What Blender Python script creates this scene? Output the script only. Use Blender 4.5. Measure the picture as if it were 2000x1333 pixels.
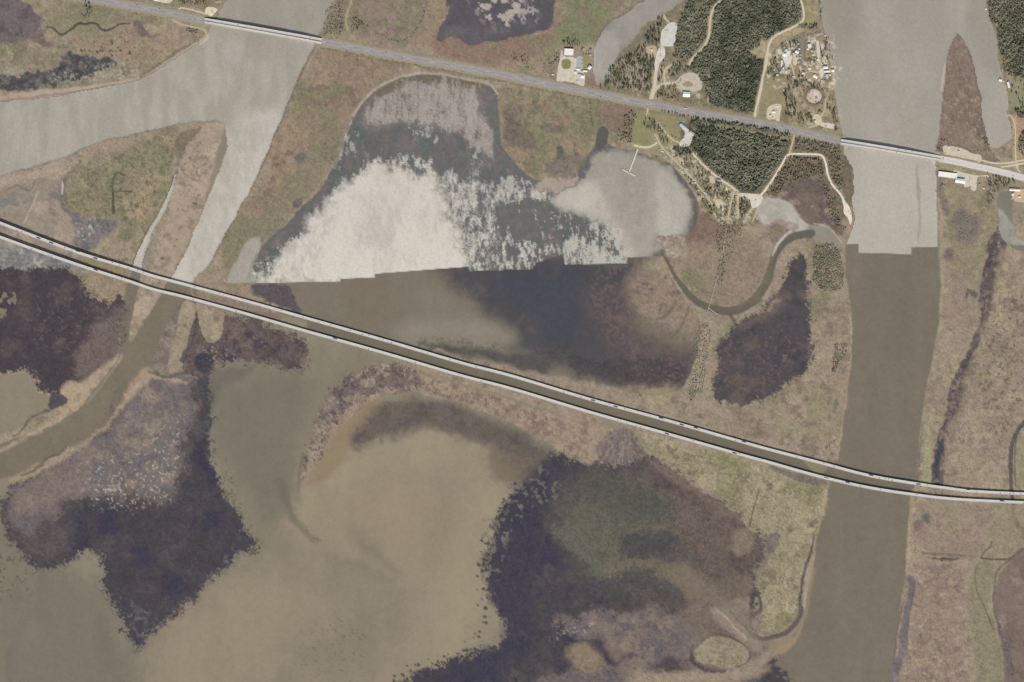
import bpy, bmesh, math, random
import numpy as np
from mathutils import Vector, Matrix

for _o in list(bpy.data.objects):
    bpy.data.objects.remove(_o)
SC = bpy.context.scene
COL = SC.collection
R = math.radians
S = 2.2                                   # metres per map unit
def wx(px): return (px - 1000.0) * S
def wy(py): return (666.5 - py) * S

# ------------------------------------------------------------------ camera
cam = bpy.data.cameras.new('camera'); camo = bpy.data.objects.new('camera', cam)
COL.objects.link(camo); SC.camera = camo
camo.location = (0, 0, 10000); camo.rotation_euler = (0, 0, 0)
cam.sensor_width = 36.0; cam.sensor_fit = 'HORIZONTAL'
cam.lens = 36.0 * 10000 / (2000 * S)
cam.clip_start = 10; cam.clip_end = 60000

# ------------------------------------------------------------------ sky and sun
SUN_EL, SUN_AZ = R(40), R(176)            # compass azimuth, north = +Y
w = bpy.data.worlds.new('World'); SC.world = w; w.use_nodes = True
nt = w.node_tree; nt.nodes.clear()
sky = nt.nodes.new('ShaderNodeTexSky'); sky.sky_type = 'NISHITA'; sky.sun_disc = False
sky.sun_elevation = SUN_EL; sky.sun_rotation = SUN_AZ
sky.air_density = 1.0; sky.dust_density = 2.0; sky.ozone_density = 1.0
bg = nt.nodes.new('ShaderNodeBackground'); bg.inputs['Strength'].default_value = 0.09
wo = nt.nodes.new('ShaderNodeOutputWorld')
nt.links.new(sky.outputs[0], bg.inputs[0]); nt.links.new(bg.outputs[0], wo.inputs[0])
sl = bpy.data.lights.new('sun', 'SUN'); so = bpy.data.objects.new('sun', sl); COL.objects.link(so)
sl.energy = 4.0; sl.angle = R(0.53); sl.color = (1.0, 0.96, 0.90)
sd_ = Vector((math.sin(SUN_AZ) * math.cos(SUN_EL), math.cos(SUN_AZ) * math.cos(SUN_EL), math.sin(SUN_EL)))
so.rotation_euler = sd_.to_track_quat('Z', 'Y').to_euler()
so.location = (0, 0, 800)
vs = SC.view_settings
vs.view_transform = 'Standard'; vs.look = 'None'; vs.gamma = 1.0; vs.exposure = 0.0
vs.use_curve_mapping = False
SC.render.engine = 'CYCLES'

# ------------------------------------------------------------------ helpers
KR, KG, KB = 1.08, 1.08, 1.12             # light reaching a flat surface (calibrated)
def lin(c):
    c = np.asarray(c, dtype=np.float64) / 255.0
    return np.where(c <= 0.04045, c / 12.92, ((c + 0.055) / 1.055) ** 2.4)
def alb(c):                               # colour seen in daylight -> surface colour
    return np.clip(lin(c) / np.array([KR, KG, KB]), 0.004, 0.85)
def tag(o, label=None, cat=None, group=None, kind=None):
    if label: o['label'] = label
    if cat: o['category'] = cat
    if group: o['group'] = group
    if kind: o['kind'] = kind
    return o
def empty(name, loc=(0, 0, 0), rz=0.0):
    o = bpy.data.objects.new(name, None); COL.objects.link(o)
    o.location = loc; o.rotation_euler = (0, 0, rz); o.empty_display_size = 1.0
    return o
def link(name, me, mat=None, parent=None):
    o = bpy.data.objects.new(name, me); COL.objects.link(o)
    if mat is not None and not me.materials: me.materials.append(mat)
    if parent is not None: o.parent = parent
    return o
def mesh_py(name, vs_, fs, mat=None, smooth=False):
    me = bpy.data.meshes.new(name); me.from_pydata(vs_, [], fs); me.update()
    if mat: me.materials.append(mat)
    if smooth:
        me.polygons.foreach_set('use_smooth', [True] * len(me.polygons))
    return me
class MB:
    def __init__(s): s.v = []; s.f = []
    def box(s, cx, cy, cz, sx, sy, sz, rz=0.0, taper=1.0):
        b = len(s.v); c, n = math.cos(rz), math.sin(rz)
        for k, z in enumerate((cz - sz / 2, cz + sz / 2)):
            t = taper if k else 1.0
            for dx, dy in ((-1, -1), (1, -1), (1, 1), (-1, 1)):
                x, y = dx * sx / 2 * t, dy * sy / 2 * t
                s.v.append((cx + x * c - y * n, cy + x * n + y * c, z))
        for q in ((0, 3, 2, 1), (4, 5, 6, 7), (0, 1, 5, 4), (1, 2, 6, 5), (2, 3, 7, 6), (3, 0, 4, 7)):
            s.f.append(tuple(b + i for i in q))
        return s
    def cyl(s, cx, cy, z0, z1, r0, r1, n=6):
        b = len(s.v)
        for z, r in ((z0, r0), (z1, r1)):
            for k in range(n):
                a = 2 * math.pi * k / n
                s.v.append((cx + r * math.cos(a), cy + r * math.sin(a), z))
        for k in range(n):
            s.f.append((b + k, b + (k + 1) % n, b + n + (k + 1) % n, b + n + k))
        s.f.append(tuple(b + n + k for k in range(n)))
        return s
    def poly(s, pts): b = len(s.v); s.v += list(pts); s.f.append(tuple(range(b, b + len(pts)))); return s
    def mesh(s, name, mat=None): return mesh_py(name, s.v, s.f, mat)

def nodemat(name):
    m = bpy.data.materials.new(name); m.use_nodes = True
    nt = m.node_tree; b = nt.nodes['Principled BSDF']
    return m, nt, b
def plain(name, rgb, rough=0.8, var=0.12, scale=0.15, spec=0.3, obj_var=0.0, bump=0.0):
    """Weathered surface: base colour broken up by two noises."""
    m, nt, b = nodemat(name)
    tc = nt.nodes.new('ShaderNodeTexCoord')
    n1 = nt.nodes.new('ShaderNodeTexNoise'); n1.inputs['Scale'].default_value = scale
    n1.inputs['Detail'].default_value = 6
    nt.links.new(tc.outputs['Object'], n1.inputs['Vector'])
    mr = nt.nodes.new('ShaderNodeMapRange'); mr.inputs[1].default_value = 0.25; mr.inputs[2].default_value = 0.75
    mr.inputs[3].default_value = 1 - var; mr.inputs[4].default_value = 1 + var
    nt.links.new(n1.outputs[0], mr.inputs[0])
    mx = nt.nodes.new('ShaderNodeVectorMath'); mx.operation = 'SCALE'
    a = alb(rgb); mx.inputs[0].default_value = tuple(a)
    nt.links.new(mr.outputs[0], mx.inputs['Scale'])
    out = mx.outputs[0]
    if obj_var > 0:
        oi = nt.nodes.new('ShaderNodeObjectInfo')
        m2 = nt.nodes.new('ShaderNodeMapRange'); m2.inputs[3].default_value = 1 - obj_var; m2.inputs[4].default_value = 1 + obj_var
        nt.links.new(oi.outputs['Random'], m2.inputs[0])
        m3 = nt.nodes.new('ShaderNodeVectorMath'); m3.operation = 'SCALE'
        nt.links.new(out, m3.inputs[0]); nt.links.new(m2.outputs[0], m3.inputs['Scale']); out = m3.outputs[0]
    nt.links.new(out, b.inputs['Base Color'])
    b.inputs['Roughness'].default_value = rough
    b.inputs['Specular IOR Level'].default_value = spec
    if bump > 0:
        bp = nt.nodes.new('ShaderNodeBump'); bp.inputs['Strength'].default_value = bump; bp.inputs['Distance'].default_value = 0.3
        nt.links.new(n1.outputs[0], bp.inputs['Height']); nt.links.new(bp.outputs[0], b.inputs['Normal'])
    return m

# ------------------------------------------------------------------ raster of the estuary (cover, relief, gloss)
STEP = 2.0
X0, X1, Y0, Y1 = -100.0, 2100.0, -80.0, 1414.0
NX = int((X1 - X0) / STEP) + 1; NY = int((Y1 - Y0) / STEP) + 1
gx = np.linspace(X0, X1, NX, dtype=np.float32); gy = np.linspace(Y0, Y1, NY, dtype=np.float32)
GX, GY = np.meshgrid(gx, gy)
_nc = {}
def noise(sx, seed=0, sy=None):
    """smooth value noise in about [-1,1], feature size sx (sy) map units"""
    sy = sy or sx; key = (sx, sy, seed)
    if key in _nc: return _nc[key]
    rng = np.random.default_rng(int(seed * 7919 + sx * 131 + sy * 17) % (2 ** 31))
    lx = int((X1 - X0) / sx) + 4; ly = int((Y1 - Y0) / sy) + 4
    g = rng.uniform(-1, 1, (ly, lx)).astype(np.float32)
    fx = (gx - X0) / sx + rng.uniform(0, 1); fy = (gy - Y0) / sy + rng.uniform(0, 1)
    ix = fx.astype(int); iy = fy.astype(int); tx = fx - ix; ty = fy - iy
    tx = tx * tx * (3 - 2 * tx); ty = ty * ty * (3 - 2 * ty)
    r0 = g[iy]; r1 = g[iy + 1]
    rows = r0 * (1 - ty[:, None]) + r1 * ty[:, None]
    out = rows[:, ix] * (1 - tx) + rows[:, ix + 1] * tx
    out = np.clip(out * 1.35, -1, 1).astype(np.float32)
    _nc[key] = out
    return out
def fbm(sx, seed=0, octs=4, sy=None):
    key = ('f', sx, seed, octs, sy)
    if key in _nc: return _nc[key]
    o = 0; a = 1.0; t = 0
    for k in range(octs):
        o = o + a * noise(max(sx / 2 ** k, 2.2), seed + 31 * k, None if sy is None else max(sy / 2 ** k, 2.2)); t += a; a *= 0.6
    _nc[key] = (o / t * 1.6).astype(np.float32)
    return _nc[key]
_rng = np.random.default_rng(11)
WHITE = _rng.normal(0, 1, GX.shape).astype(np.float32).clip(-2.2, 2.2)
def smooth(pts, closed=True, n=3):
    p = np.array(pts, dtype=np.float64); m = len(p); out = []
    rng_ = range(m if closed else m - 1)
    for i in rng_:
        if closed: a, b, c, d = p[(i - 1) % m], p[i], p[(i + 1) % m], p[(i + 2) % m]
        else: a, b, c, d = p[max(i - 1, 0)], p[i], p[i + 1], p[min(i + 2, m - 1)]
        for k in range(n):
            t = k / n
            out.append(0.5 * ((2 * b) + (-a + c) * t + (2 * a - 5 * b + 4 * c - d) * t * t + (-a + 3 * b - 3 * c + d) * t ** 3))
    if not closed: out.append(p[-1])
    return np.array(out)
def window(p, pad):
    i0 = max(0, int((p[:, 0].min() - pad - X0) / STEP)); i1 = min(NX, int((p[:, 0].max() + pad - X0) / STEP) + 2)
    j0 = max(0, int((p[:, 1].min() - pad - Y0) / STEP)); j1 = min(NY, int((p[:, 1].max() + pad - Y0) / STEP) + 2)
    return (slice(j0, max(j1, j0)), slice(i0, max(i1, i0)))
def warped(win, amp):
    x = GX[win]; y = GY[win]
    if amp:
        x = x + amp * (noise(26, 1)[win] + 0.55 * noise(9, 2)[win] + 0.35 * noise(4.5, 3)[win])
        y = y + amp * (noise(26, 4)[win] + 0.55 * noise(9, 5)[win] + 0.35 * noise(4.5, 6)[win])
    return x, y
def sd_poly(p, win, amp):
    x, y = warped(win, amp)
    d2 = np.full(x.shape, 1e12, np.float32); ins = np.zeros(x.shape, bool); m = len(p)
    for i in range(m):
        ax, ay = map(np.float32, p[i]); bx, by = map(np.float32, p[(i + 1) % m])
        ex, ey = bx - ax, by - ay; L2 = ex * ex + ey * ey
        if L2 < 1e-6: continue
        t = np.clip(((x - ax) * ex + (y - ay) * ey) / L2, 0, 1)
        dx = x - ax - t * ex; dy = y - ay - t * ey
        np.minimum(d2, dx * dx + dy * dy, out=d2)
        if ay != by:
            c = ((ay > y) != (by > y)) & (x < (ex * (y - ay) / (by - ay) + ax))
            ins ^= c
    d = np.sqrt(d2)
    return np.where(ins, -d, d)
def sd_line(p, wd, win, amp):
    """signed distance to a line of varying width (full widths wd per point)"""
    x, y = warped(win, amp); best = np.full(x.shape, 1e6, np.float32)
    for i in range(len(p) - 1):
        ax, ay = map(np.float32, p[i]); bx, by = map(np.float32, p[i + 1])
        ex, ey = bx - ax, by - ay; L2 = max(ex * ex + ey * ey, 1e-6)
        t = np.clip(((x - ax) * ex + (y - ay) * ey) / L2, 0, 1)
        d = np.sqrt((x - ax - t * ex) ** 2 + (y - ay - t * ey) ** 2) - (wd[i] * (1 - t) + wd[i + 1] * t) / 2
        np.minimum(best, d, out=best)
    return best
CV = np.zeros(GX.shape + (3,), np.float32); CV[:] = alb((141, 131, 111))
HZ = np.zeros(GX.shape, np.float32)                  # relief, metres
TX = np.full(GX.shape, 0.022, np.float32)            # fine mottle of the cover
TZ = np.zeros(GX.shape, np.float32)                  # fine relief
GL = np.zeros(GX.shape, np.float32)                  # sun glint, painted as a gloss weight
ZN = np.zeros(GX.shape, np.int32)
ZONES = [('bay', 'open olive brown bay water below the twin viaducts', 'water')]
def sstep(t): t = np.clip(t, 0, 1); return t * t * (3 - 2 * t)
def paint(win, m, col, tx=None, h=None, tz=None, zone=None, mix=()):
    c = np.broadcast_to(alb(col).astype(np.float32), m.shape + (3,)).copy()
    for col2, nz, lo, hi in mix:
        k = sstep((nz[win] - lo) / (hi - lo))[..., None]
        c = c * (1 - k) + alb(col2).astype(np.float32) * k
    mm = m[..., None]
    CV[win] = CV[win] * (1 - mm) + c * mm
    if tx is not None: TX[win] = TX[win] * (1 - m) + tx * m
    if h is not None: HZ[win] = HZ[win] * (1 - m) + h * m
    if tz is not None: TZ[win] = TZ[win] * (1 - m) + tz * m
    if zone is not None:
        ZONES.append(zone); ZN[win] = np.where(m > 0.5, len(ZONES) - 1, ZN[win])
def A(pts, col, f=2.0, op=1.0, warp=3.0, rag=None, sm=True, clip=False, dith=0.0, **kw):
    """area of ground or water cover"""
    p = smooth(pts) if sm else np.array(pts, float)
    win = window(p, f + warp * 2 + (rag[0] if rag else 0))
    if win[0].stop <= win[0].start or win[1].stop <= win[1].start: return
    s = sd_poly(p, win, warp)
    if rag: s = s + rag[0] * fbm(rag[1], 77, 3)[win]
    if dith: s = s + dith * (WHITE[win] + 1.2 * noise(4, 79)[win]) * sstep(1.3 - abs(s) / 22)
    m = sstep(0.5 - s / (2 * f)) * op
    if clip: m = m * SEAMM[win]
    paint(win, m.astype(np.float32), col, **kw)
    return win, m
def LN(pts, wd, col, f=1.0, op=1.0, warp=1.0, sm=True, rag=None, **kw):
    """creek, bank, streak"""
    wd = list(wd) if hasattr(wd, '__len__') else [wd] * len(pts)
    p = np.array([(a[0], a[1], b) for a, b in zip(pts, wd)], float)
    if sm: p = smooth(p, False)
    win = window(p, f + max(wd) + warp * 2)
    if win[0].stop <= win[0].start or win[1].stop <= win[1].start: return
    s = sd_line(p[:, :2], p[:, 2], win, warp)
    if rag: s = s + rag[0] * fbm(rag[1], 78, 3)[win]
    m = sstep(0.5 - s / (2 * f)) * op
    paint(win, m.astype(np.float32), col, **kw)
def SP(poly, col, n=(5, 3), thr=0.35, op=0.8, f=8, seed=5, soft=0.25, sy=None):
    """speckle: clumps of another cover inside an area"""
    p = smooth(poly); win = window(p, f)
    if win[0].stop <= win[0].start or win[1].stop <= win[1].start: return
    m = sstep(0.5 - sd_poly(p, win, 4) / (2 * f))
    k = sstep((fbm(n[0], seed, n[1], sy)[win] - thr) / soft)
    paint(win, (m * k * op).astype(np.float32), col)
# stepped brightness seam: the painted sun glint lies only north of it
SEAM = [(-100, -80), (2100, -80), (2100, 480), (1958, 478), (1838, 482), (1780, 484), (1780, 497), (1677, 494), (1677, 477), (1645, 478), (1525, 487), (1290, 501), (1225, 503), (1225, 515), (1103, 517), (1101, 495), (1046, 515), (1040, 526),
        (917, 530), (915, 521), (732, 535), (732, 542), (665, 545), (665, 550), (515, 553), (440, 553), (375, 557), (300, 537), (180, 500), (60, 460), (-100, 400)]
SEAMM = np.zeros(GX.shape, np.float32); _p = np.array(SEAM, float); _w = window(_p, 4); SEAMM[_w] = sstep(0.5 - sd_poly(_p, _w, 0) / 1.2)
# ------------------------------------------------------------------ cover of the estuary
WAT = (121, 113, 98); WPALE = (146, 134, 112); OLIVE = (118, 110, 94)
TAN = (152, 134, 109); RED = (144, 122, 103); GRN = (127, 121, 90); OCH = (158, 141, 108)
MUDB = (170, 152, 131); DARK = (76, 72, 82); DBR = (96, 86, 84); PUR = (106, 94, 94)
nA, nB, nC, nD = fbm(60, 1, 4), fbm(34, 2, 4), fbm(16, 3, 3), fbm(8, 4, 3)
MARSH = dict(tx=0.09, h=0.7, tz=0.11, f=1.5)
def marsh(pts, label, col=TAN, mix=None, warp=2.0, **kw):
    mix = mix or [(GRN, nA, 0.0, 1.3), (RED, nB, 0.1, 1.2), ((128, 115, 94), nC, 0.4, 1.2), (OCH, nD, 0.4, 1.4)]
    d = dict(MARSH); d.update(kw)
    A(pts, col, warp=warp, mix=mix, zone=('marsh', label, 'marsh'), **d)
DRY = [((143, 122, 104), nA, -0.1, 1.0), (OCH, nB, 0.1, 1.1), ((134, 117, 97), nC, 0.4, 1.2)]

# --- west river and its arm (open water first, land over it)
A([(-110, 190), (60, 186), (180, 170), (270, 150), (340, 110), (400, 60), (430, -90), (660, -90), (640, 60), (600, 120), (540, 260),
   (480, 400), (400, 540), (330, 650), (240, 790), (130, 890), (-110, 960), (-110, 860), (60, 845), (180, 780), (240, 680), (330, 540),
   (400, 400), (440, 250), (250, 265), (90, 320), (-110, 350)],
  WAT, f=3, warp=1, zone=('river', 'wide silty western river with an arm going west', 'river'), tx=0.03)
# --- east river
A([(1590, -90), (1600, 0), (1622, 130), (1640, 240), (1650, 340), (1668, 430), (1650, 500), (1664, 640), (1655, 750), (1637, 900),
   (1612, 980), (1580, 1130), (1560, 1225), (1480, 1300), (1380, 1350), (1330, 1420), (1736, 1420), (1752, 1240), (1772, 1080), (1787, 940),
   (1800, 810), (1828, 660), (1836, 560), (1830, 420), (1836, 300), (1900, 330), (1980, 316), (1970, 200), (1945, 70), (1924, 0), (1926, -90)],
  (120, 112, 99), f=2, warp=1, tx=0.03, zone=('river', 'straight eastern river crossed by both the highway and the viaducts', 'river'))
# pale bank shoal at the river mouth
LN([(1380, 1345), (1450, 1318), (1510, 1282), (1548, 1255), (1572, 1200), (1590, 1110)], [10, 12, 10, 8, 5, 4], (152, 136, 114), f=4, op=0.8)

# --- bay: sediment plumes
A([(380, 700), (640, 690), (760, 720), (640, 820), (600, 940), (560, 1010), (640, 1080), (760, 1130), (740, 1260), (640, 1420), (-110, 1420), (-110, 1000), (200, 1120), (300, 1240), (420, 1110), (480, 1040)], (130, 122, 104), f=40, warp=14)
A([(420, 740), (520, 720), (640, 700), (700, 690), (640, 760), (600, 860), (590, 960), (620, 1060), (720, 1110), (760, 1200), (640, 1290), (540, 1420), (280, 1420),
   (300, 1270), (420, 1130), (500, 1060), (440, 930), (415, 830)], (137, 128, 107), f=30, warp=10)
A([(720, 880), (800, 850), (880, 850), (950, 880), (985, 930), (960, 1010), (940, 1100), (950, 1200), (960, 1260), (850, 1300), (740, 1400), (560, 1400), (600, 1270), (560, 1180),
   (480, 1130), (420, 1180), (330, 1260), (320, 1400), (480, 1420), (540, 1240), (580, 1090), (560, 1010), (600, 930)], (150, 136, 113), f=34, warp=14, op=0.85)
A([(420, 1150), (490, 1090), (560, 1110), (600, 1190), (560, 1290), (480, 1360), (330, 1400), (300, 1330), (350, 1230)], (145, 132, 111), f=30, warp=12, op=0.8)
A([(600, 1010), (640, 960), (720, 930), (820, 930), (880, 980), (900, 1080), (840, 1140), (740, 1080), (660, 1060)], (153, 137, 113), f=40, warp=12, op=0.7)
A([(620, 940), (700, 880), (820, 862), (920, 880), (960, 940), (930, 1010), (860, 960), (760, 930), (680, 960), (630, 1010)], (146, 135, 112), f=24, warp=10, op=0.7)
A([(860, 1000), (940, 960), (950, 1080), (920, 1160), (850, 1180), (820, 1090)], (144, 132, 110), f=40, warp=10, op=0.6)
A([(500, 900), (540, 850), (580, 830), (575, 900), (560, 980), (520, 1010)], (120, 114, 97), f=16, warp=6, op=0.55)
A([(430, 760), (520, 740), (600, 740), (560, 790), (470, 790)], (124, 116, 99), f=20, op=0.5, warp=8)
LN([(545, 930), (555, 975), (575, 1015), (600, 1040), (622, 1060)], [30, 26, 14, 8, 3], (118, 112, 95), f=8, op=0.65, warp=4)
LN([(690, 1040), (715, 1070), (740, 1085), (772, 1116)], [26, 34, 20, 4], (126, 118, 98), f=20, op=0.4, warp=5)
LN([(640, 1080), (700, 1110), (760, 1130)], [10, 16, 10], (128, 120, 101), f=10, op=0.6, warp=6)
A([(640, 1230), (700, 1190), (760, 1230), (740, 1310), (660, 1333), (600, 1300)], (133, 124, 103), f=26, op=0.6, warp=10)
A([(0, 1180), (60, 1140), (140, 1120), (190, 1150), (200, 1220), (230, 1290), (180, 1400), (60, 1400), (20, 1300)], (124, 117, 100), f=24, op=0.65, warp=10)
LN([(22, 1330), (20, 1270), (35, 1225), (60, 1200), (90, 1195)], [10, 22, 24, 26, 20], (110, 106, 94), f=7, op=0.6, warp=4)
LN([(188, 1200), (205, 1250), (225, 1300), (240, 1340)], [14, 24, 26, 26], (114, 108, 93), f=12, op=0.55, warp=6)
SP([(40, 1120), (150, 1130), (160, 1333), (30, 1333)], (108, 104, 88), n=(4, 2), thr=0.75, op=0.6, f=14, seed=61)
SP([(580, 1220), (720, 1210), (690, 1333), (580, 1330)], (110, 102, 84), n=(4, 2), thr=0.85, op=0.6, f=14, seed=62)
SP([(0, 1060), (50, 1070), (60, 1160), (0, 1170)], (96, 90, 82), n=(6, 2), thr=0.75, op=0.8, f=10, seed=63)
for a_, b_, r_ in ((527, 858, 5), (549, 859, 4), (534, 873, 6), (545, 868, 3), (544, 851, 2.5), (540, 847, 1.5), (538, 888, 1.5)):
    LN([(a_, b_), (a_ + 1, b_ + 1)], [r_ * 1.6] * 2, (92, 86, 80), f=1.2, op=0.85, warp=2, sm=False)

A([(425, 760), (520, 735), (620, 740), (600, 820), (585, 920), (560, 1000), (520, 1010), (455, 930), (420, 850)], (122, 117, 101), f=34, warp=10, op=0.9)
LN([(592, 1010), (640, 938), (720, 890), (820, 872), (905, 890), (945, 950), (930, 1040), (905, 1120), (900, 1200), (860, 1270)], [50, 80, 90, 80, 80, 90, 110, 110, 110, 90], (156, 142, 117), f=40, op=0.9, warp=10)
A([(300, 1290), (380, 1210), (450, 1140), (540, 1120), (590, 1190), (560, 1280), (470, 1350), (330, 1400)], (153, 139, 114), f=40, warp=14, op=0.8)
A([(640, 1090), (760, 1120), (800, 1180), (770, 1260), (700, 1200), (620, 1150)], (132, 124, 104), f=36, warp=12, op=0.6)
A([(20, 1160), (120, 1130), (190, 1170), (220, 1290), (140, 1340), (30, 1340)], (122, 117, 101), f=30, warp=10, op=0.7)
LN([(548, 940), (558, 980), (578, 1018), (602, 1042), (624, 1060)], [18, 16, 10, 7, 3], (112, 107, 92), f=6, op=0.7, warp=4)
LN([(700, 1050), (720, 1072), (745, 1088), (772, 1114)], [14, 24, 16, 4], (124, 116, 97), f=16, op=0.45, warp=4)
# --- shallows between the viaducts and the torn dark bed north of them
A([(440, 545), (620, 540), (920, 510), (1300, 490), (1350, 520), (1370, 620), (1360, 730), (1240, 800), (1000, 745), (800, 690), (600, 630), (480, 590)],
  (126, 116, 100), f=3, warp=2, tx=0.025, zone=('lagoon', 'dark lagoon water south of the pale glinting lagoon', 'lagoon'))
A([(560, 550), (700, 540), (850, 530), (870, 560), (800, 600), (760, 640), (680, 640), (600, 600)], (124, 114, 98), f=20, warp=6)
A([(850, 505), (1000, 495), (1260, 495), (1240, 540), (1215, 590), (1225, 650), (1290, 690), (1350, 690), (1350, 745), (1280, 758), (1200, 750), (1120, 722), (1050, 702), (1005, 684), (985, 650), (935, 605), (880, 570)],
  (80, 78, 82), f=28, warp=3, mix=[((94, 87, 86), nB, 0.0, 1.0)], tx=0.035)
A([(960, 520), (1060, 515), (1150, 530), (1160, 590), (1140, 650), (1080, 670), (1020, 620), (970, 565)], (74, 75, 84), f=30, warp=8, op=0.8)
A([(1150, 560), (1230, 580), (1260, 650), (1340, 680), (1330, 740), (1240, 745), (1180, 700), (1150, 640)], (92, 83, 84), f=30, warp=8, op=0.8, tx=0.06)
A([(772, 655), (790, 632), (850, 622), (920, 622), (980, 635), (1005, 660), (970, 674), (910, 670), (850, 672), (800, 672)], (143, 132, 110), f=22, warp=2, op=0.95)
A([(830, 545), (880, 565), (925, 600), (930, 625), (850, 610), (800, 580)], (130, 120, 103), f=20, warp=5, op=0.8)
LN([(820, 668), (870, 680), (930, 690), (1000, 703), (1060, 715)], [6, 12, 16, 22, 30], (82, 80, 80), f=6, op=0.85, warp=3, tx=0.08)
SP([(820, 655), (930, 668), (1000, 680), (900, 700), (830, 690)], (100, 95, 92), n=(4, 3), thr=0.2, op=0.7, f=5, seed=33)
A([(1040, 690), (1100, 690), (1220, 700), (1320, 700), (1340, 720), (1320, 750), (1240, 752), (1180, 745), (1110, 720)], (86, 80, 84), f=16, warp=6, op=0.8, tx=0.08,
  zone=('plant_bed', 'dark submerged plant bed along the north side of the viaducts', 'plant bed'))
SP([(1240, 660), (1340, 640), (1345, 745), (1250, 755)], (112, 96, 90), n=(5, 3), thr=0.35, op=0.6, f=8, seed=34)
A([(1262, 520), (1300, 500), (1345, 515), (1368, 600), (1360, 655), (1318, 640), (1275, 628), (1240, 600), (1228, 555)],
  (142, 122, 104), f=26, warp=6, tx=0.1, h=0.25, tz=0.08, mix=[(OCH, nB, 0.0, 1.0), ((112, 98, 90), nC, 0.2, 1.0)],
  zone=('mudflat', 'brown vegetated mudflat fading into the dark lagoon', 'mudflat'))
SP([(1170, 530), (1260, 520), (1240, 660), (1320, 690), (1230, 690), (1160, 620)], (116, 100, 94), n=(5, 3), thr=0.1, op=0.6, f=20, seed=36)
LN([(1320, 590), (1305, 615), (1280, 625), (1260, 620)], [6, 6, 4, 2], (105, 92, 84), f=3, op=0.7)
LN([(1345, 600), (1330, 640), (1310, 660)], [5, 5, 3], (105, 92, 84), f=3, op=0.6)

# --- marshes of the north-west bank
marsh([(-110, -90), (440, -90), (430, 20), (416, 46), (404, 62), (392, 78), (372, 92), (345, 112), (312, 135), (278, 152), (230, 164), (160, 176), (90, 185), (0, 195), (-110, 206)],
      'wide olive marsh north of the western river arm', mix=[(GRN, nA, -0.5, 0.5), (RED, nB, 0.1, 0.9), ((126, 113, 92), nC, 0.4, 1.2), (OCH, nD, 0.4, 1.4)])
A([(90, 30), (160, 20), (240, 30), (240, 60), (170, 75), (110, 70)], (130, 124, 92), f=14, op=0.8, warp=6)
A([(150, 80), (230, 55), (330, 70), (365, 80), (300, 130), (220, 120), (160, 105)], (148, 124, 99), f=18, op=0.7, warp=8, mix=[(OCH, nC, 0.1, 0.9)])
A([(-60, 5), (30, 0), (60, 14), (80, 35), (78, 58), (58, 72), (20, 82), (-60, 88)], (110, 97, 99), f=4, warp=5, mix=[((96, 84, 90), nC, 0, 0.8)])
A([(58, 68), (85, 58), (90, 75), (110, 86), (100, 92), (70, 85)], (116, 101, 89), f=5, warp=4)
A([(-80, 128), (20, 142), (70, 143), (105, 138), (125, 112), (136, 94), (150, 106), (185, 112), (215, 116), (230, 130), (200, 139), (165, 148), (130, 158), (100, 170), (40, 174), (-80, 170)],
  (92, 89, 92), f=3, warp=4, tx=0.13, rag=(4, 12), mix=[((108, 104, 100), nD, 0.1, 0.9), ((84, 82, 88), nC, 0, 0.8)],
  zone=('plant_bed', 'dark grey wet reed bed inside the north western marsh', 'plant bed'))
SP([(-80, 125), (30, 125), (60, 140), (20, 150), (-80, 145)], (142, 144, 122), n=(5, 3), thr=0.2, op=0.8, f=5, seed=7)
SP([(130, 140), (230, 125), (275, 130), (270, 150), (180, 160), (120, 165), (100, 158)], (160, 155, 132), n=(4, 2), thr=0.35, op=0.75, f=6, seed=8)
LN([(92, 53), (104, 55), (114, 65), (124, 68), (140, 57), (153, 46), (165, 47), (176, 45), (188, 46), (197, 57), (207, 60), (222, 54), (236, 47), (254, 47)],
   [2.4, 2.8, 3.0, 3.8, 4.4, 5.6, 5.4, 4.2, 4.2, 4.2, 4.2, 3.6, 3.2, 2.4], (80, 76, 72), f=0.9, warp=0.5, h=0.1, zone=('creek', 'thin winding creek in the north western marsh', 'creek'))
A([(262, 45), (285, 46), (300, 62), (312, 66), (290, 70), (268, 66)], (116, 98, 90), f=3, warp=3)
A([(280, 50), (305, 50), (312, 60), (290, 63)], (158, 140, 108), f=4, warp=3)
LN([(-110, 203), (0, 193), (60, 186), (110, 181), (160, 173), (230, 163), (270, 153), (300, 139), (330, 121), (360, 101), (385, 85), (400, 70)],
   [10, 12, 14, 13, 8, 5, 5, 4, 4, 4, 4, 4], (171, 152, 131), f=2, warp=1.2, h=0.25, tx=0.05, zone=('beach', 'pale mud beach lining the north bank of the western arm', 'beach'))
LN([(-110, 207), (0, 197), (60, 190), (110, 184), (180, 174), (230, 166)], 2.2, (112, 98, 84), f=1, op=0.7, warp=1)
LN([(275, 150), (300, 135), (325, 117), (350, 100), (372, 88)], 5, (112, 104, 80), f=2, op=0.8, warp=1.5)
SP([(150, 85), (270, 80), (270, 125), (160, 105)], (76, 70, 58), n=(6, 2), thr=1.0, op=0.9, f=8, seed=9, soft=0.1)

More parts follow.
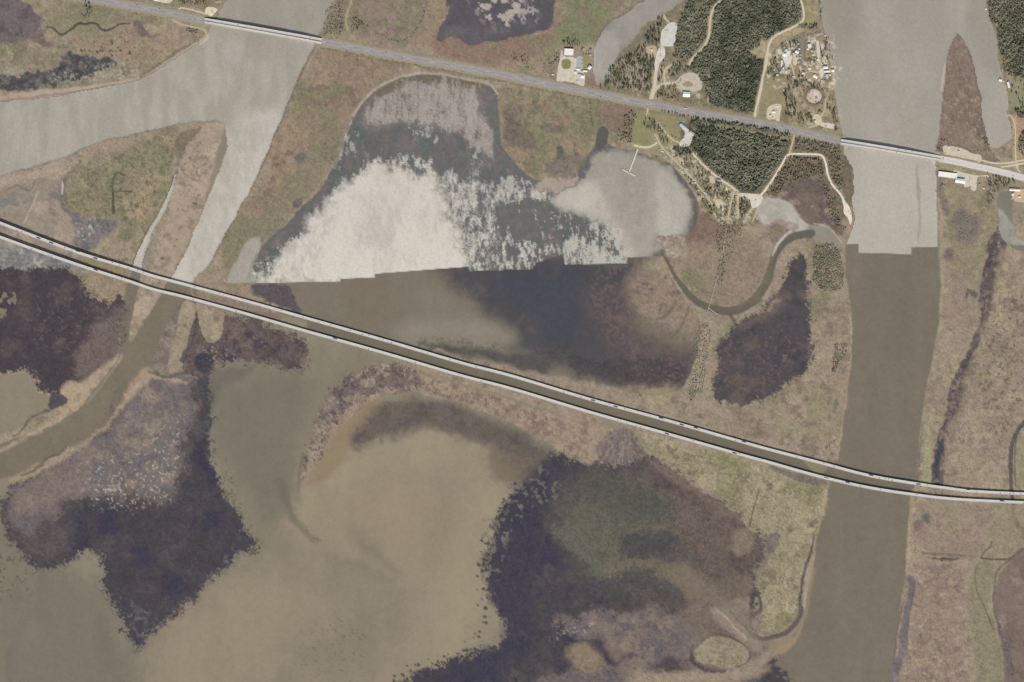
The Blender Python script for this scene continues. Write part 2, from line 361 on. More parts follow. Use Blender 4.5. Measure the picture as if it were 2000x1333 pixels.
# --- spit between the arm and the river
marsh([(-110, 352), (0, 342), (40, 331), (90, 318), (140, 301), (170, 287), (210, 273), (260, 262), (320, 249), (370, 240), (405, 238), (437, 240), (437, 256), (425, 292), (412, 332),
       (404, 372), (394, 410), (379, 450), (361, 490), (346, 520), (331, 546), (316, 570), (298, 602), (274, 642), (258, 668), (246, 664), (236, 690), (210, 730), (160, 780), (110, 815), (-110, 860)],
      'green and tan marsh spit between the river and its western arm', warp=1.6)
A([(-110, 352), (0, 344), (60, 330), (130, 318), (120, 360), (110, 420), (150, 460), (160, 500), (220, 530), (140, 545), (60, 530), (-110, 540)], (145, 131, 114), f=10, warp=6, h=0.3, tx=0.07, tz=0.06,
  mix=[((164, 145, 123), nB, 0.0, 0.9), ((124, 118, 110), nC, 0.2, 1)], zone=('mudflat', 'grey tan mudflat west of the spit beside the viaducts', 'mudflat'))
A([(-110, 345), (30, 338), (90, 322), (130, 308), (150, 320), (120, 345), (60, 355), (-110, 375)], (168, 148, 127), f=8, warp=5, op=0.9)
A([(-60, 480), (30, 478), (110, 500), (150, 520), (110, 526), (60, 530), (-60, 532)], (128, 124, 120), f=6, warp=4, mix=[((112, 112, 114), nD, 0.0, 0.8), ((158, 150, 140), nC, 0.3, 1.0)], tx=0.13)
A([(125, 350), (135, 330), (170, 318), (220, 300), (280, 275), (345, 262), (350, 285), (335, 330), (325, 370), (300, 410), (270, 460), (235, 470), (230, 430), (170, 428), (135, 415), (128, 380)],
  (134, 124, 94), f=5, warp=5, mix=[((124, 121, 88), nB, -0.2, 0.7), ((152, 132, 100), nA, 0, 0.8), ((112, 104, 80), nD, 0.3, 1.0)], tx=0.12)
LN([(135, 335), (127, 360), (122, 385), (130, 410), (145, 425)], [3, 8, 9, 10, 12], (106, 102, 102), f=4, op=0.85, warp=3)
LN([(123, 355), (121, 378)], [2, 4], (190, 186, 176), f=1.2, op=0.8)
A([(145, 425), (175, 428), (225, 428), (232, 445), (200, 470), (175, 492), (150, 480)], (122, 110, 108), f=6, warp=5, mix=[((104, 104, 104), nD, 0.0, 0.9)], tx=0.12)
SP([(150, 435), (200, 430), (180, 470), (155, 470)], (170, 164, 152), n=(5, 3), thr=0.45, op=0.7, f=6, seed=12)
LN([(243, 342), (228, 338), (221, 350), (219, 370), (221, 390), (222, 415)], [2.4, 3, 3.6, 3.6, 4.5, 7], (88, 83, 70), f=1, warp=0.8, h=0.2, zone=('creek', 'forked creek running into the green marsh spit', 'creek'))
LN([(222, 376), (238, 373), (258, 375)], 2.4, (90, 84, 72), f=1, warp=0.6)
LN([(76, 372), (64, 400), (46, 437)], [1.5, 3, 2.5], (178, 160, 138), f=1.2, warp=0.8)
LN([(15, 372), (32, 362), (45, 367), (60, 370), (72, 352)], 2.4, (106, 96, 82), f=1.2, op=0.8, warp=2)
LN([(60, 352), (100, 345), (160, 310), (172, 308)], 1.5, (120, 104, 88), f=1.5, op=0.6, warp=3)
A([(355, 262), (385, 250), (405, 245), (385, 275), (360, 300), (350, 320), (345, 290)], (124, 108, 92), f=4, warp=3)
A([(402, 242), (437, 242), (432, 268), (418, 320), (404, 375), (388, 420), (366, 472), (342, 520), (322, 560), (300, 596), (270, 645), (257, 662), (258, 620), (272, 575), (296, 520), (316, 460),
   (330, 400), (346, 340), (368, 290), (388, 262)], (163, 143, 120), f=3, warp=2.5, h=0.4, tx=0.07, tz=0.05, mix=[((140, 122, 104), nC, 0.25, 1.0), ((172, 152, 128), nB, 0.1, 1)],
  zone=('mudflat', 'pale tan mud spit sloping down to the western river', 'mudflat'))
SP([(360, 280), (410, 290), (385, 370), (350, 380), (345, 330)], (116, 102, 90), n=(5, 3), thr=0.4, op=0.6, f=6, seed=14)
for a_, b_, r_ in ((381, 397, 7), (317, 505, 6), (387, 380, 3), (386, 355, 2), (340, 481, 3), (344, 466, 2), (381, 371, 2), (155, 317, 5), (172, 320, 4)):
    LN([(a_, b_), (a_ + 1, b_)], [r_ * 1.2] * 2, (106, 97, 74), f=1.5, op=0.9, warp=1.5, sm=False)
LN([(343, 340), (336, 365), (322, 400), (302, 440), (284, 474), (270, 510), (262, 545), (252, 590), (246, 640), (240, 690)], [5, 7, 9, 9, 12, 17, 21, 22, 18, 14],
   WAT, f=1.2, warp=1, h=0.0, tx=0.03, tz=0, zone=('creek', 'narrow straight side channel cutting through the spit', 'creek'))
LN([(346, 335), (336, 362), (333, 374)], [8, 8, 5], (112, 106, 104), f=2, warp=1.5)
LN([(331, 372), (316, 398), (296, 436), (277, 472), (262, 506), (254, 520)], 1.5, (104, 94, 76), f=0.9, warp=0.8)
LN([(312, 440), (300, 470), (288, 500), (278, 530)], [3, 5, 8, 9], (136, 126, 118), f=2.5, op=0.8, warp=2, tx=0.12)
A([(150, 545), (215, 540), (243, 560), (242, 576), (222, 590), (203, 588), (180, 565)], (150, 130, 100), f=2, warp=3, h=0.7, tx=0.1, tz=0.1, mix=[(RED, nC, 0.2, 1)])
A([(170, 505), (235, 520), (250, 545), (200, 540), (165, 520)], (142, 124, 96), f=4, warp=2)

# --- dark bed in the west below the viaducts, sandbar
A([(-110, 532), (60, 526), (112, 523), (140, 530), (160, 550), (176, 580), (205, 592), (228, 574), (241, 584), (240, 640), (234, 690), (214, 722), (175, 752), (130, 762), (112, 772),
   (82, 766), (68, 740), (48, 722), (20, 728), (-110, 732)], (80, 74, 80), f=5, warp=4, rag=(5, 10), dith=2.5, tx=0.075, h=0.0, tz=0.02, mix=[((93, 84, 86), nB, 0.1, 1.0)],
  zone=('plant_bed', 'dark purple plant bed west of the side channel', 'plant bed'))
A([(170, 650), (235, 600), (240, 660), (222, 710), (180, 740), (140, 735), (150, 690)], (116, 102, 98), f=14, warp=6, op=0.85, tx=0.08)
SP([(-20, 580), (30, 570), (35, 600), (10, 620), (-20, 640)], (140, 130, 104), n=(10, 3), thr=0.1, op=0.8, f=4, seed=21)
SP([(60, 560), (220, 600), (200, 690), (80, 680)], (118, 108, 104), n=(6, 3), thr=0.55, op=0.4, f=20, seed=22)
A([(-110, 736), (20, 731), (50, 727), (64, 744), (80, 770), (110, 776), (95, 800), (60, 825), (-110, 862)], (141, 131, 109), f=3, warp=2, h=0, tz=0, tx=0.025,
  zone=('bay', 'pale shallow cove between the dark bed and the sandbar', 'water'))
A([(-110, 880), (0, 872), (45, 850), (75, 836), (105, 818), (130, 800), (118, 780), (122, 755), (135, 745), (160, 745), (195, 720), (225, 690), (240, 690), (215, 725), (190, 762), (150, 802), (110, 830),
   (75, 846), (0, 882), (-110, 905)], (168, 147, 119), f=5, warp=3, h=0.3, tx=0.06, mix=[((148, 128, 108), nC, 0.1, 0.9)], zone=('sandbar', 'pale sandbar on the inner bend of the western river', 'sandbar'))
LN([(235, 690), (210, 730), (190, 760), (160, 795), (120, 824), (85, 842)], [3, 4, 4, 3, 2, 2], (112, 98, 88), f=1.5, op=0.7, warp=2)
LN([(25, 851), (40, 838), (62, 815), (75, 808), (95, 802)], [3, 4, 4, 3, 6], (96, 88, 82), f=1.5, op=0.85, warp=3)
A([(104, 772), (130, 775), (132, 790), (115, 800), (98, 802)], (84, 78, 84), f=1.5, warp=3)

# --- heart-shaped bed
A([(270, 742), (300, 733), (345, 738), (378, 745), (392, 690), (420, 700), (412, 740), (414, 800), (412, 850), (418, 905), (428, 935), (445, 965), (463, 992), (482, 1022), (497, 1062), (478, 1082), (446, 1100),
   (416, 1122), (400, 1150), (370, 1180), (338, 1206), (300, 1232), (276, 1262), (263, 1272), (250, 1240), (238, 1208), (214, 1180), (202, 1140), (196, 1098), (166, 1078), (140, 1092), (100, 1110),
   (68, 1115), (40, 1082), (10, 1042), (0, 1004), (4, 972), (40, 940), (90, 912), (150, 870), (200, 836), (242, 786), (262, 755)],
  (80, 75, 82), f=6, warp=4.5, rag=(6, 11), dith=3.0, tx=0.08, tz=0.02, mix=[((88, 82, 88), nB, 0.0, 1.0), ((70, 68, 84), nA, 0.2, 1.0)],
  zone=('plant_bed', 'large dark heart shaped plant bed in the western bay', 'plant bed'))
A([(262, 752), (320, 738), (375, 752), (380, 800), (365, 850), (352, 900), (345, 950), (300, 975), (220, 970), (160, 975), (110, 1000), (60, 1040), (20, 1020), (8, 980), (60, 935), (140, 885), (210, 835)],
  (116, 105, 99), f=30, warp=8, tx=0.1, tz=0.06, h=0.1, mix=[((140, 122, 106), nB, 0.0, 0.9), ((104, 98, 98), nC, 0.1, 1.0)],
  zone=('mudflat', 'speckled grey brown mudflat at the top of the heart shaped bed', 'mudflat'))
SP([(150, 900), (260, 880), (355, 800), (350, 930), (310, 985), (180, 990)], (172, 160, 150), n=(4.4, 2), thr=0.7, op=0.75, f=14, seed=24)
SP([(210, 850), (330, 760), (350, 860), (260, 950)], (98, 94, 98), n=(5, 3), thr=0.2, op=0.5, f=16, seed=25)
A([(30, 960), (120, 905), (180, 890), (160, 960), (60, 1010), (20, 1010)], (126, 106, 98), f=10, warp=5, op=0.7, tx=0.1)
A([(10, 1000), (80, 1010), (140, 1030), (130, 1080), (80, 1100), (40, 1070)], (100, 90, 91), f=18, warp=5, op=0.7)
LN([(285, 730), (262, 760), (240, 790), (210, 828), (170, 862), (120, 892), (60, 920), (20, 940)], [26, 22, 10, 6, 8, 14, 16, 8], (165, 144, 118), f=5, op=0.9, warp=3, h=0.3)
LN([(300, 735), (330, 740), (365, 750)], [8, 8, 5], (172, 148, 120), f=4, op=0.8, warp=2)
LN([(220, 832), (218, 860)], 4, (112, 98, 88), f=2, op=0.7, warp=2)
LN([(40, 928), (75, 912), (100, 890), (125, 880)], [4, 6, 7, 3], (96, 88, 88), f=2, op=0.8, warp=3)
SP([(180, 1140), (260, 1180), (330, 1200), (420, 1110), (470, 1050), (480, 1085), (400, 1160), (300, 1240), (250, 1230)], (112, 108, 106), n=(7, 3), thr=0.35, op=0.6, f=8, seed=27)
LN([(385, 720), (400, 760), (405, 820), (405, 880)], [24, 16, 12, 10], (82, 80, 84), f=5, op=0.6, warp=3)
A([(410, 740), (440, 725), (500, 715), (470, 740), (430, 760), (415, 800)], (108, 104, 96), f=7, op=0.7, warp=4)
SP([(425, 900), (450, 900), (480, 1010), (460, 1000)], (98, 92, 84), n=(5, 2), thr=0.7, op=0.7, f=5, seed=28)

# --- lobed marsh and purple bed under the viaducts (west)
A([(360, 600), (400, 595), (440, 612), (500, 622), (550, 642), (588, 660), (603, 688), (596, 714), (570, 726), (538, 716), (505, 708), (470, 708), (430, 718), (405, 738), (372, 735), (350, 716), (352, 680)],
  (102, 91, 89), f=5, warp=4, rag=(5, 9), dith=2.5, tx=0.1, h=0.15, tz=0.06, mix=[((84, 78, 84), nC, 0.0, 0.9), ((118, 102, 96), nB, 0.2, 1.0)],
  zone=('plant_bed', 'purple brown plant bed south of the western viaducts', 'plant bed'))
A([(382, 700), (400, 690), (420, 700), (412, 725), (390, 730)], (76, 73, 82), f=4, warp=3)
SP([(400, 675), (470, 690), (480, 705), (420, 715), (400, 700)], (158, 146, 140), n=(4.4, 2), thr=0.85, op=0.8, f=5, seed=29)
A([(372, 560), (400, 545), (440, 560), (500, 590), (470, 606), (420, 600), (385, 600), (350, 640), (330, 690), (326, 725), (296, 715), (310, 670), (340, 615)], (118, 104, 95), f=4, warp=3, h=0.3, tx=0.1, tz=0.08,
  mix=[((136, 119, 104), nC, 0.0, 0.9)], zone=('mudflat', 'brown reedy mud under the western end of the viaducts', 'mudflat'))
marsh([(372, 555), (402, 530), (432, 520), (480, 545), (495, 575), (560, 600), (520, 612), (470, 600), (440, 598), (400, 592), (380, 585)], 'tan marsh strip below the viaducts beside the western river', warp=2.2, mix=DRY)
marsh([(366, 588), (384, 598), (380, 630), (368, 675), (354, 714), (340, 727), (329, 720), (332, 690), (346, 645), (354, 606)], 'long narrow tan marsh lobe south of the western viaducts', warp=2, mix=DRY)
marsh([(388, 590), (420, 592), (436, 612), (437, 642), (424, 667), (406, 668), (394, 648), (388, 618)], 'rounded tan marsh lobe south of the western viaducts', warp=2, mix=DRY)
LN([(383, 625), (374, 650), (366, 680), (356, 705)], [6, 9, 8, 10], (92, 84, 84), f=1.5, warp=1.5)
LN([(298, 700), (318, 690), (332, 660)], [10, 10, 8], (136, 121, 108), f=5, op=0.7, warp=3)
LN([(290, 725), (305, 732), (330, 738), (350, 732), (375, 730)], [3, 4, 7, 8, 5], (98, 90, 86), f=2, op=0.85, warp=2)
A([(488, 553), (562, 556), (578, 590), (594, 614), (540, 598), (505, 575)], (94, 86, 88), f=3, warp=3.5, tx=0.08, rag=(2, 7))

# --- marsh between river, lagoon and the highway
marsh([(660, -90), (650, 0), (641, 38), (629, 68), (612, 92), (600, 112), (588, 140), (574, 172), (559, 206), (544, 244), (530, 280), (515, 312), (500, 346), (479, 388), (454, 432), (430, 476), (408, 518),
       (396, 548), (440, 560), (500, 552), (560, 470), (640, 380), (690, 260), (740, 190), (800, 150), (900, 150), (970, 180), (985, 300), (1060, 370), (1120, 345), (1160, 300), (1300, 330), (1362, 420), (1330, 500),
       (1300, 520), (1340, 590), (1370, 640), (1330, 760), (1220, 770), (1180, 760), (1210, 830), (1240, 840), (1290, 895), (1360, 950), (1440, 1005), (1466, 1032), (1500, 1062), (1506, 1082), (1490, 1112), (1476, 1142),
       (1486, 1172), (1488, 1200), (1470, 1212), (1466, 1232), (1492, 1246), (1530, 1240), (1558, 1212), (1570, 1180), (1580, 1130), (1590, 1080), (1601, 1030), (1612, 980), (1620, 940), (1629, 918), (1638, 892),
       (1643, 850), (1648, 800), (1655, 750), (1662, 700), (1665, 660), (1662, 620), (1655, 570), (1650, 520), (1650, 484), (1664, 452), (1667, 420), (1659, 380), (1651, 340), (1649, 300), (1646, 265), (1640, 240),
       (1632, 200), (1628, 170), (1622, 130), (1612, 90), (1605, 50), (1601, 0), (1596, -90)], 'broad tan and green marsh between the two rivers', warp=1.6,
      mix=[(GRN, nA, 0.0, 0.9), (RED, nB, 0.0, 0.8), ((130, 116, 96), nC, 0.4, 1.2), (OCH, nD, 0.4, 1.4)])
# west strip beside the river
A([(640, 90), (720, 100), (800, 130), (740, 165), (690, 220), (660, 300), (600, 380), (540, 430), (500, 470), (470, 440), (510, 350), (560, 240), (600, 150)], (142, 118, 95), f=16, warp=8, op=0.9,
  mix=[((150, 130, 98), nB, -0.1, 0.8), ((126, 120, 88), nA, 0.1, 0.8), ((122, 104, 86), nC, 0.3, 1)])
A([(660, 270), (640, 330), (590, 400), (530, 460), (470, 520), (440, 540), (430, 510), (490, 440), (560, 350), (610, 290)], (128, 120, 92), f=14, warp=6, op=0.7)

LN([(640, 60), (612, 98), (590, 140), (560, 206), (531, 280), (501, 346), (455, 432), (410, 516)], 3.5, (118, 100, 84), f=1.5, op=0.75, warp=1)
A([(573, 395), (580, 388), (590, 390), (588, 404), (575, 408)], (112, 98, 88), f=1.5, warp=1)
A([(575, 306), (590, 300), (598, 312), (584, 320)], (112, 102, 98), f=2.5, warp=2)
# north of the highway
A([(655, 0), (700, -20), (830, -20), (835, 30), (815, 78), (780, 84), (720, 70), (650, 60)], (130, 119, 94), f=8, warp=5, op=0.8, mix=[((122, 114, 84), nC, 0, 0.9), ((140, 116, 106), nB, 0.3, 1)])
A([(700, -10), (760, -20), (760, 15), (710, 20)], (138, 114, 104), f=8, warp=5, op=0.7)
A([(840, -20), (880, -20), (870, 50), (830, 90), (800, 80), (830, 40)], (142, 122, 96), f=8, warp=4, op=0.8)
A([(1040, -90), (1240, -90), (1200, 30), (1165, 90), (1100, 90), (1060, 120), (1080, 60), (1095, 10)], (125, 123, 86), f=10, warp=6, mix=[((134, 116, 98), nB, 0.2, 1.0)])
A([(850, 60), (920, 80), (1000, 70), (1070, 60), (1090, 0), (1085, 70), (1040, 115), (960, 125), (880, 115), (845, 90)], (138, 110, 93), f=8, warp=4, mix=[((128, 118, 90), nC, 0.2, 1)])
A([(878, -90), (875, 20), (868, 40), (856, 62), (855, 76), (880, 74), (905, 82), (925, 92), (945, 84), (990, 78), (1040, 66), (1075, 52), (1080, 20), (1085, -90)], (93, 88, 94), f=2, warp=3, h=0.0, tx=0.05, tz=0,
  mix=[((104, 98, 100), nB, 0.1, 1.0)], zone=('pond', 'dark marsh pond with pale weeds north of the highway', 'pond'))
A([(870, 60), (930, 50), (1010, 62), (960, 78), (920, 88), (880, 72)], (110, 102, 108), f=10, op=0.5, warp=5)
SP([(915, -60), (1015, -60), (1020, 30), (985, 55), (950, 40), (925, 15)], (186, 170, 152), n=(11, 4), thr=-0.05, op=0.9, f=12, seed=41, soft=0.35)
SP([(1000, -20), (1055, -20), (1050, 40), (1005, 40)], (176, 162, 150), n=(9, 3), thr=0.5, op=0.8, f=6, seed=42)
# creek north (behind the restaurant)
A([(1345, -90), (1338, 0), (1325, 25), (1290, 40), (1270, 60), (1260, 90), (1235, 105), (1205, 120), (1190, 145), (1175, 168), (1162, 158), (1158, 120), (1165, 85), (1185, 50), (1215, 32), (1240, 10), (1262, -6), (1275, -90)],
  (138, 130, 116), f=1.5, warp=2, h=0, tx=0.03, tz=0, zone=('creek', 'wide pale tidal creek beside the white restaurant', 'creek'))
LN([(1262, -4), (1244, 8), (1216, 30), (1188, 46), (1172, 70), (1165, 90)], [3, 3, 3, 4, 4, 4], (104, 98, 90), f=1.5, op=0.8, warp=1.5)
A([(1150, 150), (1175, 160), (1178, 176), (1150, 172)], (134, 112, 94), f=5, warp=3)
# highway verge and marsh south of it
A([(900, 150), (985, 172), (1100, 185), (1240, 215), (1240, 280), (1190, 250), (1165, 260), (1140, 330), (1060, 350), (1010, 320), (985, 290), (975, 220)], (136, 124, 94), f=6, warp=4,
  mix=[((126, 121, 88), nA, 0.0, 0.8), ((146, 122, 98), nB, 0.1, 0.9), ((118, 106, 86), nC, 0.4, 1.1)], tx=0.1)
A([(1165, 205), (1235, 215), (1232, 260), (1200, 260), (1170, 235)], (128, 106, 90), f=6, warp=4, op=0.8)
A([(980, 215), (1010, 200), (1020, 240), (1015, 270), (990, 285)], (116, 102, 90), f=8, warp=5, op=0.7)
A([(985, 240), (1005, 235), (1050, 270), (1035, 290), (1000, 285)], (108, 97, 86), f=8, warp=5, op=0.6)
LN([(985, 232), (1003, 236), (1018, 246), (1030, 234)], 2, (96, 88, 76), f=1, op=0.8, warp=1)
LN([(1000, 175), (960, 178), (940, 165)], 2, (106, 100, 92), f=1, op=0.6)
# parkland and campsite turf
A([(1245, 212), (1290, 215), (1330, 232), (1345, 250), (1330, 280), (1300, 300), (1265, 295), (1240, 285)], (140, 132, 92), f=2, warp=1.5, tx=0.06, mix=[((150, 134, 100), nC, 0.1, 0.9)],
  zone=('lawn', 'mown green lawn of the campground beside the lagoon', 'lawn'))
A([(1243, 214), (1262, 214), (1262, 240), (1270, 270), (1262, 284), (1238, 284), (1240, 245)], (136, 134, 88), f=1.2, warp=0.8, tx=0.05)
A([(1285, 290), (1330, 300), (1380, 330), (1430, 370), (1480, 400), (1490, 425), (1470, 440), (1420, 440), (1380, 425), (1360, 380), (1330, 335), (1295, 308)], (134, 126, 90), f=3, warp=2, tx=0.14,
  mix=[((168, 152, 122), nD, 0.15, 0.9), ((114, 106, 80), nC, 0.1, 1.0)], zone=('lawn', 'patchy campsite ground with sandy pitches under scattered trees', 'lawn'))
A([(1250, 60), (1290, 30), (1410, -40), (1580, -40), (1600, 60), (1620, 250), (1450, 235), (1270, 200), (1175, 175)], (122, 114, 88), f=4, warp=3, op=0.85, tx=0.12, mix=[((148, 134, 104), nC, 0.2, 1.0)],
  zone=('forest_floor', 'dry grassy forest floor north of the highway', 'forest floor'))
A([(1404, -60), (1566, -60), (1570, 30), (1505, 76), (1490, 84), (1468, 106), (1492, 120), (1486, 180), (1474, 220), (1384, 204), (1376, 165), (1350, 130), (1392, 60)], (92, 90, 72), f=3, warp=3, op=0.9)
A([(1345, 235), (1640, 280), (1650, 430), (1560, 400), (1500, 380), (1440, 370), (1360, 320)], (108, 98, 78), f=4, warp=3, op=0.9, tx=0.12, mix=[((136, 112, 92), nC, 0.1, 0.9)],
  zone=('forest_floor', 'brown leafy forest floor south of the highway', 'forest floor'))
A([(1350, 238), (1420, 240), (1540, 266), (1515, 330), (1480, 374), (1446, 370), (1376, 324), (1350, 296)], (88, 86, 68), f=3, warp=3, op=0.9)
A([(1930, -60), (2100, -60), (2100, 148), (1972, 150), (1950, 70)], (90, 88, 70), f=3, warp=3, op=0.9)
A([(1460, 105), (1470, 90), (1490, 75), (1505, 70), (1500, 95), (1492, 112), (1475, 115)], (160, 145, 112), f=2, warp=1.5)
A([(1485, 160), (1535, 152), (1538, 200), (1525, 215), (1478, 222)], (146, 133, 98), f=1.5, warp=1, tx=0.06)
A([(1568, -20), (1595, -20), (1600, 45), (1575, 50)], (152, 138, 104), f=2, warp=1)
A([(1566, -10), (1574, -10), (1576, 40), (1570, 44)], (128, 130, 84), f=1.5, warp=1)
A([(1495, 80), (1530, 62), (1570, 55), (1575, 62), (1525, 84), (1505, 110), (1495, 130)], (160, 142, 112), f=2, warp=1.5)
A([(1540, 90), (1620, 80), (1630, 180), (1634, 250), (1540, 240)], (150, 134, 102), f=3, warp=2, tx=0.13, mix=[((130, 120, 84), nC, 0.0, 0.8)])
A([(1525, 86), (1560, 76), (1602, 64), (1612, 68), (1570, 80), (1571, 132), (1563, 134), (1561, 84), (1530, 92)], (140, 131, 112), f=1, warp=0.8, h=0, tx=0.03, tz=0, sm=False,
  zone=('canal', 'narrow tan boat canal among the riverside houses', 'canal'))
for q_ in ([(1526, 92), (1545, 88), (1561, 83)], [(1571, 80), (1590, 74), (1611, 68)], [(1525, 85), (1560, 75), (1602, 63)], [(1561, 85), (1562, 110), (1563, 133)], [(1571, 80), (1572, 110), (1572, 132)]):
    LN(q_, 1.6, (98, 88, 70), f=0.9, op=0.85, warp=0.6, sm=False)
A([(1214, 136), (1240, 122), (1258, 132), (1262, 152), (1240, 166), (1222, 156)], (166, 149, 124), f=3, warp=3, op=0.8)
A([(1262, 92), (1276, 88), (1282, 100), (1276, 114), (1262, 112)], (178, 158, 132), f=2, warp=1.5)
SP([(1288, 286), (1340, 300), (1400, 345), (1440, 372), (1490, 400), (1480, 432), (1420, 436), (1380, 415), (1350, 372), (1320, 330)], (194, 180, 154), n=(7, 3), thr=0.25, op=0.8, f=5, seed=81, soft=0.4)
SP([(1500, 90), (1560, 78), (1628, 70), (1634, 170), (1540, 165), (1500, 160)], (204, 192, 170), n=(8, 3), thr=0.2, op=0.75, f=5, seed=82, soft=0.4)
SP([(1545, 170), (1632, 170), (1640, 260), (1545, 245)], (184, 168, 138), n=(9, 3), thr=0.45, op=0.6, f=5, seed=83, soft=0.4)
SP([(1175, 170), (1260, 90), (1290, 60), (1285, 190)], (176, 158, 132), n=(10, 3), thr=0.3, op=0.7, f=5, seed=84, soft=0.4)
SP([(1290, 130), (1380, 135), (1390, 205), (1285, 198)], (184, 166, 136), n=(9, 3), thr=0.2, op=0.7, f=5, seed=85, soft=0.4)
# dark brown hollow and creek mouth near the river
A([(1515, 395), (1540, 360), (1580, 345), (1605, 350), (1625, 380), (1645, 430), (1650, 465), (1600, 445), (1565, 430), (1540, 410)], (118, 100, 88), f=5, warp=4, mix=[((104, 90, 86), nB, 0.0, 0.8), ((146, 126, 110), nC, 0.3, 1)], tx=0.09)
A([(1530, 380), (1570, 352), (1610, 358), (1605, 380), (1560, 372), (1535, 390)], (104, 90, 84), f=5, warp=4, op=0.9)
LN([(1605, 370), (1602, 400), (1612, 430), (1630, 445)], [8, 10, 9, 5], (98, 84, 84), f=4, op=0.85, warp=3)
A([(1475, 395), (1500, 385), (1535, 392), (1555, 410), (1572, 432), (1590, 450), (1570, 456), (1545, 452), (1520, 440), (1495, 442), (1478, 425)], (166, 158, 144), f=3, warp=2.5, h=0.0, tx=0.04, tz=0,
  zone=('pond', 'pale shallow pond at the bend of the winding creek', 'pond'))
A([(1490, 395), (1525, 400), (1530, 425), (1495, 428)], (150, 143, 122), f=6, warp=3, op=0.8)
A([(1500, 440), (1520, 430), (1550, 432), (1560, 442), (1545, 460), (1520, 475), (1505, 465)], (136, 116, 102), f=3, warp=2.5)
A([(1508, 444), (1528, 440), (1530, 455), (1512, 456)], (130, 118, 88), f=3, warp=2)
A([(1575, 445), (1600, 440), (1630, 455), (1648, 478), (1642, 486), (1615, 478), (1590, 468)], (142, 134, 116), f=1.2, warp=1.2, h=0, tz=0, tx=0.03)
LN([(1282, 470), (1292, 490), (1304, 512), (1318, 538), (1334, 562), (1352, 582), (1378, 598), (1418, 607), (1450, 600), (1478, 580), (1497, 552), (1506, 522), (1514, 496), (1532, 474), (1556, 460), (1585, 456)],
   [3, 4, 6, 8, 10, 12, 14, 17, 18, 17, 16, 15, 14, 13, 14, 16], (102, 98, 88), f=1.2, warp=0.8, h=0, tx=0.025, tz=0, zone=('creek', 'looping olive creek winding below the campground', 'creek'))
LN([(1545, 452), (1520, 476), (1508, 500)], [5, 5, 3], (186, 178, 164), f=1.5, op=0.9, warp=1)
LN([(1590, 436), (1620, 446), (1645, 476)], 2, (178, 158, 136), f=1.2, warp=1)
LN([(1366, 567), (1385, 572), (1410, 574), (1440, 582)], [2, 5, 5, 2], (104, 97, 86), f=1.2, warp=1)
LN([(1425, 612), (1432, 625), (1438, 640)], [8, 6, 4], (104, 92, 84), f=2, warp=1)
# marsh south-east of the creek, colouring
A([(1330, 440), (1420, 430), (1470, 470), (1500, 500), (1490, 560), (1440, 590), (1380, 580), (1340, 540), (1310, 500)], (138, 118, 98), f=12, warp=6, op=0.8, mix=[((128, 118, 88), nA, 0.1, 0.8)])
A([(1350, 400), (1400, 430), (1440, 440), (1400, 470), (1350, 470), (1340, 440)], (126, 100, 88), f=8, warp=4, op=0.8)
A([(1195, 770), (1240, 760), (1330, 760), (1400, 790), (1500, 780), (1560, 740), (1600, 700), (1600, 600), (1650, 600), (1655, 740), (1640, 850), (1620, 910), (1480, 860), (1340, 820), (1230, 795)], (150, 131, 106), f=10, warp=6,
  op=0.9, mix=[((140, 120, 100), nB, 0.1, 0.9), ((144, 131, 98), nA, 0.1, 0.8), ((128, 112, 90), nC, 0.35, 1.0)])
A([(1252, 770), (1285, 762), (1310, 775), (1300, 790), (1265, 792)], (158, 143, 106), f=6, warp=3, op=0.8)
A([(1562, 488), (1576, 520), (1580, 590), (1585, 640), (1586, 690), (1576, 722), (1550, 742), (1530, 750), (1512, 768), (1480, 782), (1445, 790), (1410, 785), (1390, 768), (1394, 740), (1402, 700), (1404, 670), (1424, 650), (1440, 625),
   (1478, 612), (1502, 590), (1522, 560), (1536, 528), (1545, 505)], (84, 78, 81), f=4, warp=3.5, rag=(4, 10), dith=2, h=0.05, tz=0.05, tx=0.07, mix=[((76, 71, 77), nC, 0.0, 0.9), ((98, 88, 84), nB, 0.2, 1.0)],
  zone=('pond', 'dark purple marsh pond between the creek and the viaducts', 'pond'))
A([(1440, 630), (1490, 600), (1530, 560), (1545, 590), (1500, 620), (1460, 640)], (110, 98, 92), f=8, warp=5, op=0.7)
SP([(1405, 680), (1500, 650), (1560, 660), (1500, 760), (1410, 760)], (116, 100, 94), n=(5, 3), thr=0.5, op=0.6, f=8, seed=45)
LN([(1500, 606), (1512, 592), (1524, 590)], [7, 8, 5], (140, 128, 104), f=3, warp=3)
LN([(1640, 690), (1634, 750), (1630, 810), (1632, 850)], [4, 6, 9, 10], (142, 124, 104), f=4, op=0.6, warp=2)
LN([(1634, 786), (1630, 800)], [8, 7], (114, 114, 80), f=2, op=0.8)
SP([(1605, 855), (1640, 850), (1632, 885), (1600, 888)], (180, 140, 122), n=(4, 2), thr=0.45, op=0.9, f=3, seed=46)
LN([(1660, 620), (1664, 670), (1655, 760), (1645, 830), (1637, 900)], 3, (160, 142, 118), f=1.4, op=0.8, warp=1)
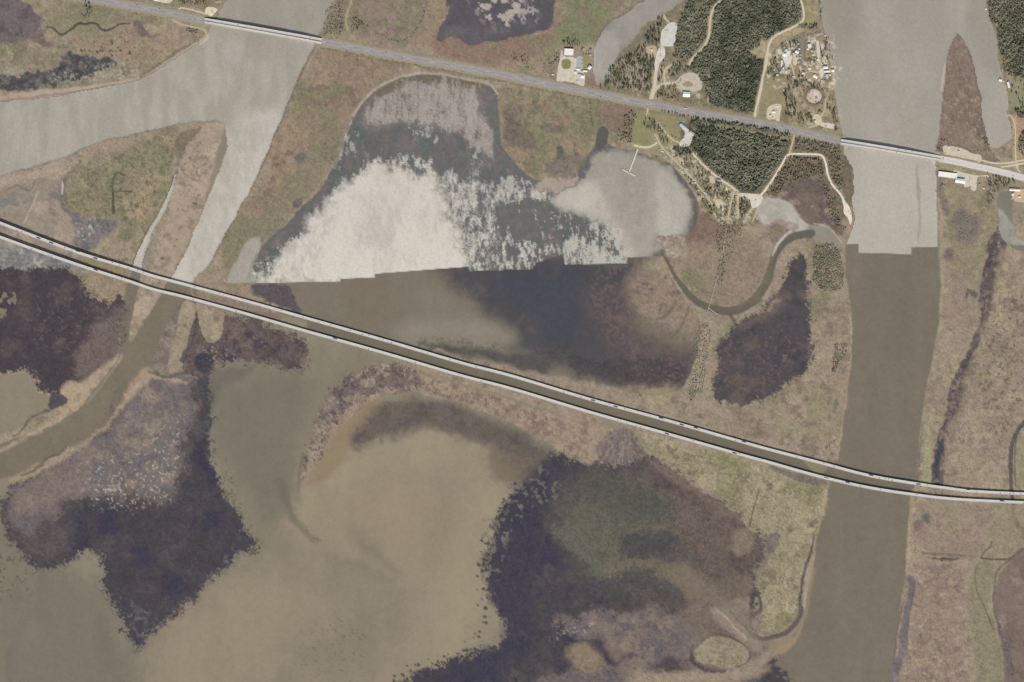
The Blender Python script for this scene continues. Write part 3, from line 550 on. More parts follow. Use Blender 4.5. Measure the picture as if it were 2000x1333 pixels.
# south of the viaducts
A([(1250, 845), (1340, 870), (1480, 910), (1600, 945), (1614, 970), (1600, 1030), (1580, 1120), (1560, 1200), (1520, 1235), (1480, 1225), (1500, 1180), (1480, 1140), (1510, 1080), (1480, 1040), (1400, 970), (1300, 900)],
  (150, 136, 103), f=5, warp=4, mix=[((134, 126, 88), nA, 0.0, 0.8), ((162, 144, 112), nB, 0.0, 0.9), ((126, 112, 86), nC, 0.4, 1.1)], tx=0.12)
A([(1370, 880), (1440, 895), (1470, 920), (1400, 910)], (130, 126, 84), f=8, warp=4, op=0.6)
LN([(1240, 845), (1262, 880), (1300, 906), (1350, 944), (1400, 976), (1440, 1004), (1466, 1034)], 3.5, (166, 148, 118), f=1.5, op=0.8, warp=2)
LN([(1483, 955), (1474, 985), (1468, 1010), (1464, 1026)], [1.6, 2.4, 2.6, 3], (96, 88, 72), f=0.9, warp=0.8)
A([(1498, 1060), (1512, 1045), (1522, 1050), (1514, 1075), (1500, 1082)], (118, 106, 98), f=2, warp=3)
LN([(1592, 1045), (1583, 1080), (1574, 1110), (1566, 1140), (1562, 1170), (1564, 1195), (1556, 1215), (1540, 1232), (1518, 1242), (1490, 1248), (1468, 1238), (1462, 1218), (1474, 1200), (1486, 1190), (1482, 1165), (1470, 1150), (1455, 1140)],
   [2, 6, 6, 5, 6, 8, 10, 9, 9, 9, 8, 7, 8, 7, 6, 6, 3], (100, 91, 88), f=1.4, warp=1, h=0.0, tz=0, zone=('creek', 'dark tidal creek wrapping the tip of the southern marsh', 'creek'))
LN([(1592, 1080), (1582, 1120), (1572, 1165), (1570, 1190)], [3, 8, 8, 3], (160, 140, 116), f=1.5, warp=1)
A([(1500, 1258), (1540, 1246), (1535, 1262), (1500, 1284), (1470, 1300), (1480, 1275)], (150, 130, 110), f=3, warp=2)
LN([(1545, 1250), (1525, 1268), (1490, 1292), (1440, 1318)], [3, 4, 4, 3], (166, 146, 122), f=2, warp=1.5)
LN([(850, 684), (930, 708), (1010, 732), (1080, 752), (1140, 766), (1200, 776)], [4, 10, 22, 34, 44, 40], (150, 131, 110), f=6, warp=3, h=0.2, tx=0.09, tz=0.06, mix=[((134, 115, 100), nC, 0.1, 0.9)],
   zone=('mudflat', 'tan mud strip along the north side of the viaducts', 'mudflat'))
# --- crescent of mud below the viaducts
LN([(770, 704), (860, 728), (960, 756), (1060, 786), (1160, 816)], [8, 14, 18, 22, 30], (152, 132, 110), f=5, warp=2, h=0.2, tx=0.09, tz=0.06, mix=[((136, 116, 100), nC, 0.1, 0.9)],
   zone=('mudflat', 'tan mud strip right under the southern viaduct', 'mudflat'))
A([(588, 935), (600, 890), (612, 840), (632, 800), (665, 755), (705, 725), (745, 708), (800, 722), (880, 745), (960, 770), (1050, 800), (1130, 822), (1220, 840), (1235, 870), (1250, 900), (1180, 910), (1120, 895), (1060, 862),
   (1000, 828), (930, 798), (860, 775), (800, 765), (745, 772), (700, 805), (665, 840), (640, 870), (612, 905), (596, 940)],
  (156, 134, 109), f=4, warp=3, h=0.25, tx=0.09, tz=0.07, mix=[((134, 114, 98), nC, 0.1, 0.9), ((146, 124, 106), nB, 0.1, 0.9)],
  zone=('mudflat', 'tan crescent shaped mudflat along the south side of the viaducts', 'mudflat'))
A([(640, 880), (690, 810), (735, 775), (760, 790), (740, 830), (700, 870), (660, 910), (620, 950), (600, 945)], (146, 125, 96), f=12, warp=5, op=0.85)
A([(660, 755), (700, 728), (750, 712), (800, 726), (830, 750), (790, 762), (740, 765), (690, 790), (660, 820), (628, 858), (612, 860), (618, 820), (640, 780)], (118, 104, 100), f=6, warp=4, rag=(6, 10), dith=2.5, tx=0.12, h=0.2,
  mix=[((152, 134, 114), nC, 0.15, 0.8), ((104, 92, 92), nB, 0.0, 0.8)], zone=('plant_bed', 'ragged purple plant bed on the tip of the crescent mudflat', 'plant bed'))
SP([(760, 720), (900, 755), (1000, 790), (1100, 830), (1090, 850), (960, 800), (840, 765)], (112, 96, 88), n=(7, 3), thr=0.3, op=0.7, f=6, seed=51)
A([(690, 850), (735, 800), (790, 778), (860, 782), (930, 805), (1000, 838), (1060, 872), (1080, 900), (1050, 920), (1000, 905), (950, 870), (880, 845), (800, 842), (740, 860), (700, 880)], (104, 95, 87), f=14, warp=5, tx=0.06, op=0.95,
  mix=[((92, 86, 84), nC, 0.1, 1.0)])
A([(960, 880), (1020, 890), (1070, 900), (1050, 930), (1000, 950), (960, 930)], (120, 106, 90), f=14, warp=6, op=0.8)
LN([(592, 890), (586, 930), (580, 960)], [8, 6, 3], (112, 102, 92), f=4, op=0.7, warp=2)
SP([(600, 860), (640, 840), (640, 880), (590, 940)], (98, 88, 84), n=(5, 2), thr=0.55, op=0.9, f=4, seed=52)
A([(1180, 850), (1215, 838), (1240, 850), (1262, 890), (1280, 910), (1220, 915), (1180, 905), (1165, 880)], (116, 103, 97), f=4, warp=3, tx=0.1, mix=[((140, 122, 108), nD, 0.1, 0.9)])
LN([(1160, 830), (1185, 850), (1200, 890), (1195, 910)], [4, 5, 3, 2], (150, 130, 108), f=3, op=0.7, warp=3)

_rf = random.Random(3)
for k_ in range(26):                       # drainage fan
    t_ = k_ / 25; x0_ = 1208 + 26 * t_ + _rf.uniform(-4, 4); x1_ = 1172 + 100 * t_ + _rf.uniform(-5, 5); y0_ = 846 + _rf.uniform(-6, 10); y1_ = 906 + _rf.uniform(-14, 10)
    LN([(x0_, y0_), ((x0_ + x1_) / 2 + _rf.uniform(-4, 4), (y0_ + y1_) / 2), (x1_, y1_)], [0.8, 1.8, 2.6], (98, 88, 86) if k_ % 3 else (150, 132, 116), f=1.4, op=0.7, warp=1.5)
for k_ in range(90):                       # drag marks and pools on the crescent
    t_ = _rf.random(); x_ = 800 + 380 * t_; y_ = 738 + 0.272 * (x_ - 800) + _rf.uniform(4, 46) * (0.5 + 0.6 * t_)
    L_ = _rf.uniform(5, 14); LN([(x_, y_), (x_ - L_ * .5, y_ + L_)], _rf.uniform(1.2, 2.4), (118, 100, 88), f=1.3, op=0.55, warp=1.5, sm=False)
for k_ in range(40):
    t_ = _rf.random(); x_ = 1040 + 150 * t_; y_ = 742 + 0.24 * (x_ - 1040) + _rf.uniform(-8, 16)
    LN([(x_, y_), (x_ - 2, y_ + _rf.uniform(5, 12))], _rf.uniform(1.2, 2.2), (114, 98, 88), f=1.3, op=0.5, warp=1.5, sm=False)
# --- large dark bed of the south
A([(1085, 888), (1060, 902), (1048, 930), (1010, 960), (985, 985), (966, 1020), (955, 1060), (945, 1100), (948, 1150), (965, 1180), (984, 1215), (990, 1245), (930, 1274), (880, 1288), (838, 1305), (800, 1322), (772, 1342), (740, 1420),
   (1500, 1420), (1520, 1300), (1480, 1250), (1462, 1210), (1480, 1180), (1470, 1120), (1500, 1080), (1460, 1030), (1390, 975), (1320, 925), (1270, 895), (1220, 905), (1150, 905)],
  (82, 77, 83), f=6, warp=4.5, rag=(6, 11), dith=3.0, tx=0.08, h=0.0, tz=0.03, mix=[((92, 85, 86), nB, 0.0, 1.0), ((70, 68, 84), nA, 0.2, 1.0)],
  zone=('plant_bed', 'largest dark plant bed filling the southern bay', 'plant bed'))
A([(1040, 905), (1100, 895), (1150, 910), (1100, 950), (1060, 1000), (1050, 1080), (1040, 1160), (1050, 1250), (1000, 1300), (880, 1330), (820, 1330), (930, 1280), (990, 1250), (970, 1180), (955, 1110), (975, 1030), (1010, 970)], (72, 70, 83), f=16, warp=6, op=0.8)
A([(1120, 920), (1250, 925), (1340, 990), (1400, 1060), (1440, 1130), (1400, 1200), (1250, 1180), (1150, 1140), (1090, 1040), (1090, 960)], (100, 94, 88), f=34, warp=10, op=0.75, tx=0.07)
A([(1110, 1010), (1140, 980), (1200, 985), (1260, 1010), (1300, 1030), (1240, 1040), (1200, 1060), (1210, 1100), (1190, 1130), (1160, 1130), (1120, 1080), (1070, 1030)], (103, 100, 90), f=12, warp=6, op=0.9)
A([(1180, 1095), (1240, 1090), (1300, 1100), (1310, 1130), (1250, 1115), (1190, 1130)], (112, 105, 90), f=8, warp=4, op=0.8)
A([(1160, 930), (1240, 925), (1320, 950), (1400, 1000), (1330, 1020), (1240, 1000), (1170, 985)], (97, 91, 86), f=16, warp=6, op=0.8, mix=[((86, 80, 84), nC, 0, 1)])
LN([(1230, 1035), (1270, 1030), (1310, 1036), (1345, 1052)], [4, 6, 6, 3], (118, 106, 90), f=4, op=0.7, warp=2)
A([(1215, 1055), (1240, 1042), (1280, 1045), (1320, 1055), (1300, 1080), (1250, 1090), (1225, 1085)], (86, 82, 85), f=7, warp=4, rag=(5, 9), dith=2.5, op=0.8)
A([(1190, 1135), (1220, 1118), (1260, 1118), (1290, 1130), (1280, 1150), (1220, 1155)], (90, 85, 85), f=7, warp=4, rag=(4, 9), dith=2.5, op=0.75)
A([(1320, 950), (1390, 980), (1460, 1032), (1490, 1066), (1470, 1110), (1440, 1130), (1370, 1100), (1340, 1050), (1310, 1000)], (108, 95, 90), f=12, warp=6, op=0.85, tx=0.07, mix=[((96, 86, 84), nC, 0.1, 1)])
LN([(1262, 898), (1310, 925), (1360, 962), (1420, 1005)], [10, 14, 14, 10], (122, 105, 96), f=6, op=0.75, warp=3)
A([(1430, 1045), (1455, 1030), (1468, 1050), (1460, 1075), (1440, 1078)], (136, 118, 100), f=6, warp=3, op=0.8)
A([(1300, 1100), (1360, 1110), (1400, 1130), (1460, 1120), (1470, 1150), (1430, 1190), (1370, 1180), (1330, 1150)], (126, 112, 98), f=12, warp=5, op=0.85, tx=0.06)
A([(1390, 1200), (1420, 1175), (1450, 1165), (1465, 1180), (1462, 1210), (1470, 1240), (1490, 1262), (1450, 1250), (1410, 1225)], (138, 121, 104), f=4, warp=3, h=0.1, tx=0.08,
  zone=('mudflat', 'streaky tan mudflat beside the small marsh island', 'mudflat'))
LN([(1395, 1188), (1420, 1205), (1430, 1225), (1450, 1245), (1468, 1262)], [3, 3, 4, 4, 3], (164, 144, 120), f=1.8, warp=1.5)
LN([(1425, 1190), (1445, 1215), (1470, 1245)], 2, (106, 96, 88), f=1.5, op=0.8, warp=1.5)
A([(1080, 1215), (1150, 1200), (1240, 1195), (1280, 1180), (1340, 1210), (1370, 1240), (1350, 1280), (1300, 1290), (1180, 1300), (1060, 1330), (1000, 1420), (1400, 1420), (1480, 1310), (1380, 1310), (1290, 1305)], (112, 99, 93), f=14, warp=8, tx=0.1, op=0.9,
  mix=[((128, 110, 98), nB, 0.0, 0.9), ((98, 90, 90), nC, 0.2, 1.0)], zone=('mudflat', 'brown weedy mudflat at the southern end of the bay', 'mudflat'))
A([(1110, 1265), (1140, 1255), (1165, 1275), (1170, 1300), (1140, 1315), (1110, 1295)], (146, 125, 98), f=12, warp=4, op=0.9)
A([(1180, 1250), (1230, 1260), (1210, 1290), (1180, 1275)], (136, 117, 100), f=10, warp=4, op=0.6)
A([(1230, 1320), (1300, 1310), (1400, 1318), (1480, 1300), (1500, 1310), (1420, 1345), (1380, 1420), (1200, 1420)], (146, 128, 106), f=8, warp=4, op=0.9, h=0.1)
SP([(1090, 1215), (1180, 1200), (1150, 1250), (1080, 1250)], (158, 146, 146), n=(4.4, 2), thr=0.8, op=0.7, f=8, seed=55)
SP([(1170, 1170), (1300, 1150), (1350, 1200), (1200, 1200)], (90, 80, 74), n=(6, 3), thr=0.2, op=0.6, f=10, seed=56)
SP([(1060, 1280), (1200, 1310), (1350, 1290), (1330, 1350), (1060, 1350)], (92, 84, 86), n=(7, 3), thr=0.3, op=0.5, f=10, seed=57)
SP([(940, 1030), (985, 1000), (1010, 960), (1060, 900), (1100, 960), (1040, 1000), (990, 1060), (965, 1200), (950, 1200)], (122, 115, 104), n=(9, 3), thr=0.35, op=0.65, f=7, seed=58)
for k_ in range(46):                       # round weed clumps off the edge of the bed
    t_ = k_ / 45.0; rr = random.Random(k_ + 400)
    edge = [(1050, 925), (1000, 962), (958, 1030), (942, 1100), (938, 1160), (955, 1200), (945, 1240), (900, 1272), (850, 1292), (800, 1312), (772, 1335)]
    i_ = min(int(t_ * 10), 9); u_ = t_ * 10 - i_
    ax_ = edge[i_][0] * (1 - u_) + edge[i_ + 1][0] * u_ + rr.uniform(-14, 6); ay_ = edge[i_][1] * (1 - u_) + edge[i_ + 1][1] * u_ + rr.uniform(-10, 6)
    LN([(ax_, ay_), (ax_ + 1, ay_ + 1)], [rr.uniform(2.5, 7)] * 2, (86, 80, 80), f=1.0, op=0.9, warp=1.5, sm=False)
A([(1260, 905), (1390, 985), (1466, 1045), (1490, 1075), (1470, 1130), (1430, 1160), (1380, 1120), (1330, 1060), (1280, 1000), (1200, 950)], (108, 97, 90), f=30, warp=8, op=0.8, tx=0.08, mix=[((92, 85, 84), nB, 0.0, 0.9)])
A([(1140, 930), (1220, 930), (1300, 970), (1330, 1010), (1260, 1020), (1180, 1010)], (94, 92, 86), f=22, warp=6, op=0.7)
LN([(1284, 908), (1340, 945), (1400, 985), (1450, 1022)], [10, 14, 16, 12], (118, 103, 96), f=8, op=0.8, warp=3)
A([(1432, 1048), (1455, 1034), (1470, 1052), (1462, 1080), (1440, 1082)], (136, 119, 102), f=7, warp=3, op=0.8)
A([(1330, 1190), (1400, 1160), (1470, 1190), (1480, 1240), (1510, 1270), (1470, 1310), (1380, 1330), (1330, 1300), (1345, 1240)], (124, 109, 98), f=16, warp=5, op=0.8, tx=0.08)
LN([(1230, 1350), (1320, 1328), (1400, 1322), (1458, 1306), (1508, 1276), (1546, 1248)], [34, 30, 22, 20, 20, 10], (151, 132, 110), f=7, op=0.95, warp=3, h=0.1)
LN([(1395, 1195), (1415, 1205), (1432, 1228), (1455, 1248), (1480, 1268)], [10, 22, 26, 22, 14], (142, 124, 106), f=5, op=0.9, warp=3)
LN([(1398, 1188), (1420, 1206), (1434, 1228), (1458, 1250)], [2, 3, 3, 3], (166, 146, 122), f=1.6, warp=1.5)
LN([(1425, 1190), (1446, 1216), (1472, 1246)], 2, (104, 94, 86), f=1.5, op=0.8, warp=1.5)
# small marsh island
LN([(1352, 1262), (1350, 1290), (1380, 1308), (1420, 1310)], [6, 8, 6, 4], (82, 78, 84), f=3, op=0.8, warp=2)
marsh([(1355, 1276), (1366, 1260), (1385, 1248), (1402, 1243), (1430, 1250), (1455, 1262), (1462, 1276), (1458, 1294), (1440, 1301), (1408, 1305), (1388, 1298), (1372, 1298), (1360, 1290)],
      'small oval marsh island off the southern marsh tip', col=(148, 134, 107), mix=[((138, 127, 97), nC, 0, 0.8), ((130, 114, 90), nD, 0.3, 1)], warp=1.5)
LN([(1385, 1237), (1405, 1240), (1430, 1247), (1460, 1266), (1462, 1290), (1440, 1303)], [2, 4, 3, 2, 3, 3], (100, 90, 84), f=1.4, op=0.85, warp=1)

# --- dredged channel between the viaducts
NV = [(-100, 396), (0, 436), (150, 493), (250, 523.5), (300, 540), (375, 560), (500, 594), (600, 622.5), (750, 665), (900, 709), (1000, 735), (1150, 780), (1300, 821), (1450, 864), (1500, 878), (1600, 904), (1700, 930),
      (1800, 947), (1850, 954), (1900, 960), (2000, 965), (2100, 967)]
SV = [(-100, 424), (0, 463.5), (150, 517), (250, 549), (300, 566), (350, 578), (425, 598), (500, 619), (600, 648), (750, 690), (900, 734), (1000, 760), (1150, 805), (1300, 847), (1450, 889.5), (1500, 903), (1600, 931), (1700, 953.5),
      (1800, 968.5), (1850, 974), (1900, 977.5), (2000, 982), (2100, 985)]
A([p for p in NV if 560 < p[0] < 1640 or p[0] > 1690] + [p for p in SV if 560 < p[0]][::-1], (116, 108, 93), f=2, warp=0.3, sm=False, h=0, tz=0, tx=0.02,
  zone=('canal', 'straight olive dredged channel between the twin viaducts', 'canal'))
A([(1570, 896), (1600, 905), (1618, 914), (1600, 926), (1580, 912)], (140, 128, 98), f=3, warp=2, h=0.5)
A([(1500, 908), (1560, 925), (1610, 938), (1612, 946), (1570, 945), (1525, 925)], (116, 108, 95), f=2.5, warp=1.5, h=0, tz=0)
LN([(380, 572), (440, 588), (500, 606), (540, 620)], 14, (136, 118, 100), f=4, warp=2)

# --- lagoon north of the seam
LAG = [(488, 520), (500, 495), (530, 462), (560, 436), (590, 405), (618, 378), (640, 350), (656, 318), (666, 290), (674, 262), (684, 236), (700, 208), (720, 186), (745, 167), (775, 152), (810, 144), (845, 145), (880, 150), (915, 154), (945, 162),
       (966, 172), (973, 188), (972, 212), (974, 245), (982, 285), (1000, 315), (1030, 343), (1060, 352), (1092, 352), (1118, 342), (1140, 320), (1156, 298), (1165, 275), (1168, 254), (1180, 247), (1189, 256), (1188, 278), (1204, 289),
       (1226, 293), (1258, 300), (1292, 314), (1318, 332), (1340, 360), (1356, 392), (1360, 415), (1352, 440), (1338, 458), (1336, 480), (1318, 490), (1290, 496), (1282, 515), (1225, 535), (1050, 545), (900, 545), (640, 570), (490, 565)]
A(LAG, (106, 103, 103), clip=True, f=1.5, warp=2, h=0.0, tz=0, tx=0.05, mix=[((100, 104, 102), nB, -0.3, 0.6), ((118, 109, 104), nC, 0.2, 1.0)],
  zone=('lagoon', 'pale lagoon with painted sun glint south of the highway', 'lagoon'))
LN([(690, 226), (703, 205), (722, 184), (748, 165), (780, 152), (815, 143), (850, 145), (890, 151), (930, 158), (958, 166), (972, 182)], [5, 5, 5, 5, 5, 5, 4, 4, 4, 5, 5], (166, 154, 134), f=1.5, warp=1, h=0.3,
   zone=('beach', 'thin pale beach rimming the north end of the lagoon', 'beach'))
LN([(655, 330), (668, 292), (678, 258), (690, 228)], 4, (152, 142, 124), f=2, op=0.8, warp=1.5)
A([(700, 240), (730, 195), (775, 162), (850, 155), (935, 165), (948, 225), (965, 290), (920, 280), (860, 245), (790, 240), (735, 250)], (134, 121, 111), f=12, warp=6, tx=0.08, mix=[((116, 106, 100), nC, 0.0, 0.9)])
A([(735, 178), (780, 156), (840, 150), (920, 158), (955, 170), (900, 172), (850, 163), (800, 165), (750, 185)], (118, 107, 92), f=3, warp=2)
A([(1060, 352), (1095, 352), (1125, 338), (1130, 350), (1100, 372), (1060, 375), (1045, 360)], (164, 146, 130), f=4, warp=4, h=0.2, rag=(4, 9), zone=('mudflat', 'pinkish mud shoal on the north shore of the lagoon', 'mudflat'))
A([(478, 480), (508, 462), (502, 505), (494, 530), (496, 556), (440, 556)], (160, 152, 137), f=3, warp=2.5, clip=True, tx=0.05)  # pale triangle of glint painted into the water colour
A([(500, 505), (530, 500), (540, 530), (530, 556), (498, 556), (494, 530)], (104, 104, 100), f=4, warp=4, clip=True, tx=0.12, mix=[((150, 146, 138), nD, 0.1, 0.8)])
A([(1085, 290), (1100, 286), (1102, 310), (1090, 318)], (94, 92, 92), f=2, warp=2)
A([(1075, 315), (1130, 300), (1140, 320), (1110, 345), (1070, 345)], (120, 108, 98), f=5, warp=4, op=0.8)
LN([(1170, 252), (1180, 246), (1189, 258), (1188, 280), (1176, 292)], 2, (150, 134, 112), f=1.2, op=0.8)
A([(1168, 256), (1180, 249), (1187, 260), (1182, 290), (1166, 296)], (92, 92, 88), f=2.5, warp=1.5)
LN([(1300, 316), (1330, 346), (1350, 378), (1361, 405), (1354, 436), (1342, 452)], [4, 8, 8, 8, 9, 6], (104, 95, 92), f=2, warp=1, h=0.1)
LN([(1286, 300), (1316, 322), (1340, 350), (1360, 384)], [4, 5, 5, 3], (158, 142, 116), f=1.5, op=0.9, warp=1)
A([(1283, 466), (1300, 464), (1325, 452), (1336, 462), (1342, 482), (1338, 500), (1310, 502), (1296, 486)], (150, 133, 114), f=2, warp=3.5, h=0.2, tx=0.1, mix=[((172, 154, 134), nD, 0.1, 0.9), ((124, 110, 100), nC, 0.2, 0.9)], zone=('mudflat', 'tan mud spit where the creek leaves the lagoon', 'mudflat'))

# --- east bank
marsh([(1836, 300), (1830, 350), (1829, 400), (1833, 450), (1837, 500), (1837, 560), (1835, 610), (1829, 660), (1820, 706), (1810, 760), (1801, 810), (1795, 860), (1790, 900), (1787, 940), (1782, 980), (1776, 1030), (1772, 1080), (1768, 1130),
       (1760, 1180), (1752, 1240), (1745, 1290), (1738, 1340), (1733, 1420), (2110, 1420), (2110, 300), (1950, 290)], 'tan marsh on the east bank of the eastern river', warp=1.2, mix=[(GRN, nA, 0.1, 0.9)] + DRY)
marsh([(1870, 65), (1856, 88), (1849, 118), (1846, 150), (1841, 182), (1837, 220), (1835, 262), (1836, 300), (1945, 318), (1940, 300), (1930, 280), (1922, 242), (1916, 210), (1914, 182), (1906, 152), (1896, 112), (1884, 84)],
      'wedge shaped brown marsh island in the eastern river', col=(128, 108, 93), mix=[((138, 118, 100), nB, -0.1, 0.8), ((118, 98, 86), nA, 0.0, 0.8), ((150, 132, 108), nD, 0.4, 1.1)], warp=1.2)
LN([(1872, 66), (1890, 92), (1900, 125), (1910, 160), (1916, 190)], [2, 5, 6, 6, 5], (112, 102, 92), f=2, op=0.8, warp=1.5)
LN([(1846, 125), (1843, 150), (1838, 178)], [3, 5, 3], (172, 152, 132), f=1.5, warp=1)
LN([(1840, 190), (1837, 225), (1834, 260)], [5, 6, 3], (124, 112, 112), f=2, op=0.8, warp=1)
LN([(1875, 60), (1880, 30), (1885, 0), (1890, -80)], [4, 14, 18, 20], (160, 142, 122), f=10, op=0.5, warp=3)
marsh([(1926, -90), (1924, 0), (1930, 26), (1940, 56), (1948, 90), (1952, 122), (1958, 152), (1966, 178), (1969, 204), (1968, 226), (1975, 248), (1976, 280), (1975, 312), (2110, 330), (2110, -90)],
      'wooded green shore east of the narrow channel', col=(130, 124, 90), warp=1)
A([(1968, 160), (2010, 155), (2100, 160), (2100, 215), (1975, 215), (1970, 190)], (140, 134, 98), f=3, warp=2)
A([(1976, 228), (1996, 230), (2006, 250), (1998, 310), (1980, 312)], (166, 136, 108), f=3, warp=1.5)
A([(1838, 352), (1870, 365), (1920, 370), (1945, 395), (1945, 450), (1930, 530), (1915, 570), (1880, 590), (1860, 560), (1855, 500), (1850, 430)], (140, 127, 96), f=8, warp=5, op=0.9, mix=[((126, 116, 90), nB, 0.0, 0.8), ((154, 138, 104), nC, 0.3, 1)])
A([(1862, 420), (1890, 405), (1910, 440), (1905, 480), (1880, 475), (1870, 450)], (112, 104, 96), f=10, warp=6, op=0.8)
LN([(1834, 400), (1840, 450), (1842, 510), (1840, 590), (1838, 640)], [4, 8, 7, 5, 4], (156, 138, 116), f=3, op=0.8, warp=1.5)
LN([(1836, 330), (1840, 380), (1850, 410)], [4, 14, 16], (122, 104, 94), f=4, op=0.8, warp=2)
A([(1850, 480), (1862, 490), (1862, 510), (1845, 505)], (116, 102, 92), f=4, warp=3)
A([(1846, 520), (1870, 520), (1900, 560), (1915, 600), (1900, 660), (1870, 700), (1850, 660), (1848, 600)], (146, 127, 104), f=10, warp=5, op=0.8, mix=[(RED, nC, 0.1, 0.9)])
LN([(1968, 430), (1958, 455), (1950, 480), (1942, 515), (1934, 555), (1928, 590), (1924, 620), (1914, 650), (1898, 688), (1888, 720), (1876, 760), (1862, 810), (1850, 850), (1836, 880), (1830, 930), (1828, 948)],
   [22, 28, 36, 38, 36, 28, 18, 14, 18, 34, 36, 34, 32, 26, 28, 20], (98, 88, 87), f=2.5, warp=3, rag=(2, 8), h=0.1, tx=0.13, tz=0.05, mix=[((80, 76, 80), nC, 0.0, 0.8), ((132, 114, 102), nD, 0.1, 0.9)],
   zone=('creek', 'dark weedy creek running down the east bank', 'creek'))
LN([(1950, 490), (1944, 530), (1934, 590), (1924, 640), (1905, 680), (1892, 700)], [8, 8, 5, 5, 5, 3], (74, 70, 76), f=2, op=0.85, warp=1.5)
LN([(1842, 860), (1834, 890), (1828, 930)], [10, 14, 10], (74, 71, 82), f=2, op=0.95, warp=1.5)
LN([(1905, 578), (1890, 570), (1885, 580)], [10, 7, 4], (104, 92, 86), f=3, warp=2)
LN([(1822, 800), (1814, 850), (1811, 890), (1809, 936)], [6, 11, 16, 19], (152, 144, 104), f=1.8, warp=1.5, h=0.8, tx=0.1)
LN([(1790, 940), (1795, 880), (1802, 830)], [7, 4, 2], (118, 104, 102), f=2, op=0.8, warp=1)
A([(1848, 940), (1850, 850), (1880, 760), (1900, 700), (1930, 620), (1950, 520), (1965, 490), (2100, 500), (2100, 800), (1980, 820), (1965, 900), (1970, 950)], (147, 127, 106), f=8, warp=5, op=0.9,
  mix=[((134, 113, 97), nC, 0.15, 0.9), ((156, 138, 110), nB, 0.0, 0.8), ((140, 126, 96), nA, 0.2, 0.9)], tx=0.11)
SP([(1900, 740), (1960, 600), (2000, 560), (2000, 800), (1930, 860)], (100, 84, 78), n=(5, 2), thr=0.7, op=0.7, f=14, seed=71)
A([(1978, 830), (2000, 850), (2100, 850), (2100, 950), (1990, 955), (1980, 900)], (146, 132, 100), f=3, warp=2, op=0.9)
A([(1948, 382), (1960, 372), (1976, 378), (1979, 420), (1981, 455), (1994, 470), (2110, 488), (2110, 515), (2000, 492), (1975, 482), (1958, 462), (1950, 430)], (126, 124, 108), f=1.5, warp=1.5, h=0, tx=0.03, tz=0,
  zone=('pond', 'green boat basin beside the roadside sheds on the east bank', 'pond'))
LN([(2010, 815), (1994, 832), (1980, 856), (1974, 890), (1974, 930), (1978, 985), (1984, 1015), (2000, 1040), (2030, 1062)], [8, 8, 8, 8, 8, 8, 9, 10, 10], (96, 90, 84), f=1, warp=0.8, h=0, tz=0,
   zone=('creek', 'narrow bending creek at the eastern edge of the marsh', 'creek'))
LN([(2006, 828), (1990, 842), (1983, 870), (1981, 910), (1984, 950)], 2.5, (86, 78, 82), f=1, op=0.8)
# lower east bank
A([(1790, 985), (1870, 985), (1960, 990), (1940, 1060), (1900, 1090), (1800, 1080)], (148, 128, 106), f=8, warp=5, op=0.9, mix=[((140, 116, 102), nB, 0.0, 0.8), ((142, 130, 98), nA, 0.1, 0.8)])
A([(1940, 990), (2100, 990), (2100, 1080), (1960, 1100), (1910, 1085), (1930, 1040)], (140, 128, 98), f=8, warp=4, op=0.8)
A([(1790, 1110), (1870, 1105), (1880, 1180), (1890, 1260), (1880, 1340), (1770, 1340), (1765, 1250)], (146, 121, 104), f=12, warp=6, op=0.9, mix=[((130, 110, 98), nC, 0.2, 0.9), (OCH, nD, 0.3, 1)])
A([(1896, 1110), (1945, 1100), (1930, 1180), (1950, 1250), (1965, 1330), (1960, 1420), (1920, 1420), (1905, 1280), (1895, 1200)], (134, 125, 95), f=6, warp=3, op=0.9, mix=[((126, 124, 88), nB, 0.0, 0.8)])
A([(1970, 1100), (2000, 1070), (2100, 1060), (2100, 1420), (1985, 1420), (1960, 1290), (1945, 1210), (1940, 1150)], (124, 104, 92), f=3, warp=2, h=0.3, tx=0.08, mix=[((140, 120, 104), nB, 0.0, 0.9), ((114, 94, 84), nA, 0.2, 0.9)],
  zone=('mudflat', 'round brown flat enclosed by creeks on the lower east bank', 'mudflat'))
LN([(1998, 1072), (1978, 1088), (1956, 1108), (1944, 1125), (1940, 1160), (1942, 1190), (1950, 1220), (1962, 1260), (1975, 1310), (1985, 1420)], [5, 4, 3.5, 3.5, 3, 3, 6, 12, 12, 8], (106, 93, 90), f=1.6, op=0.95, warp=1.2, tx=0.13)
LN([(1916, 1091), (1940, 1093), (1970, 1092), (1980, 1086)], [2.2, 3, 3, 2.5], (86, 78, 68), f=1, warp=0.6)
LN([(1916, 1090), (1922, 1078), (1934, 1070), (1938, 1058)], [3.5, 3, 2.5, 2.5], (92, 84, 76), f=1.2, warp=0.8)
LN([(1914, 1096), (1906, 1112), (1903, 1130), (1909, 1158), (1920, 1180), (1930, 1205), (1942, 1232)], [1.5, 2.5, 2, 2, 2, 2.5, 3], (106, 98, 72), f=1, warp=0.6)
LN([(1800, 1081), (1830, 1083), (1880, 1084), (1910, 1087)], [4, 4, 2, 1.5], (112, 112, 88), f=1.5, warp=1)
LN([(1810, 1091), (1840, 1093), (1870, 1092)], [3, 4, 3], (84, 80, 66), f=1, op=0.9, warp=1.5, rag=(1.5, 5))
LN([(1784, 960), (1776, 1030), (1772, 1090), (1770, 1120)], [8, 8, 6, 4], (160, 140, 117), f=2, warp=1)
LN([(1770, 1128), (1780, 1136), (1778, 1165), (1773, 1190), (1765, 1230), (1760, 1270), (1752, 1300), (1745, 1335), (1738, 1420)], [10, 14, 14, 13, 13, 14, 16, 12, 12], (112, 101, 103), f=2.5, warp=1.6, tx=0.08, mix=[((134, 120, 112), nC, 0.2, 1)])
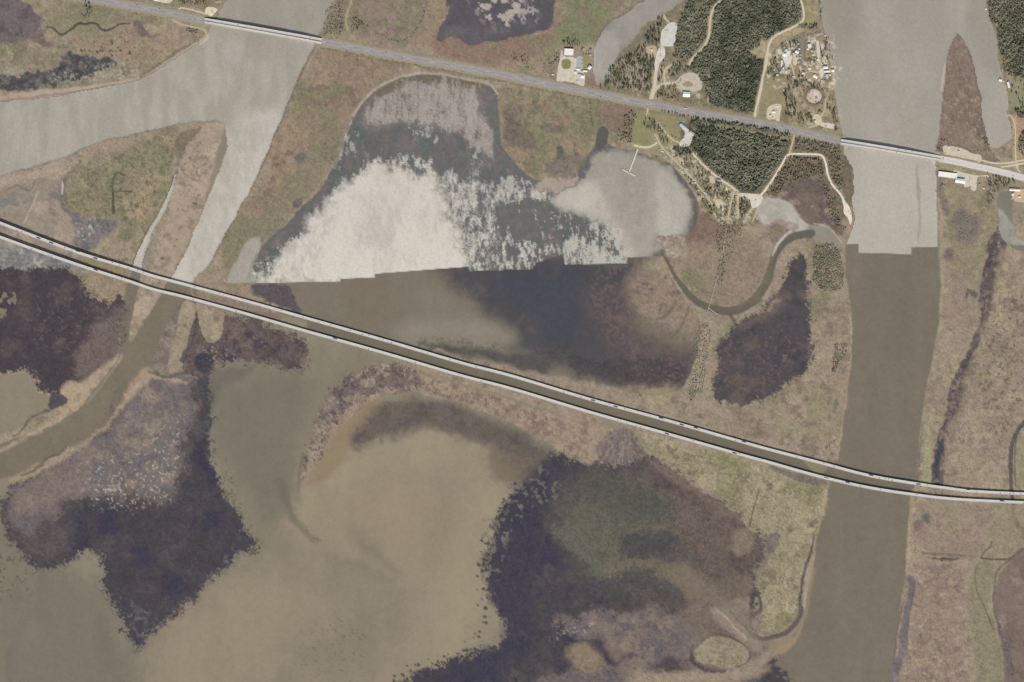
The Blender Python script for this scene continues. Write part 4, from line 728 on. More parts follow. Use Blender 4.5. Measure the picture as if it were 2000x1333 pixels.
LN([(1784, 1140), (1778, 1185), (1772, 1230), (1768, 1280)], 2, (86, 78, 78), f=1.2, op=0.7, warp=2)
LN([(1765, 1175), (1755, 1220), (1748, 1270), (1744, 1300)], 1.6, (84, 78, 76), f=1, op=0.8, warp=0.8)
LN([(1775, 985), (1771, 1050), (1768, 1110)], 1.2, (112, 98, 84), f=0.9, op=0.6, warp=0.8)
for q in ([(1782, 1180), (1792, 1184), (1802, 1190)], [(1768, 1286), (1780, 1282), (1790, 1276), (1806, 1274)], [(1772, 1322), (1784, 1328), (1800, 1326)]):
    LN(q, 1.5, (106, 92, 80), f=1, op=0.8, warp=1.5)
A([(1800, 1008), (1814, 1002), (1818, 1010), (1808, 1024)], (108, 98, 100), f=2.5, warp=2.5)
A([(1786, 1020), (1800, 1016), (1800, 1030), (1788, 1034)], (122, 102, 92), f=3, warp=2)
SP([(1860, 1250), (1900, 1250), (1890, 1333), (1850, 1333)], (110, 98, 94), n=(12, 3), thr=0.1, op=0.5, f=10, seed=73)
LN([(1798, 945), (1850, 968), (1960, 972)], [3, 4, 4], (120, 112, 96), f=2, op=0.5)

# --- sun glint on the northern water, painted as patches of gloss
def G(pts, val, f=3.0, warp=2.0, sm=True, nz=None, lo=-1.0, hi=1.0, op=1.0):
    p = smooth(pts) if sm else np.array(pts, float)
    win = window(p, f + warp * 2)
    m = sstep(0.5 - sd_poly(p, win, warp) / (2 * f)) * op
    v = val if nz is None else val[0] + (val[1] - val[0]) * sstep((nz[win] - lo) / (hi - lo))
    GL[win] = GL[win] * (1 - m) + v * m
streak = 0.6 * fbm(40, 90, 4, 80) + 0.35 * fbm(7, 89, 3, 16); fine = fbm(4.5, 91, 2, 9); clump = 0.6 * fbm(18, 92, 4, 30) + 0.5 * fbm(4.5, 94, 3, 16) + 0.2 * WHITE; clumpf = fbm(6, 93, 2, 10) + 0.2 * WHITE
river_gl = fbm(18, 95, 4, 60)
names = np.array([z[0] for z in ZONES])
lbls = [z[1] for z in ZONES]
water_n = np.array([(n in ('river', 'pond', 'canal')) or (n == 'creek' and ('tidal creek beside' in l or 'side channel' in l)) for n, l in zip(names, lbls)])[ZN]
G([(-110, -90), (440, -90), (660, -90), (600, 120), (480, 400), (380, 560), (250, 560), (250, 380), (420, 235), (-110, 350)], (0.35, 0.47), f=3, nz=river_gl, lo=-0.9, hi=1.1)
G([(440, 250), (560, 220), (520, 320), (400, 560), (320, 560), (400, 400)], (0.46, 0.66), f=16, nz=streak, warp=4)
G([(410, -80), (650, -80), (630, 60), (400, 60)], (0.30, 0.36), f=16, nz=river_gl, warp=4)
G([(250, 380), (350, 370), (290, 560), (240, 540)], (0.50, 0.62), f=4, nz=streak)
SP_riv = fbm(70, 97, 4, 110)
G([(1580, -90), (1930, -90), (1990, 320), (1840, 300), (1840, 500), (1640, 500), (1640, 260)], (0.34, 0.40), f=3, nz=SP_riv, lo=-0.8, hi=0.8)
G([(1640, 300), (1840, 310), (1845, 500), (1635, 500)], (0.44, 0.50), f=8, nz=SP_riv, lo=-0.8, hi=0.8)
G([(1795, 330), (1797, 380), (1800, 420), (1796, 470), (1792, 470), (1795, 420), (1791, 380), (1790, 330)], 0.30, f=2)
G([(1590, -90), (1660, -90), (1680, 60), (1620, 100)], 0.26, f=24)
G([(1880, -90), (1930, -90), (1950, 90), (1960, 160), (1900, 100)], 0.30, f=14)
G([(1150, 80), (1180, 60), (1220, 60), (1200, 130), (1160, 170)], (0.26, 0.40), f=8, nz=streak)
G([(1200, -90), (1350, -90), (1330, 20), (1260, 90), (1200, 70)], (0.14, 0.24), f=10, nz=streak)
G([(1480, 390), (1560, 400), (1580, 455), (1530, 480), (1490, 440)], (0.1, 0.35), f=4, nz=fbm(20, 98, 3))
G([(1940, 400), (2000, 470), (1990, 500), (1945, 480)], (0.15, 0.3), f=4, nz=fbm(20, 98, 3))
RIV = GL * water_n; GL[:] = 0
# lagoon patches
A([(1078, 396), (1110, 372), (1140, 350), (1160, 312), (1195, 294), (1240, 300), (1290, 318), (1330, 356), (1352, 400), (1346, 430), (1322, 450), (1284, 462), (1268, 500), (1225, 515), (1214, 470), (1160, 425), (1120, 412)], (132, 125, 108), f=8, warp=4, clip=True)
A([(540, 545), (600, 460), (660, 385), (740, 330), (840, 350), (890, 450), (900, 540)], (128, 120, 108), f=14, warp=6, clip=True)
G([(514, 556), (524, 530), (552, 494), (592, 452), (628, 412), (660, 372), (690, 348), (724, 328), (752, 316), (772, 330), (800, 345), (838, 346), (858, 372), (872, 410), (888, 450), (900, 500), (906, 540), (760, 560)], (0.56, 0.78), f=14, nz=streak, lo=-1.0, hi=0.7, warp=10)
G([(530, 530), (600, 460), (660, 400), (640, 470), (600, 540)], (0.5, 0.8), f=10, nz=fine, op=0.6)
def Gc(pts, val, thr, soft, f=12, nz=clump, base=None):
    p = smooth(pts); win = window(p, f + 10); m = sstep(0.5 - sd_poly(p, win, 5) / (2 * f))
    k = sstep((nz[win] + (m - 1) * 1.6 - thr) / soft) * val
    GL[win] = np.maximum(GL[win], k)
Gc([(702, 236), (728, 196), (770, 164), (840, 156), (930, 164), (942, 220), (960, 280), (965, 310), (930, 290), (890, 262), (840, 240), (790, 238), (740, 245)], 0.30, -1.2, 1.6, f=14)
Gc([(660, 250), (690, 230), (700, 260), (680, 320), (655, 340)], 0.35, 0.05, 0.4, f=10)
Gc([(770, 250), (850, 240), (950, 290), (960, 320), (860, 290)], 0.4, 0.35, 0.3, f=14)
Gc([(840, 330), (960, 350), (1060, 360), (1100, 370), (1080, 400), (1000, 400), (970, 450), (960, 540), (880, 540), (870, 440), (840, 380)], 0.64, -0.6, 1.5, f=20)
Gc([(690, 335), (760, 296), (840, 316), (856, 372), (760, 365)], 0.66, -0.3, 1.0, f=14)
Gc([(500, 520), (560, 460), (640, 370), (690, 330), (704, 362), (604, 464), (534, 552)], 0.58, 0.0, 0.8, f=14)
Gc([(490, 520), (560, 500), (570, 560), (500, 560)], 0.62, 0.15, 0.4, f=12, nz=fbm(7, 99, 4, 14) + 0.25 * WHITE)
Gc([(960, 340), (1060, 355), (1140, 350), (1110, 400), (1040, 395), (980, 400)], 0.45, -0.15, 0.4, f=10)
Gc([(900, 430), (960, 420), (1000, 460), (1050, 470), (1080, 500), (1040, 540), (900, 540)], 0.64, -0.3, 1.3, f=16, nz=fbm(7, 99, 4, 14) + 0.25 * WHITE)
Gc([(1070, 480), (1120, 460), (1150, 470), (1200, 500), (1230, 530), (1100, 530), (1085, 500)], 0.54, -0.8, 1.2, f=12)
Gc([(1000, 400), (1120, 410), (1210, 440), (1220, 500), (1150, 480), (1060, 470)], 0.5, 0.15, 0.6, f=14)
G([(1078, 396), (1085, 382), (1110, 372), (1140, 350), (1160, 312), (1195, 294), (1240, 300), (1290, 318), (1330, 356), (1350, 400), (1348, 430), (1330, 462), (1290, 485), (1270, 505), (1225, 505), (1214, 470), (1196, 444), (1160, 425), (1120, 412)], (0.20, 0.30), f=8, nz=streak, warp=6)
G([(1100, 380), (1160, 370), (1200, 420), (1240, 500), (1215, 500), (1200, 450), (1140, 415)], (0.36, 0.50), f=14, nz=streak, op=0.9)
G([(1085, 385), (1150, 355), (1170, 380), (1140, 410), (1095, 402)], (0.48, 0.58), f=12, nz=streak, op=0.9)
G([(1285, 340), (1320, 350), (1345, 400), (1330, 450), (1290, 470), (1285, 400)], (0.36, 0.46), f=7, nz=streak, op=0.95)
Gc([(1150, 470), (1210, 440), (1230, 480), (1225, 520), (1160, 520)], 0.5, 0.0, 0.4, f=10, nz=clumpf)
lag_n = np.isin(names, ['lagoon'])[ZN]
GL = np.maximum(GL * lag_n, RIV)
GL *= SEAMM
GL *= (1 + 0.075 * WHITE.clip(-1.5, 1.5))
GL = np.clip(GL, 0, 0.95)
# ------------------------------------------------------------------ roads and yards (map coordinates)
HW_W = [(-100, -54), (0, -35), (150, -7), (244, 10), (336, 27), (402, 41.5)]
HW_M = [(626, 81.5), (690, 93), (750, 105), (875, 127), (1000, 150), (1100, 171), (1265, 203), (1340, 217), (1480, 240), (1560, 257), (1645, 278)]
HW_E = [(1834, 310.5), (1870, 317), (1900, 324), (1950, 335), (2000, 348), (2100, 374)]
SAND = (206, 193, 168); SAND2 = (192, 178, 152); GRAVEL = (198, 193, 184)
TRACKS = [  # label, points, width, colour
    ('pale two lane gravel road through the north wood', [(1430, -80), (1415, -10), (1398, 10), (1389, 30), (1386, 55), (1383, 75), (1374, 92), (1362, 105), (1352, 115), (1345, 128)], 4.2, (196, 184, 158)),
    ('cream sand road skirting the north wood towards the highway', [(1556, -60), (1562, -10), (1569, 20), (1568, 40), (1548, 54), (1520, 67), (1507, 77), (1500, 95), (1497, 125), (1490, 150), (1484, 185), (1476, 215), (1472, 236)], 4.0, SAND),
    ('parallel cream sand lane beside the open field', [(1505, 80), (1496, 110), (1492, 140), (1484, 175), (1478, 205), (1475, 234)], 2.4, SAND),
    ('pale entrance drive climbing from the highway to the long car park', [(1268, 204), (1274, 184), (1279, 165), (1281, 142), (1286, 118), (1291, 96), (1294, 88)], 6.5, (202, 192, 172)),
    ('curved drive linking the entrance to the round car park', [(1272, 196), (1279, 178), (1290, 167), (1310, 163), (1330, 163)], 5.0, (200, 190, 170)),
    ('short side drive among dark trees by the entrance', [(1299, 163), (1297, 145), (1304, 132), (1318, 125)], 4.0, (190, 180, 158)),
    ('short path from the highway onto the green lawn', [(1266, 205), (1265, 215), (1264, 226)], 2.6, SAND),
    ('cream path curving along the lagoon end of the lawn', [(1238, 284), (1254, 288), (1270, 287), (1284, 279)], 4.0, (204, 196, 164)),
    ('campground lane through the pines beside the lawn', [(1284, 240), (1294, 252), (1304, 264), (1316, 275), (1330, 280)], 3.0, SAND2),
    ('campground lane leading down along the lagoon shore', [(1280, 262), (1288, 280), (1304, 300), (1322, 318), (1342, 338), (1358, 356), (1372, 374), (1392, 400)], 3.0, (186, 176, 156)),
    ('campground lane below the dense south wood', [(1352, 300), (1375, 324), (1398, 344), (1416, 357), (1430, 366), (1442, 376)], 4.2, SAND),
    ('straight sandy lane from the camp junction to the boardwalk', [(1434, 372), (1428, 395), (1424, 415), (1421, 432)], 2.6, SAND2),
    ('thin straight sandy lane beside the dark tree clump', [(1441, 378), (1441.5, 400), (1442, 424)], 1.8, SAND),
    ('sandy lane from the junction to the parked trailers', [(1474, 402), (1464, 414), (1456, 428)], 2.2, SAND2),
    ('second sandy lane along the pond from the junction', [(1483, 400), (1477, 416), (1469, 434)], 2.0, SAND2),
    ('white sand road winding from the junction to the river landing', [(1486, 382), (1500, 364), (1515, 342), (1529, 318), (1536, 306), (1546, 301.5), (1580, 301.5), (1604, 304), (1612, 318), (1617, 342), (1626, 362), (1640, 378), (1648, 392), (1656, 412), (1661, 432)], 3.6, (222, 212, 192)),
    ('grassy cut running just inside the south wood edge', [(1372, 243), (1420, 250), (1480, 260), (1542, 274)], 2.2, (156, 147, 118)),
    ('short dirt link between the highway and the white sand road', [(1552, 262), (1547, 282), (1541, 302)], 2.8, SAND2),
    ('cream frontage road curving below the narrow channel', [(1905, 309), (1922, 315), (1944, 319.5), (1966, 319), (1985, 316), (2000, 313), (2100, 296)], 3.0, (206, 196, 172)),
    ('cream slip road joining the pale highway from the east', [(1938, 328), (1960, 326.5), (1985, 322), (2000, 319.5), (2100, 304)], 3.2, (206, 196, 172)),
    ('orange dirt lane along the east shore of the narrow channel', [(1985, 320), (1983, 290), (1983, 255), (1979, 234), (1970, 224)], 2.2, (214, 186, 152)),
    ('short curved link from the slip road to the highway', [(1985, 321), (1989, 333), (2000, 341), (2030, 350)], 2.2, (210, 200, 178)),
    ('cream loop lane at the western bridge abutment', [(348, 20), (354, 16), (368, 18), (386, 23), (404, 28)], 2.6, SAND),
    ('pale sandy rim lane on the river bank below the western bridge', [(336, 36), (344, 44), (360, 49), (385, 55), (400, 60), (402, 72), (390, 82)], 2.4, (188, 174, 148)),
    ('thin sand track among the riverside houses', [(1595, 84), (1597, 105), (1601, 122), (1604, 150), (1604, 168)], 2.6, SAND2),
    ('short cream driveway crossing the riverside plots', [(1580, 139), (1592, 141), (1604, 141)], 2.2, SAND),
    ('pale driveway on the west side of the riverside houses', [(1540, 118), (1546, 128), (1550, 142), (1553, 156)], 3.0, SAND2),
    ('sandy lane from the ringed mound to the highway', [(1613, 192), (1610, 215), (1602, 232), (1596, 244), (1566, 254)], 2.2, SAND2),
    ('narrow sandy track in the marsh thicket north of the highway', [(690, -20), (686, 5), (678, 25), (675, 45), (680, 58)], 1.8, (170, 158, 122)),
    ('pale towpath along the north shore near the boathouse', [(1292, 30), (1298, 36), (1306, 44), (1310, 50)], 1.6, SAND),
]
YARDS = [  # name, label, points, colour
    ('parking_lot', 'long pale gravel car park beside the tidal creek', [(1308, 45), (1321, 46), (1322, 60), (1318, 84), (1314, 91), (1292, 88), (1291, 66), (1296, 56)], (203, 201, 193)),
    ('parking_lot', 'narrow white gravel strip below the long car park', [(1286, 96), (1298, 94), (1298, 112), (1288, 124), (1281, 140), (1278, 128)], (208, 203, 192)),
    ('parking_lot', 'round tan car park in front of the white visitor hall', [(1318, 164), (1326, 152), (1338, 144), (1352, 142), (1364, 148), (1371, 160), (1368, 176), (1340, 178), (1322, 172)], (190, 179, 163)),
    ('parking_lot', 'pale campground car park beside the grey lodge', [(1327, 279), (1336, 268), (1337, 258), (1331, 250), (1340, 250), (1352, 262), (1351, 276), (1344, 286), (1330, 287)], (206, 200, 188)),
    ('yard', 'wide white gravel junction at the end of the south wood', [(1434, 369), (1443, 377), (1486, 381), (1488, 393), (1480, 404), (1469, 406), (1464, 392), (1456, 384), (1446, 384)], (212, 204, 190)),
    ('yard', 'white sand landing beside the eastern river', [(1644, 386), (1653, 396), (1660, 408), (1664, 426), (1661, 440), (1656, 426), (1648, 416), (1647, 400)], (226, 214, 196)),
    ('parking_lot', 'pale restaurant forecourt along the highway', [(1094, 110), (1098, 98), (1101, 110), (1121, 112), (1127, 118), (1131, 136), (1141, 142), (1142, 160), (1139, 173), (1134, 173), (1133, 167), (1102, 159), (1098, 165), (1086, 164)], (203, 192, 176)),
    ('parking_lot', 'grey asphalt parking strip beside the restaurant lawn', [(1127, 112), (1139, 113), (1138, 134), (1126, 133)], (172, 174, 172)),
    ('yard', 'white gravel yard among the riverside houses', [(1527, 101), (1541, 100), (1547, 108), (1546, 118), (1541, 128), (1536, 132), (1531, 120), (1528, 110)], (214, 206, 200)),
    ('yard', 'pale sand yard of the lone roadside house', [(1499, 212), (1512, 204), (1526, 206), (1523, 230), (1521, 245), (1516, 245), (1515, 234), (1498, 233)], (205, 191, 165)),
    ('yard', 'white concrete slab beside the highway near the east bridge', [(1603, 240), (1618, 241), (1630, 244), (1629, 252), (1604, 247)], (206, 200, 188)),
    ('yard', 'tan sand yard by the eastern bridge end', [(1843, 285), (1866, 287), (1884, 292), (1898, 300), (1914, 303), (1918, 311), (1912, 319), (1907, 315), (1880, 309), (1856, 304), (1844, 301)], (200, 187, 166)),
    ('parking_lot', 'pale car park beside the pair of white warehouses', [(1862, 333), (1880, 337), (1908, 343), (1928, 342), (1930, 347), (1910, 346), (1906, 372), (1896, 370), (1896, 364), (1884, 366), (1880, 350), (1866, 345)], (202, 193, 176)),
    ('yard', 'sandy loading yard beside the boat basin sheds', [(1983, 372), (2000, 370), (2060, 372), (2060, 396), (1983, 394)], (196, 172, 148)),
    ('grass_island', 'green planted island in the restaurant forecourt', [(1099, 117), (1114, 118), (1113, 134), (1098, 133)], (134, 128, 92)),
    ('grass_island', 'green lawn strip between the parking strip and the creek', [(1140, 112), (1150, 114), (1148, 128), (1140, 134)], (146, 140, 92)),
    ('grass_island', 'dry grass island in the middle of the round car park', [(1334, 164), (1342, 159), (1352, 163), (1351, 169), (1336, 169)], (158, 142, 112)),
    ('yard', 'pale strip yard beside the thin sand track on the river plots', [(1594, 82), (1599, 82), (1602, 104), (1602, 122), (1597, 121), (1596, 104)], (206, 197, 180)),
    ('yard', 'cream yard in front of the canal head houses', [(1549, 108), (1558, 107), (1560, 118), (1554, 128), (1549, 124)], (202, 190, 164)),
    ('yard', 'pale driveway apron between the two river houses', [(1600, 138), (1608, 134), (1608, 148), (1603, 152)], (212, 204, 190)),
    ('yard', 'sandy open patch below the ringed mound', [(1588, 226), (1600, 224), (1606, 236), (1600, 246), (1590, 240)], (204, 190, 164)),
    ('yard', 'pinkish sand clearing beside the long car park', [(1266, 92), (1280, 90), (1282, 104), (1272, 112), (1263, 106)], (192, 168, 144)),
    ('yard', 'pale sandy camp pitch by the lower camp lane', [(1396, 392), (1408, 390), (1412, 402), (1402, 408)], (198, 184, 158)),
    ('yard', 'pale sandy camp pitch under the wood edge lane', [(1384, 344), (1394, 346), (1398, 356), (1388, 358)], (196, 182, 156)),
    ('yard', 'pale sandy camp pitch beside the shore lane', [(1326, 308), (1336, 314), (1336, 322), (1328, 320)], (196, 182, 156)),
    ('yard', 'cream sand lot at the western bridge end', [(400, 24), (405, 14), (424, 17), (420, 26), (412, 33), (404, 28)], (214, 203, 178)),
    ('yard', 'pale roadside lot at the north western highway edge', [(262, -40), (345, -30), (336, 3), (318, 6), (290, -2), (262, -6)], (206, 194, 174)),
]
for q in (HW_W, HW_M, HW_E):
    LN(q, 26, (146, 134, 103), f=3, warp=1, op=0.9, h=1.0, tz=0.05, tx=0.09)
LN([(x, y + 13) for x, y in HW_M], 4, (112, 106, 84), f=2, warp=1.5, op=0.6)
LN([(1838, 326), (1870, 331), (1902, 338)], 6, (150, 142, 96), f=1.5, warp=0.8)
LN([(1930, 345), (1960, 350), (1985, 356)], 4, (146, 138, 98), f=1.5, warp=0.8)
LN([(1266, 196), (1340, 209), (1480, 232), (1560, 249), (1630, 263)], 5, (150, 136, 102), f=2, op=0.7)
for lb_, q, wd_, c_ in TRACKS:
    LN(q, wd_ + 5, (168, 152, 118), f=2.5, warp=1.5, op=0.55)
flat = np.zeros(GX.shape, np.float32)
for q, wd_ in [(HW_W, 22), (HW_M, 22), (HW_E, 20)] + [(t[1], t[2] + 5) for t in TRACKS]:
    p = smooth([(a, b, 0) for a, b in q], False)[:, :2]; win = window(p, wd_ + 6)
    if win[0].stop > win[0].start and win[1].stop > win[1].start:
        flat[win] = np.maximum(flat[win], sstep(0.5 - sd_line(p, [wd_] * len(p), win, 0) / 6))
for nm_, lb_, q, c_ in YARDS:
    p = np.array(q, float); win = window(p, 12)
    flat[win] = np.maximum(flat[win], sstep(0.5 - (sd_poly(p, win, 0) - 5) / 6))
# the ringed mound: bank round a sunken pale floor
ring_d = np.hypot(GX - 1590, GY - 189)
bank = np.exp(-((ring_d - 18.5) / 2.6) ** 2)
# ------------------------------------------------------------------ finish the ground sheets
riv_m = np.isin(np.array([z[0] for z in ZONES]), ['river', 'canal', 'lagoon', 'bay'])[ZN]
CV *= (1 + riv_m * (0.035 * fbm(30, 140, 4, 120) + 0.02 * fbm(90, 141, 4)))[..., None]
CV *= (1 + 1.25 * TX * WHITE + 1.0 * TX * noise(5, 55) + 0.7 * TX * noise(11, 56))[..., None]
zn_names = np.array([z[0] for z in ZONES])
def desat(nl, k, mul=1.0):
    global CV
    mk = (np.isin(zn_names, nl)[ZN]).astype(np.float32)[..., None]
    g = CV.mean(-1, keepdims=True)
    CV = CV * (1 - mk) + mk * mul * (CV + k * (g - CV))
desat(['marsh'], 0.25, 1.09); desat(['lawn', 'forest_floor'], 0.2, 1.08); desat(['mudflat', 'beach', 'sandbar'], 0.18, 1.03); desat(['bay'], 0.12, 0.98)
lum_ = CV.mean(-1)
bl_ = (np.isin(zn_names, ['creek', 'pond', 'canal', 'lagoon', 'plant_bed'])[ZN] * sstep((lum_ - 0.13) / 0.05))[..., None]
CV = CV + bl_ * 0.3 * (CV.mean(-1, keepdims=True) - CV)
bd_ = (np.isin(zn_names, ['plant_bed'])[ZN])[..., None]; CV = CV * (1 - bd_) + bd_ * CV * np.array([1.01, 1.0, 0.985], np.float32)
desat(['plant_bed'], 0.0, (0.84 + 0.16 * sstep((lum_ - 0.075) / 0.06))[..., None])
CV = np.clip(CV, 0.004, 0.85)
relief = HZ + TZ * (WHITE * 0.9 + 1.2 * noise(6, 57))
relief = relief * (1 - flat) + 1.0 * flat
relief = relief + 1.9 * bank
km = sstep((22 - ring_d) / 2)[..., None]; CV = CV * (1 - km) + alb((134, 118, 106)).astype(np.float32) * km
relief = relief.astype(np.float32)
def ground_z(px, py):
    i = int(round((px - X0) / STEP)); j = int(round((py - Y0) / STEP))
    i = min(max(i, 0), NX - 1); j = min(max(j, 0), NY - 1)
    return float(relief[j, i])
def cover_mat(name, rough, bump, water=False, fine=0.06, scale=0.35, spec=0.25):
    m, nt, b = nodemat(name)
    at = nt.nodes.new('ShaderNodeAttribute'); at.attribute_name = 'cover'
    tc = nt.nodes.new('ShaderNodeTexCoord')
    n1 = nt.nodes.new('ShaderNodeTexNoise'); n1.inputs['Scale'].default_value = scale; n1.inputs['Detail'].default_value = 5
    nt.links.new(tc.outputs['Object'], n1.inputs['Vector'])
    mr = nt.nodes.new('ShaderNodeMapRange'); mr.inputs[1].default_value = 0.3; mr.inputs[2].default_value = 0.7
    mr.inputs[3].default_value = 1 - fine; mr.inputs[4].default_value = 1 + fine
    nt.links.new(n1.outputs[0], mr.inputs[0])
    sc = nt.nodes.new('ShaderNodeVectorMath'); sc.operation = 'SCALE'
    nt.links.new(at.outputs['Color'], sc.inputs[0]); nt.links.new(mr.outputs[0], sc.inputs['Scale'])
    nt.links.new(sc.outputs[0], b.inputs['Base Color'])
    b.inputs['Roughness'].default_value = rough; b.inputs['Specular IOR Level'].default_value = spec
    bp = nt.nodes.new('ShaderNodeBump'); bp.inputs['Strength'].default_value = bump; bp.inputs['Distance'].default_value = 0.4
    nt.links.new(n1.outputs[0], bp.inputs['Height']); nt.links.new(bp.outputs[0], b.inputs['Normal'])
    if water:
        b.inputs['IOR'].default_value = 1.333
        ag = nt.nodes.new('ShaderNodeAttribute'); ag.attribute_name = 'sun_glint'  # painted glint mask, mixes in the bright glossy layer
        gl = nt.nodes.new('ShaderNodeBsdfGlossy'); gl.inputs['Roughness'].default_value = 0.62
        gl.inputs['Color'].default_value = (0.978, 0.912, 0.785, 1)
        mx = nt.nodes.new('ShaderNodeMixShader')
        out = nt.nodes['Material Output']
        nt.links.new(ag.outputs['Fac'], mx.inputs[0]); nt.links.new(b.outputs[0], mx.inputs[1]); nt.links.new(gl.outputs[0], mx.inputs[2])
        nt.links.new(mx.outputs[0], out.inputs['Surface'])
    return m
M_WATER = cover_mat('silty_water', 0.3, 0.08, True, 0.02, 0.12, 0.25)
M_MARSH = cover_mat('marsh_grass', 0.95, 0.6, False, 0.10, 0.5, 0.1)
M_MUD = cover_mat('wet_mud', 0.75, 0.3, False, 0.06, 0.3, 0.25)
M_BED = cover_mat('plant_bed', 0.8, 0.3, False, 0.07, 0.3, 0.05)
ZM = {'river': M_WATER, 'bay': M_WATER, 'lagoon': M_WATER, 'pond': M_WATER, 'creek': M_WATER, 'canal': M_WATER, 'marsh': M_MARSH, 'lawn': M_MARSH, 'forest_floor': M_MARSH,
      'mudflat': M_MUD, 'beach': M_MUD, 'sandbar': M_MUD, 'plant_bed': M_BED}
VX = ((GX - 1000.0) * S).astype(np.float32).ravel(); VY = ((666.5 - GY) * S).astype(np.float32).ravel(); VZ = relief.ravel()
CVF = np.concatenate([CV, np.ones(CV.shape[:2] + (1,), np.float32)], -1).reshape(-1, 4).astype(np.float32); GLF = GL.astype(np.float32).ravel()
cz = ZN[:-1, :-1].ravel(); jj, ii = np.meshgrid(np.arange(NY - 1), np.arange(NX - 1), indexing='ij')
v00 = (jj * NX + ii).ravel()
for zi, (nm, lb, ct) in enumerate(ZONES):
    sel = v00[cz == zi]
    if len(sel) < 12: continue
    quads = np.stack([sel, sel + NX, sel + NX + 1, sel + 1], 1)
    used, inv = np.unique(quads.ravel(), return_inverse=True)
    me = bpy.data.meshes.new(nm); nv = len(used); nf = len(sel)
    me.vertices.add(nv); co = np.stack([VX[used], VY[used], VZ[used]], 1).astype(np.float32); me.vertices.foreach_set('co', co.ravel())
    me.loops.add(nf * 4); me.loops.foreach_set('vertex_index', inv.astype(np.int32))
    me.polygons.add(nf); me.polygons.foreach_set('loop_start', np.arange(0, nf * 4, 4, dtype=np.int32)); me.polygons.foreach_set('loop_total', np.full(nf, 4, np.int32))
    me.polygons.foreach_set('use_smooth', np.ones(nf, bool))
    a = me.attributes.new('cover', 'FLOAT_COLOR', 'POINT'); a.data.foreach_set('color', CVF[used].ravel())
    a = me.attributes.new('sun_glint', 'FLOAT', 'POINT'); a.data.foreach_set('value', GLF[used])
    me.update(calc_edges=True)
    o = link(nm, me, ZM[nm]); tag(o, lb, None, None, 'stuff' if nm == 'plant_bed' else 'structure')
    if nm == 'plant_bed': o['category'] = 'plant bed'
# land and shallow water going on to the horizon
m, nt, b = nodemat('far_ground')
tc = nt.nodes.new('ShaderNodeTexCoord'); n1 = nt.nodes.new('ShaderNodeTexNoise'); n1.inputs['Scale'].default_value = 0.0006; n1.inputs['Detail'].default_value = 8
cr = nt.nodes.new('ShaderNodeValToRGB'); nt.links.new(tc.outputs['Object'], n1.inputs['Vector']); nt.links.new(n1.outputs[0], cr.inputs[0])
e = cr.color_ramp.elements; e[0].position = 0.46; e[0].color = tuple(alb((132, 122, 105))) + (1,); e[1].position = 0.56; e[1].color = tuple(alb((140, 125, 98))) + (1,)
nt.links.new(cr.outputs[0], b.inputs['Base Color']); b.inputs['Roughness'].default_value = 0.9
tag(link('ground', mesh_py('ground', [(-40000, -40000, -1.2), (40000, -40000, -1.2), (40000, 40000, -1.2), (-40000, 40000, -1.2)], [(0, 1, 2, 3)]), m),
    'wide estuary land going on to the horizon', None, None, 'structure')

# ------------------------------------------------------------------ ribbons
def frame(pts, n=6):
    p = smooth([(wx(a), wy(b), 0) for a, b in pts], False, n)[:, :2]
    d = np.gradient(p, axis=0); d /= np.linalg.norm(d, axis=1)[:, None]
    nrm = np.stack([-d[:, 1], d[:, 0]], 1)
    return p, d, nrm
def ribbon(name, pts, width, z, mat, off=0.0, n=6, wander=0.0, seed=0, ext=None, parent=None, trim=None):
    """strip of given width (m) along map points; z number or array"""
    p, d, nm = frame(pts, n)
    rg = np.random.default_rng(seed)
    hw = np.full(len(p), width / 2.0)
    zz = np.full(len(p), z) if not hasattr(z, '__len__') else np.asarray(z)
    l = p + nm * (off + hw * (1 + wander * rg.uniform(-1, 1, len(p))))[:, None]; r = p + nm * (off - hw * (1 + wander * rg.uniform(-1, 1, len(p))))[:, None]
    v = []
    for k in range(len(p)): v += [(l[k][0], l[k][1], zz[k]), (r[k][0], r[k][1], zz[k])]
    f = [(2 * k, 2 * k + 1, 2 * k + 3, 2 * k + 2) for k in range(len(p) - 1)]
    if ext:                                   # give it thickness
        b0 = len(v); v += [(a, b_, c - ext) for a, b_, c in v]
        f += [tuple(b0 + i for i in reversed(q)) for q in f[:len(p) - 1]]
        for k in range(len(p) - 1):
            f.append((2 * k, 2 * k + 2, b0 + 2 * k + 2, b0 + 2 * k)); f.append((2 * k + 1, b0 + 2 * k + 1, b0 + 2 * k + 3, 2 * k + 3))
        e_ = 2 * (len(p) - 1)
        f += [(0, b0, b0 + 1, 1), (e_, e_ + 1, b0 + e_ + 1, b0 + e_)]
    return link(name, mesh_py(name, v, f), mat, parent)
_mats = {}
def surf(col, rough=0.9, var=0.08, scale=0.08, key=None):
    k = key or ('s',) + tuple(col)
    if k not in _mats: _mats[k] = plain('surface_%d' % len(_mats), col, rough, var, scale, 0.2)
    return _mats[k]
M_ASPH = plain('worn_asphalt', (150, 145, 141), 0.9, 0.12, 0.03, 0.2)
M_CONC = plain('pale_concrete', (218, 213, 208), 0.85, 0.05, 0.06, 0.2)
M_CONC2 = plain('road_concrete', (203, 196, 192), 0.9, 0.07, 0.05, 0.2)
M_GREY = plain('grey_concrete', (150, 146, 142), 0.9, 0.1, 0.3, 0.2)
M_PAINT = plain('road_paint', (214, 208, 198), 0.8, 0.12, 0.5, 0.2)
M_LANE = plain('tyre_worn_lane', (192, 187, 182), 0.9, 0.09, 0.03, 0.2)
zr = 1.06
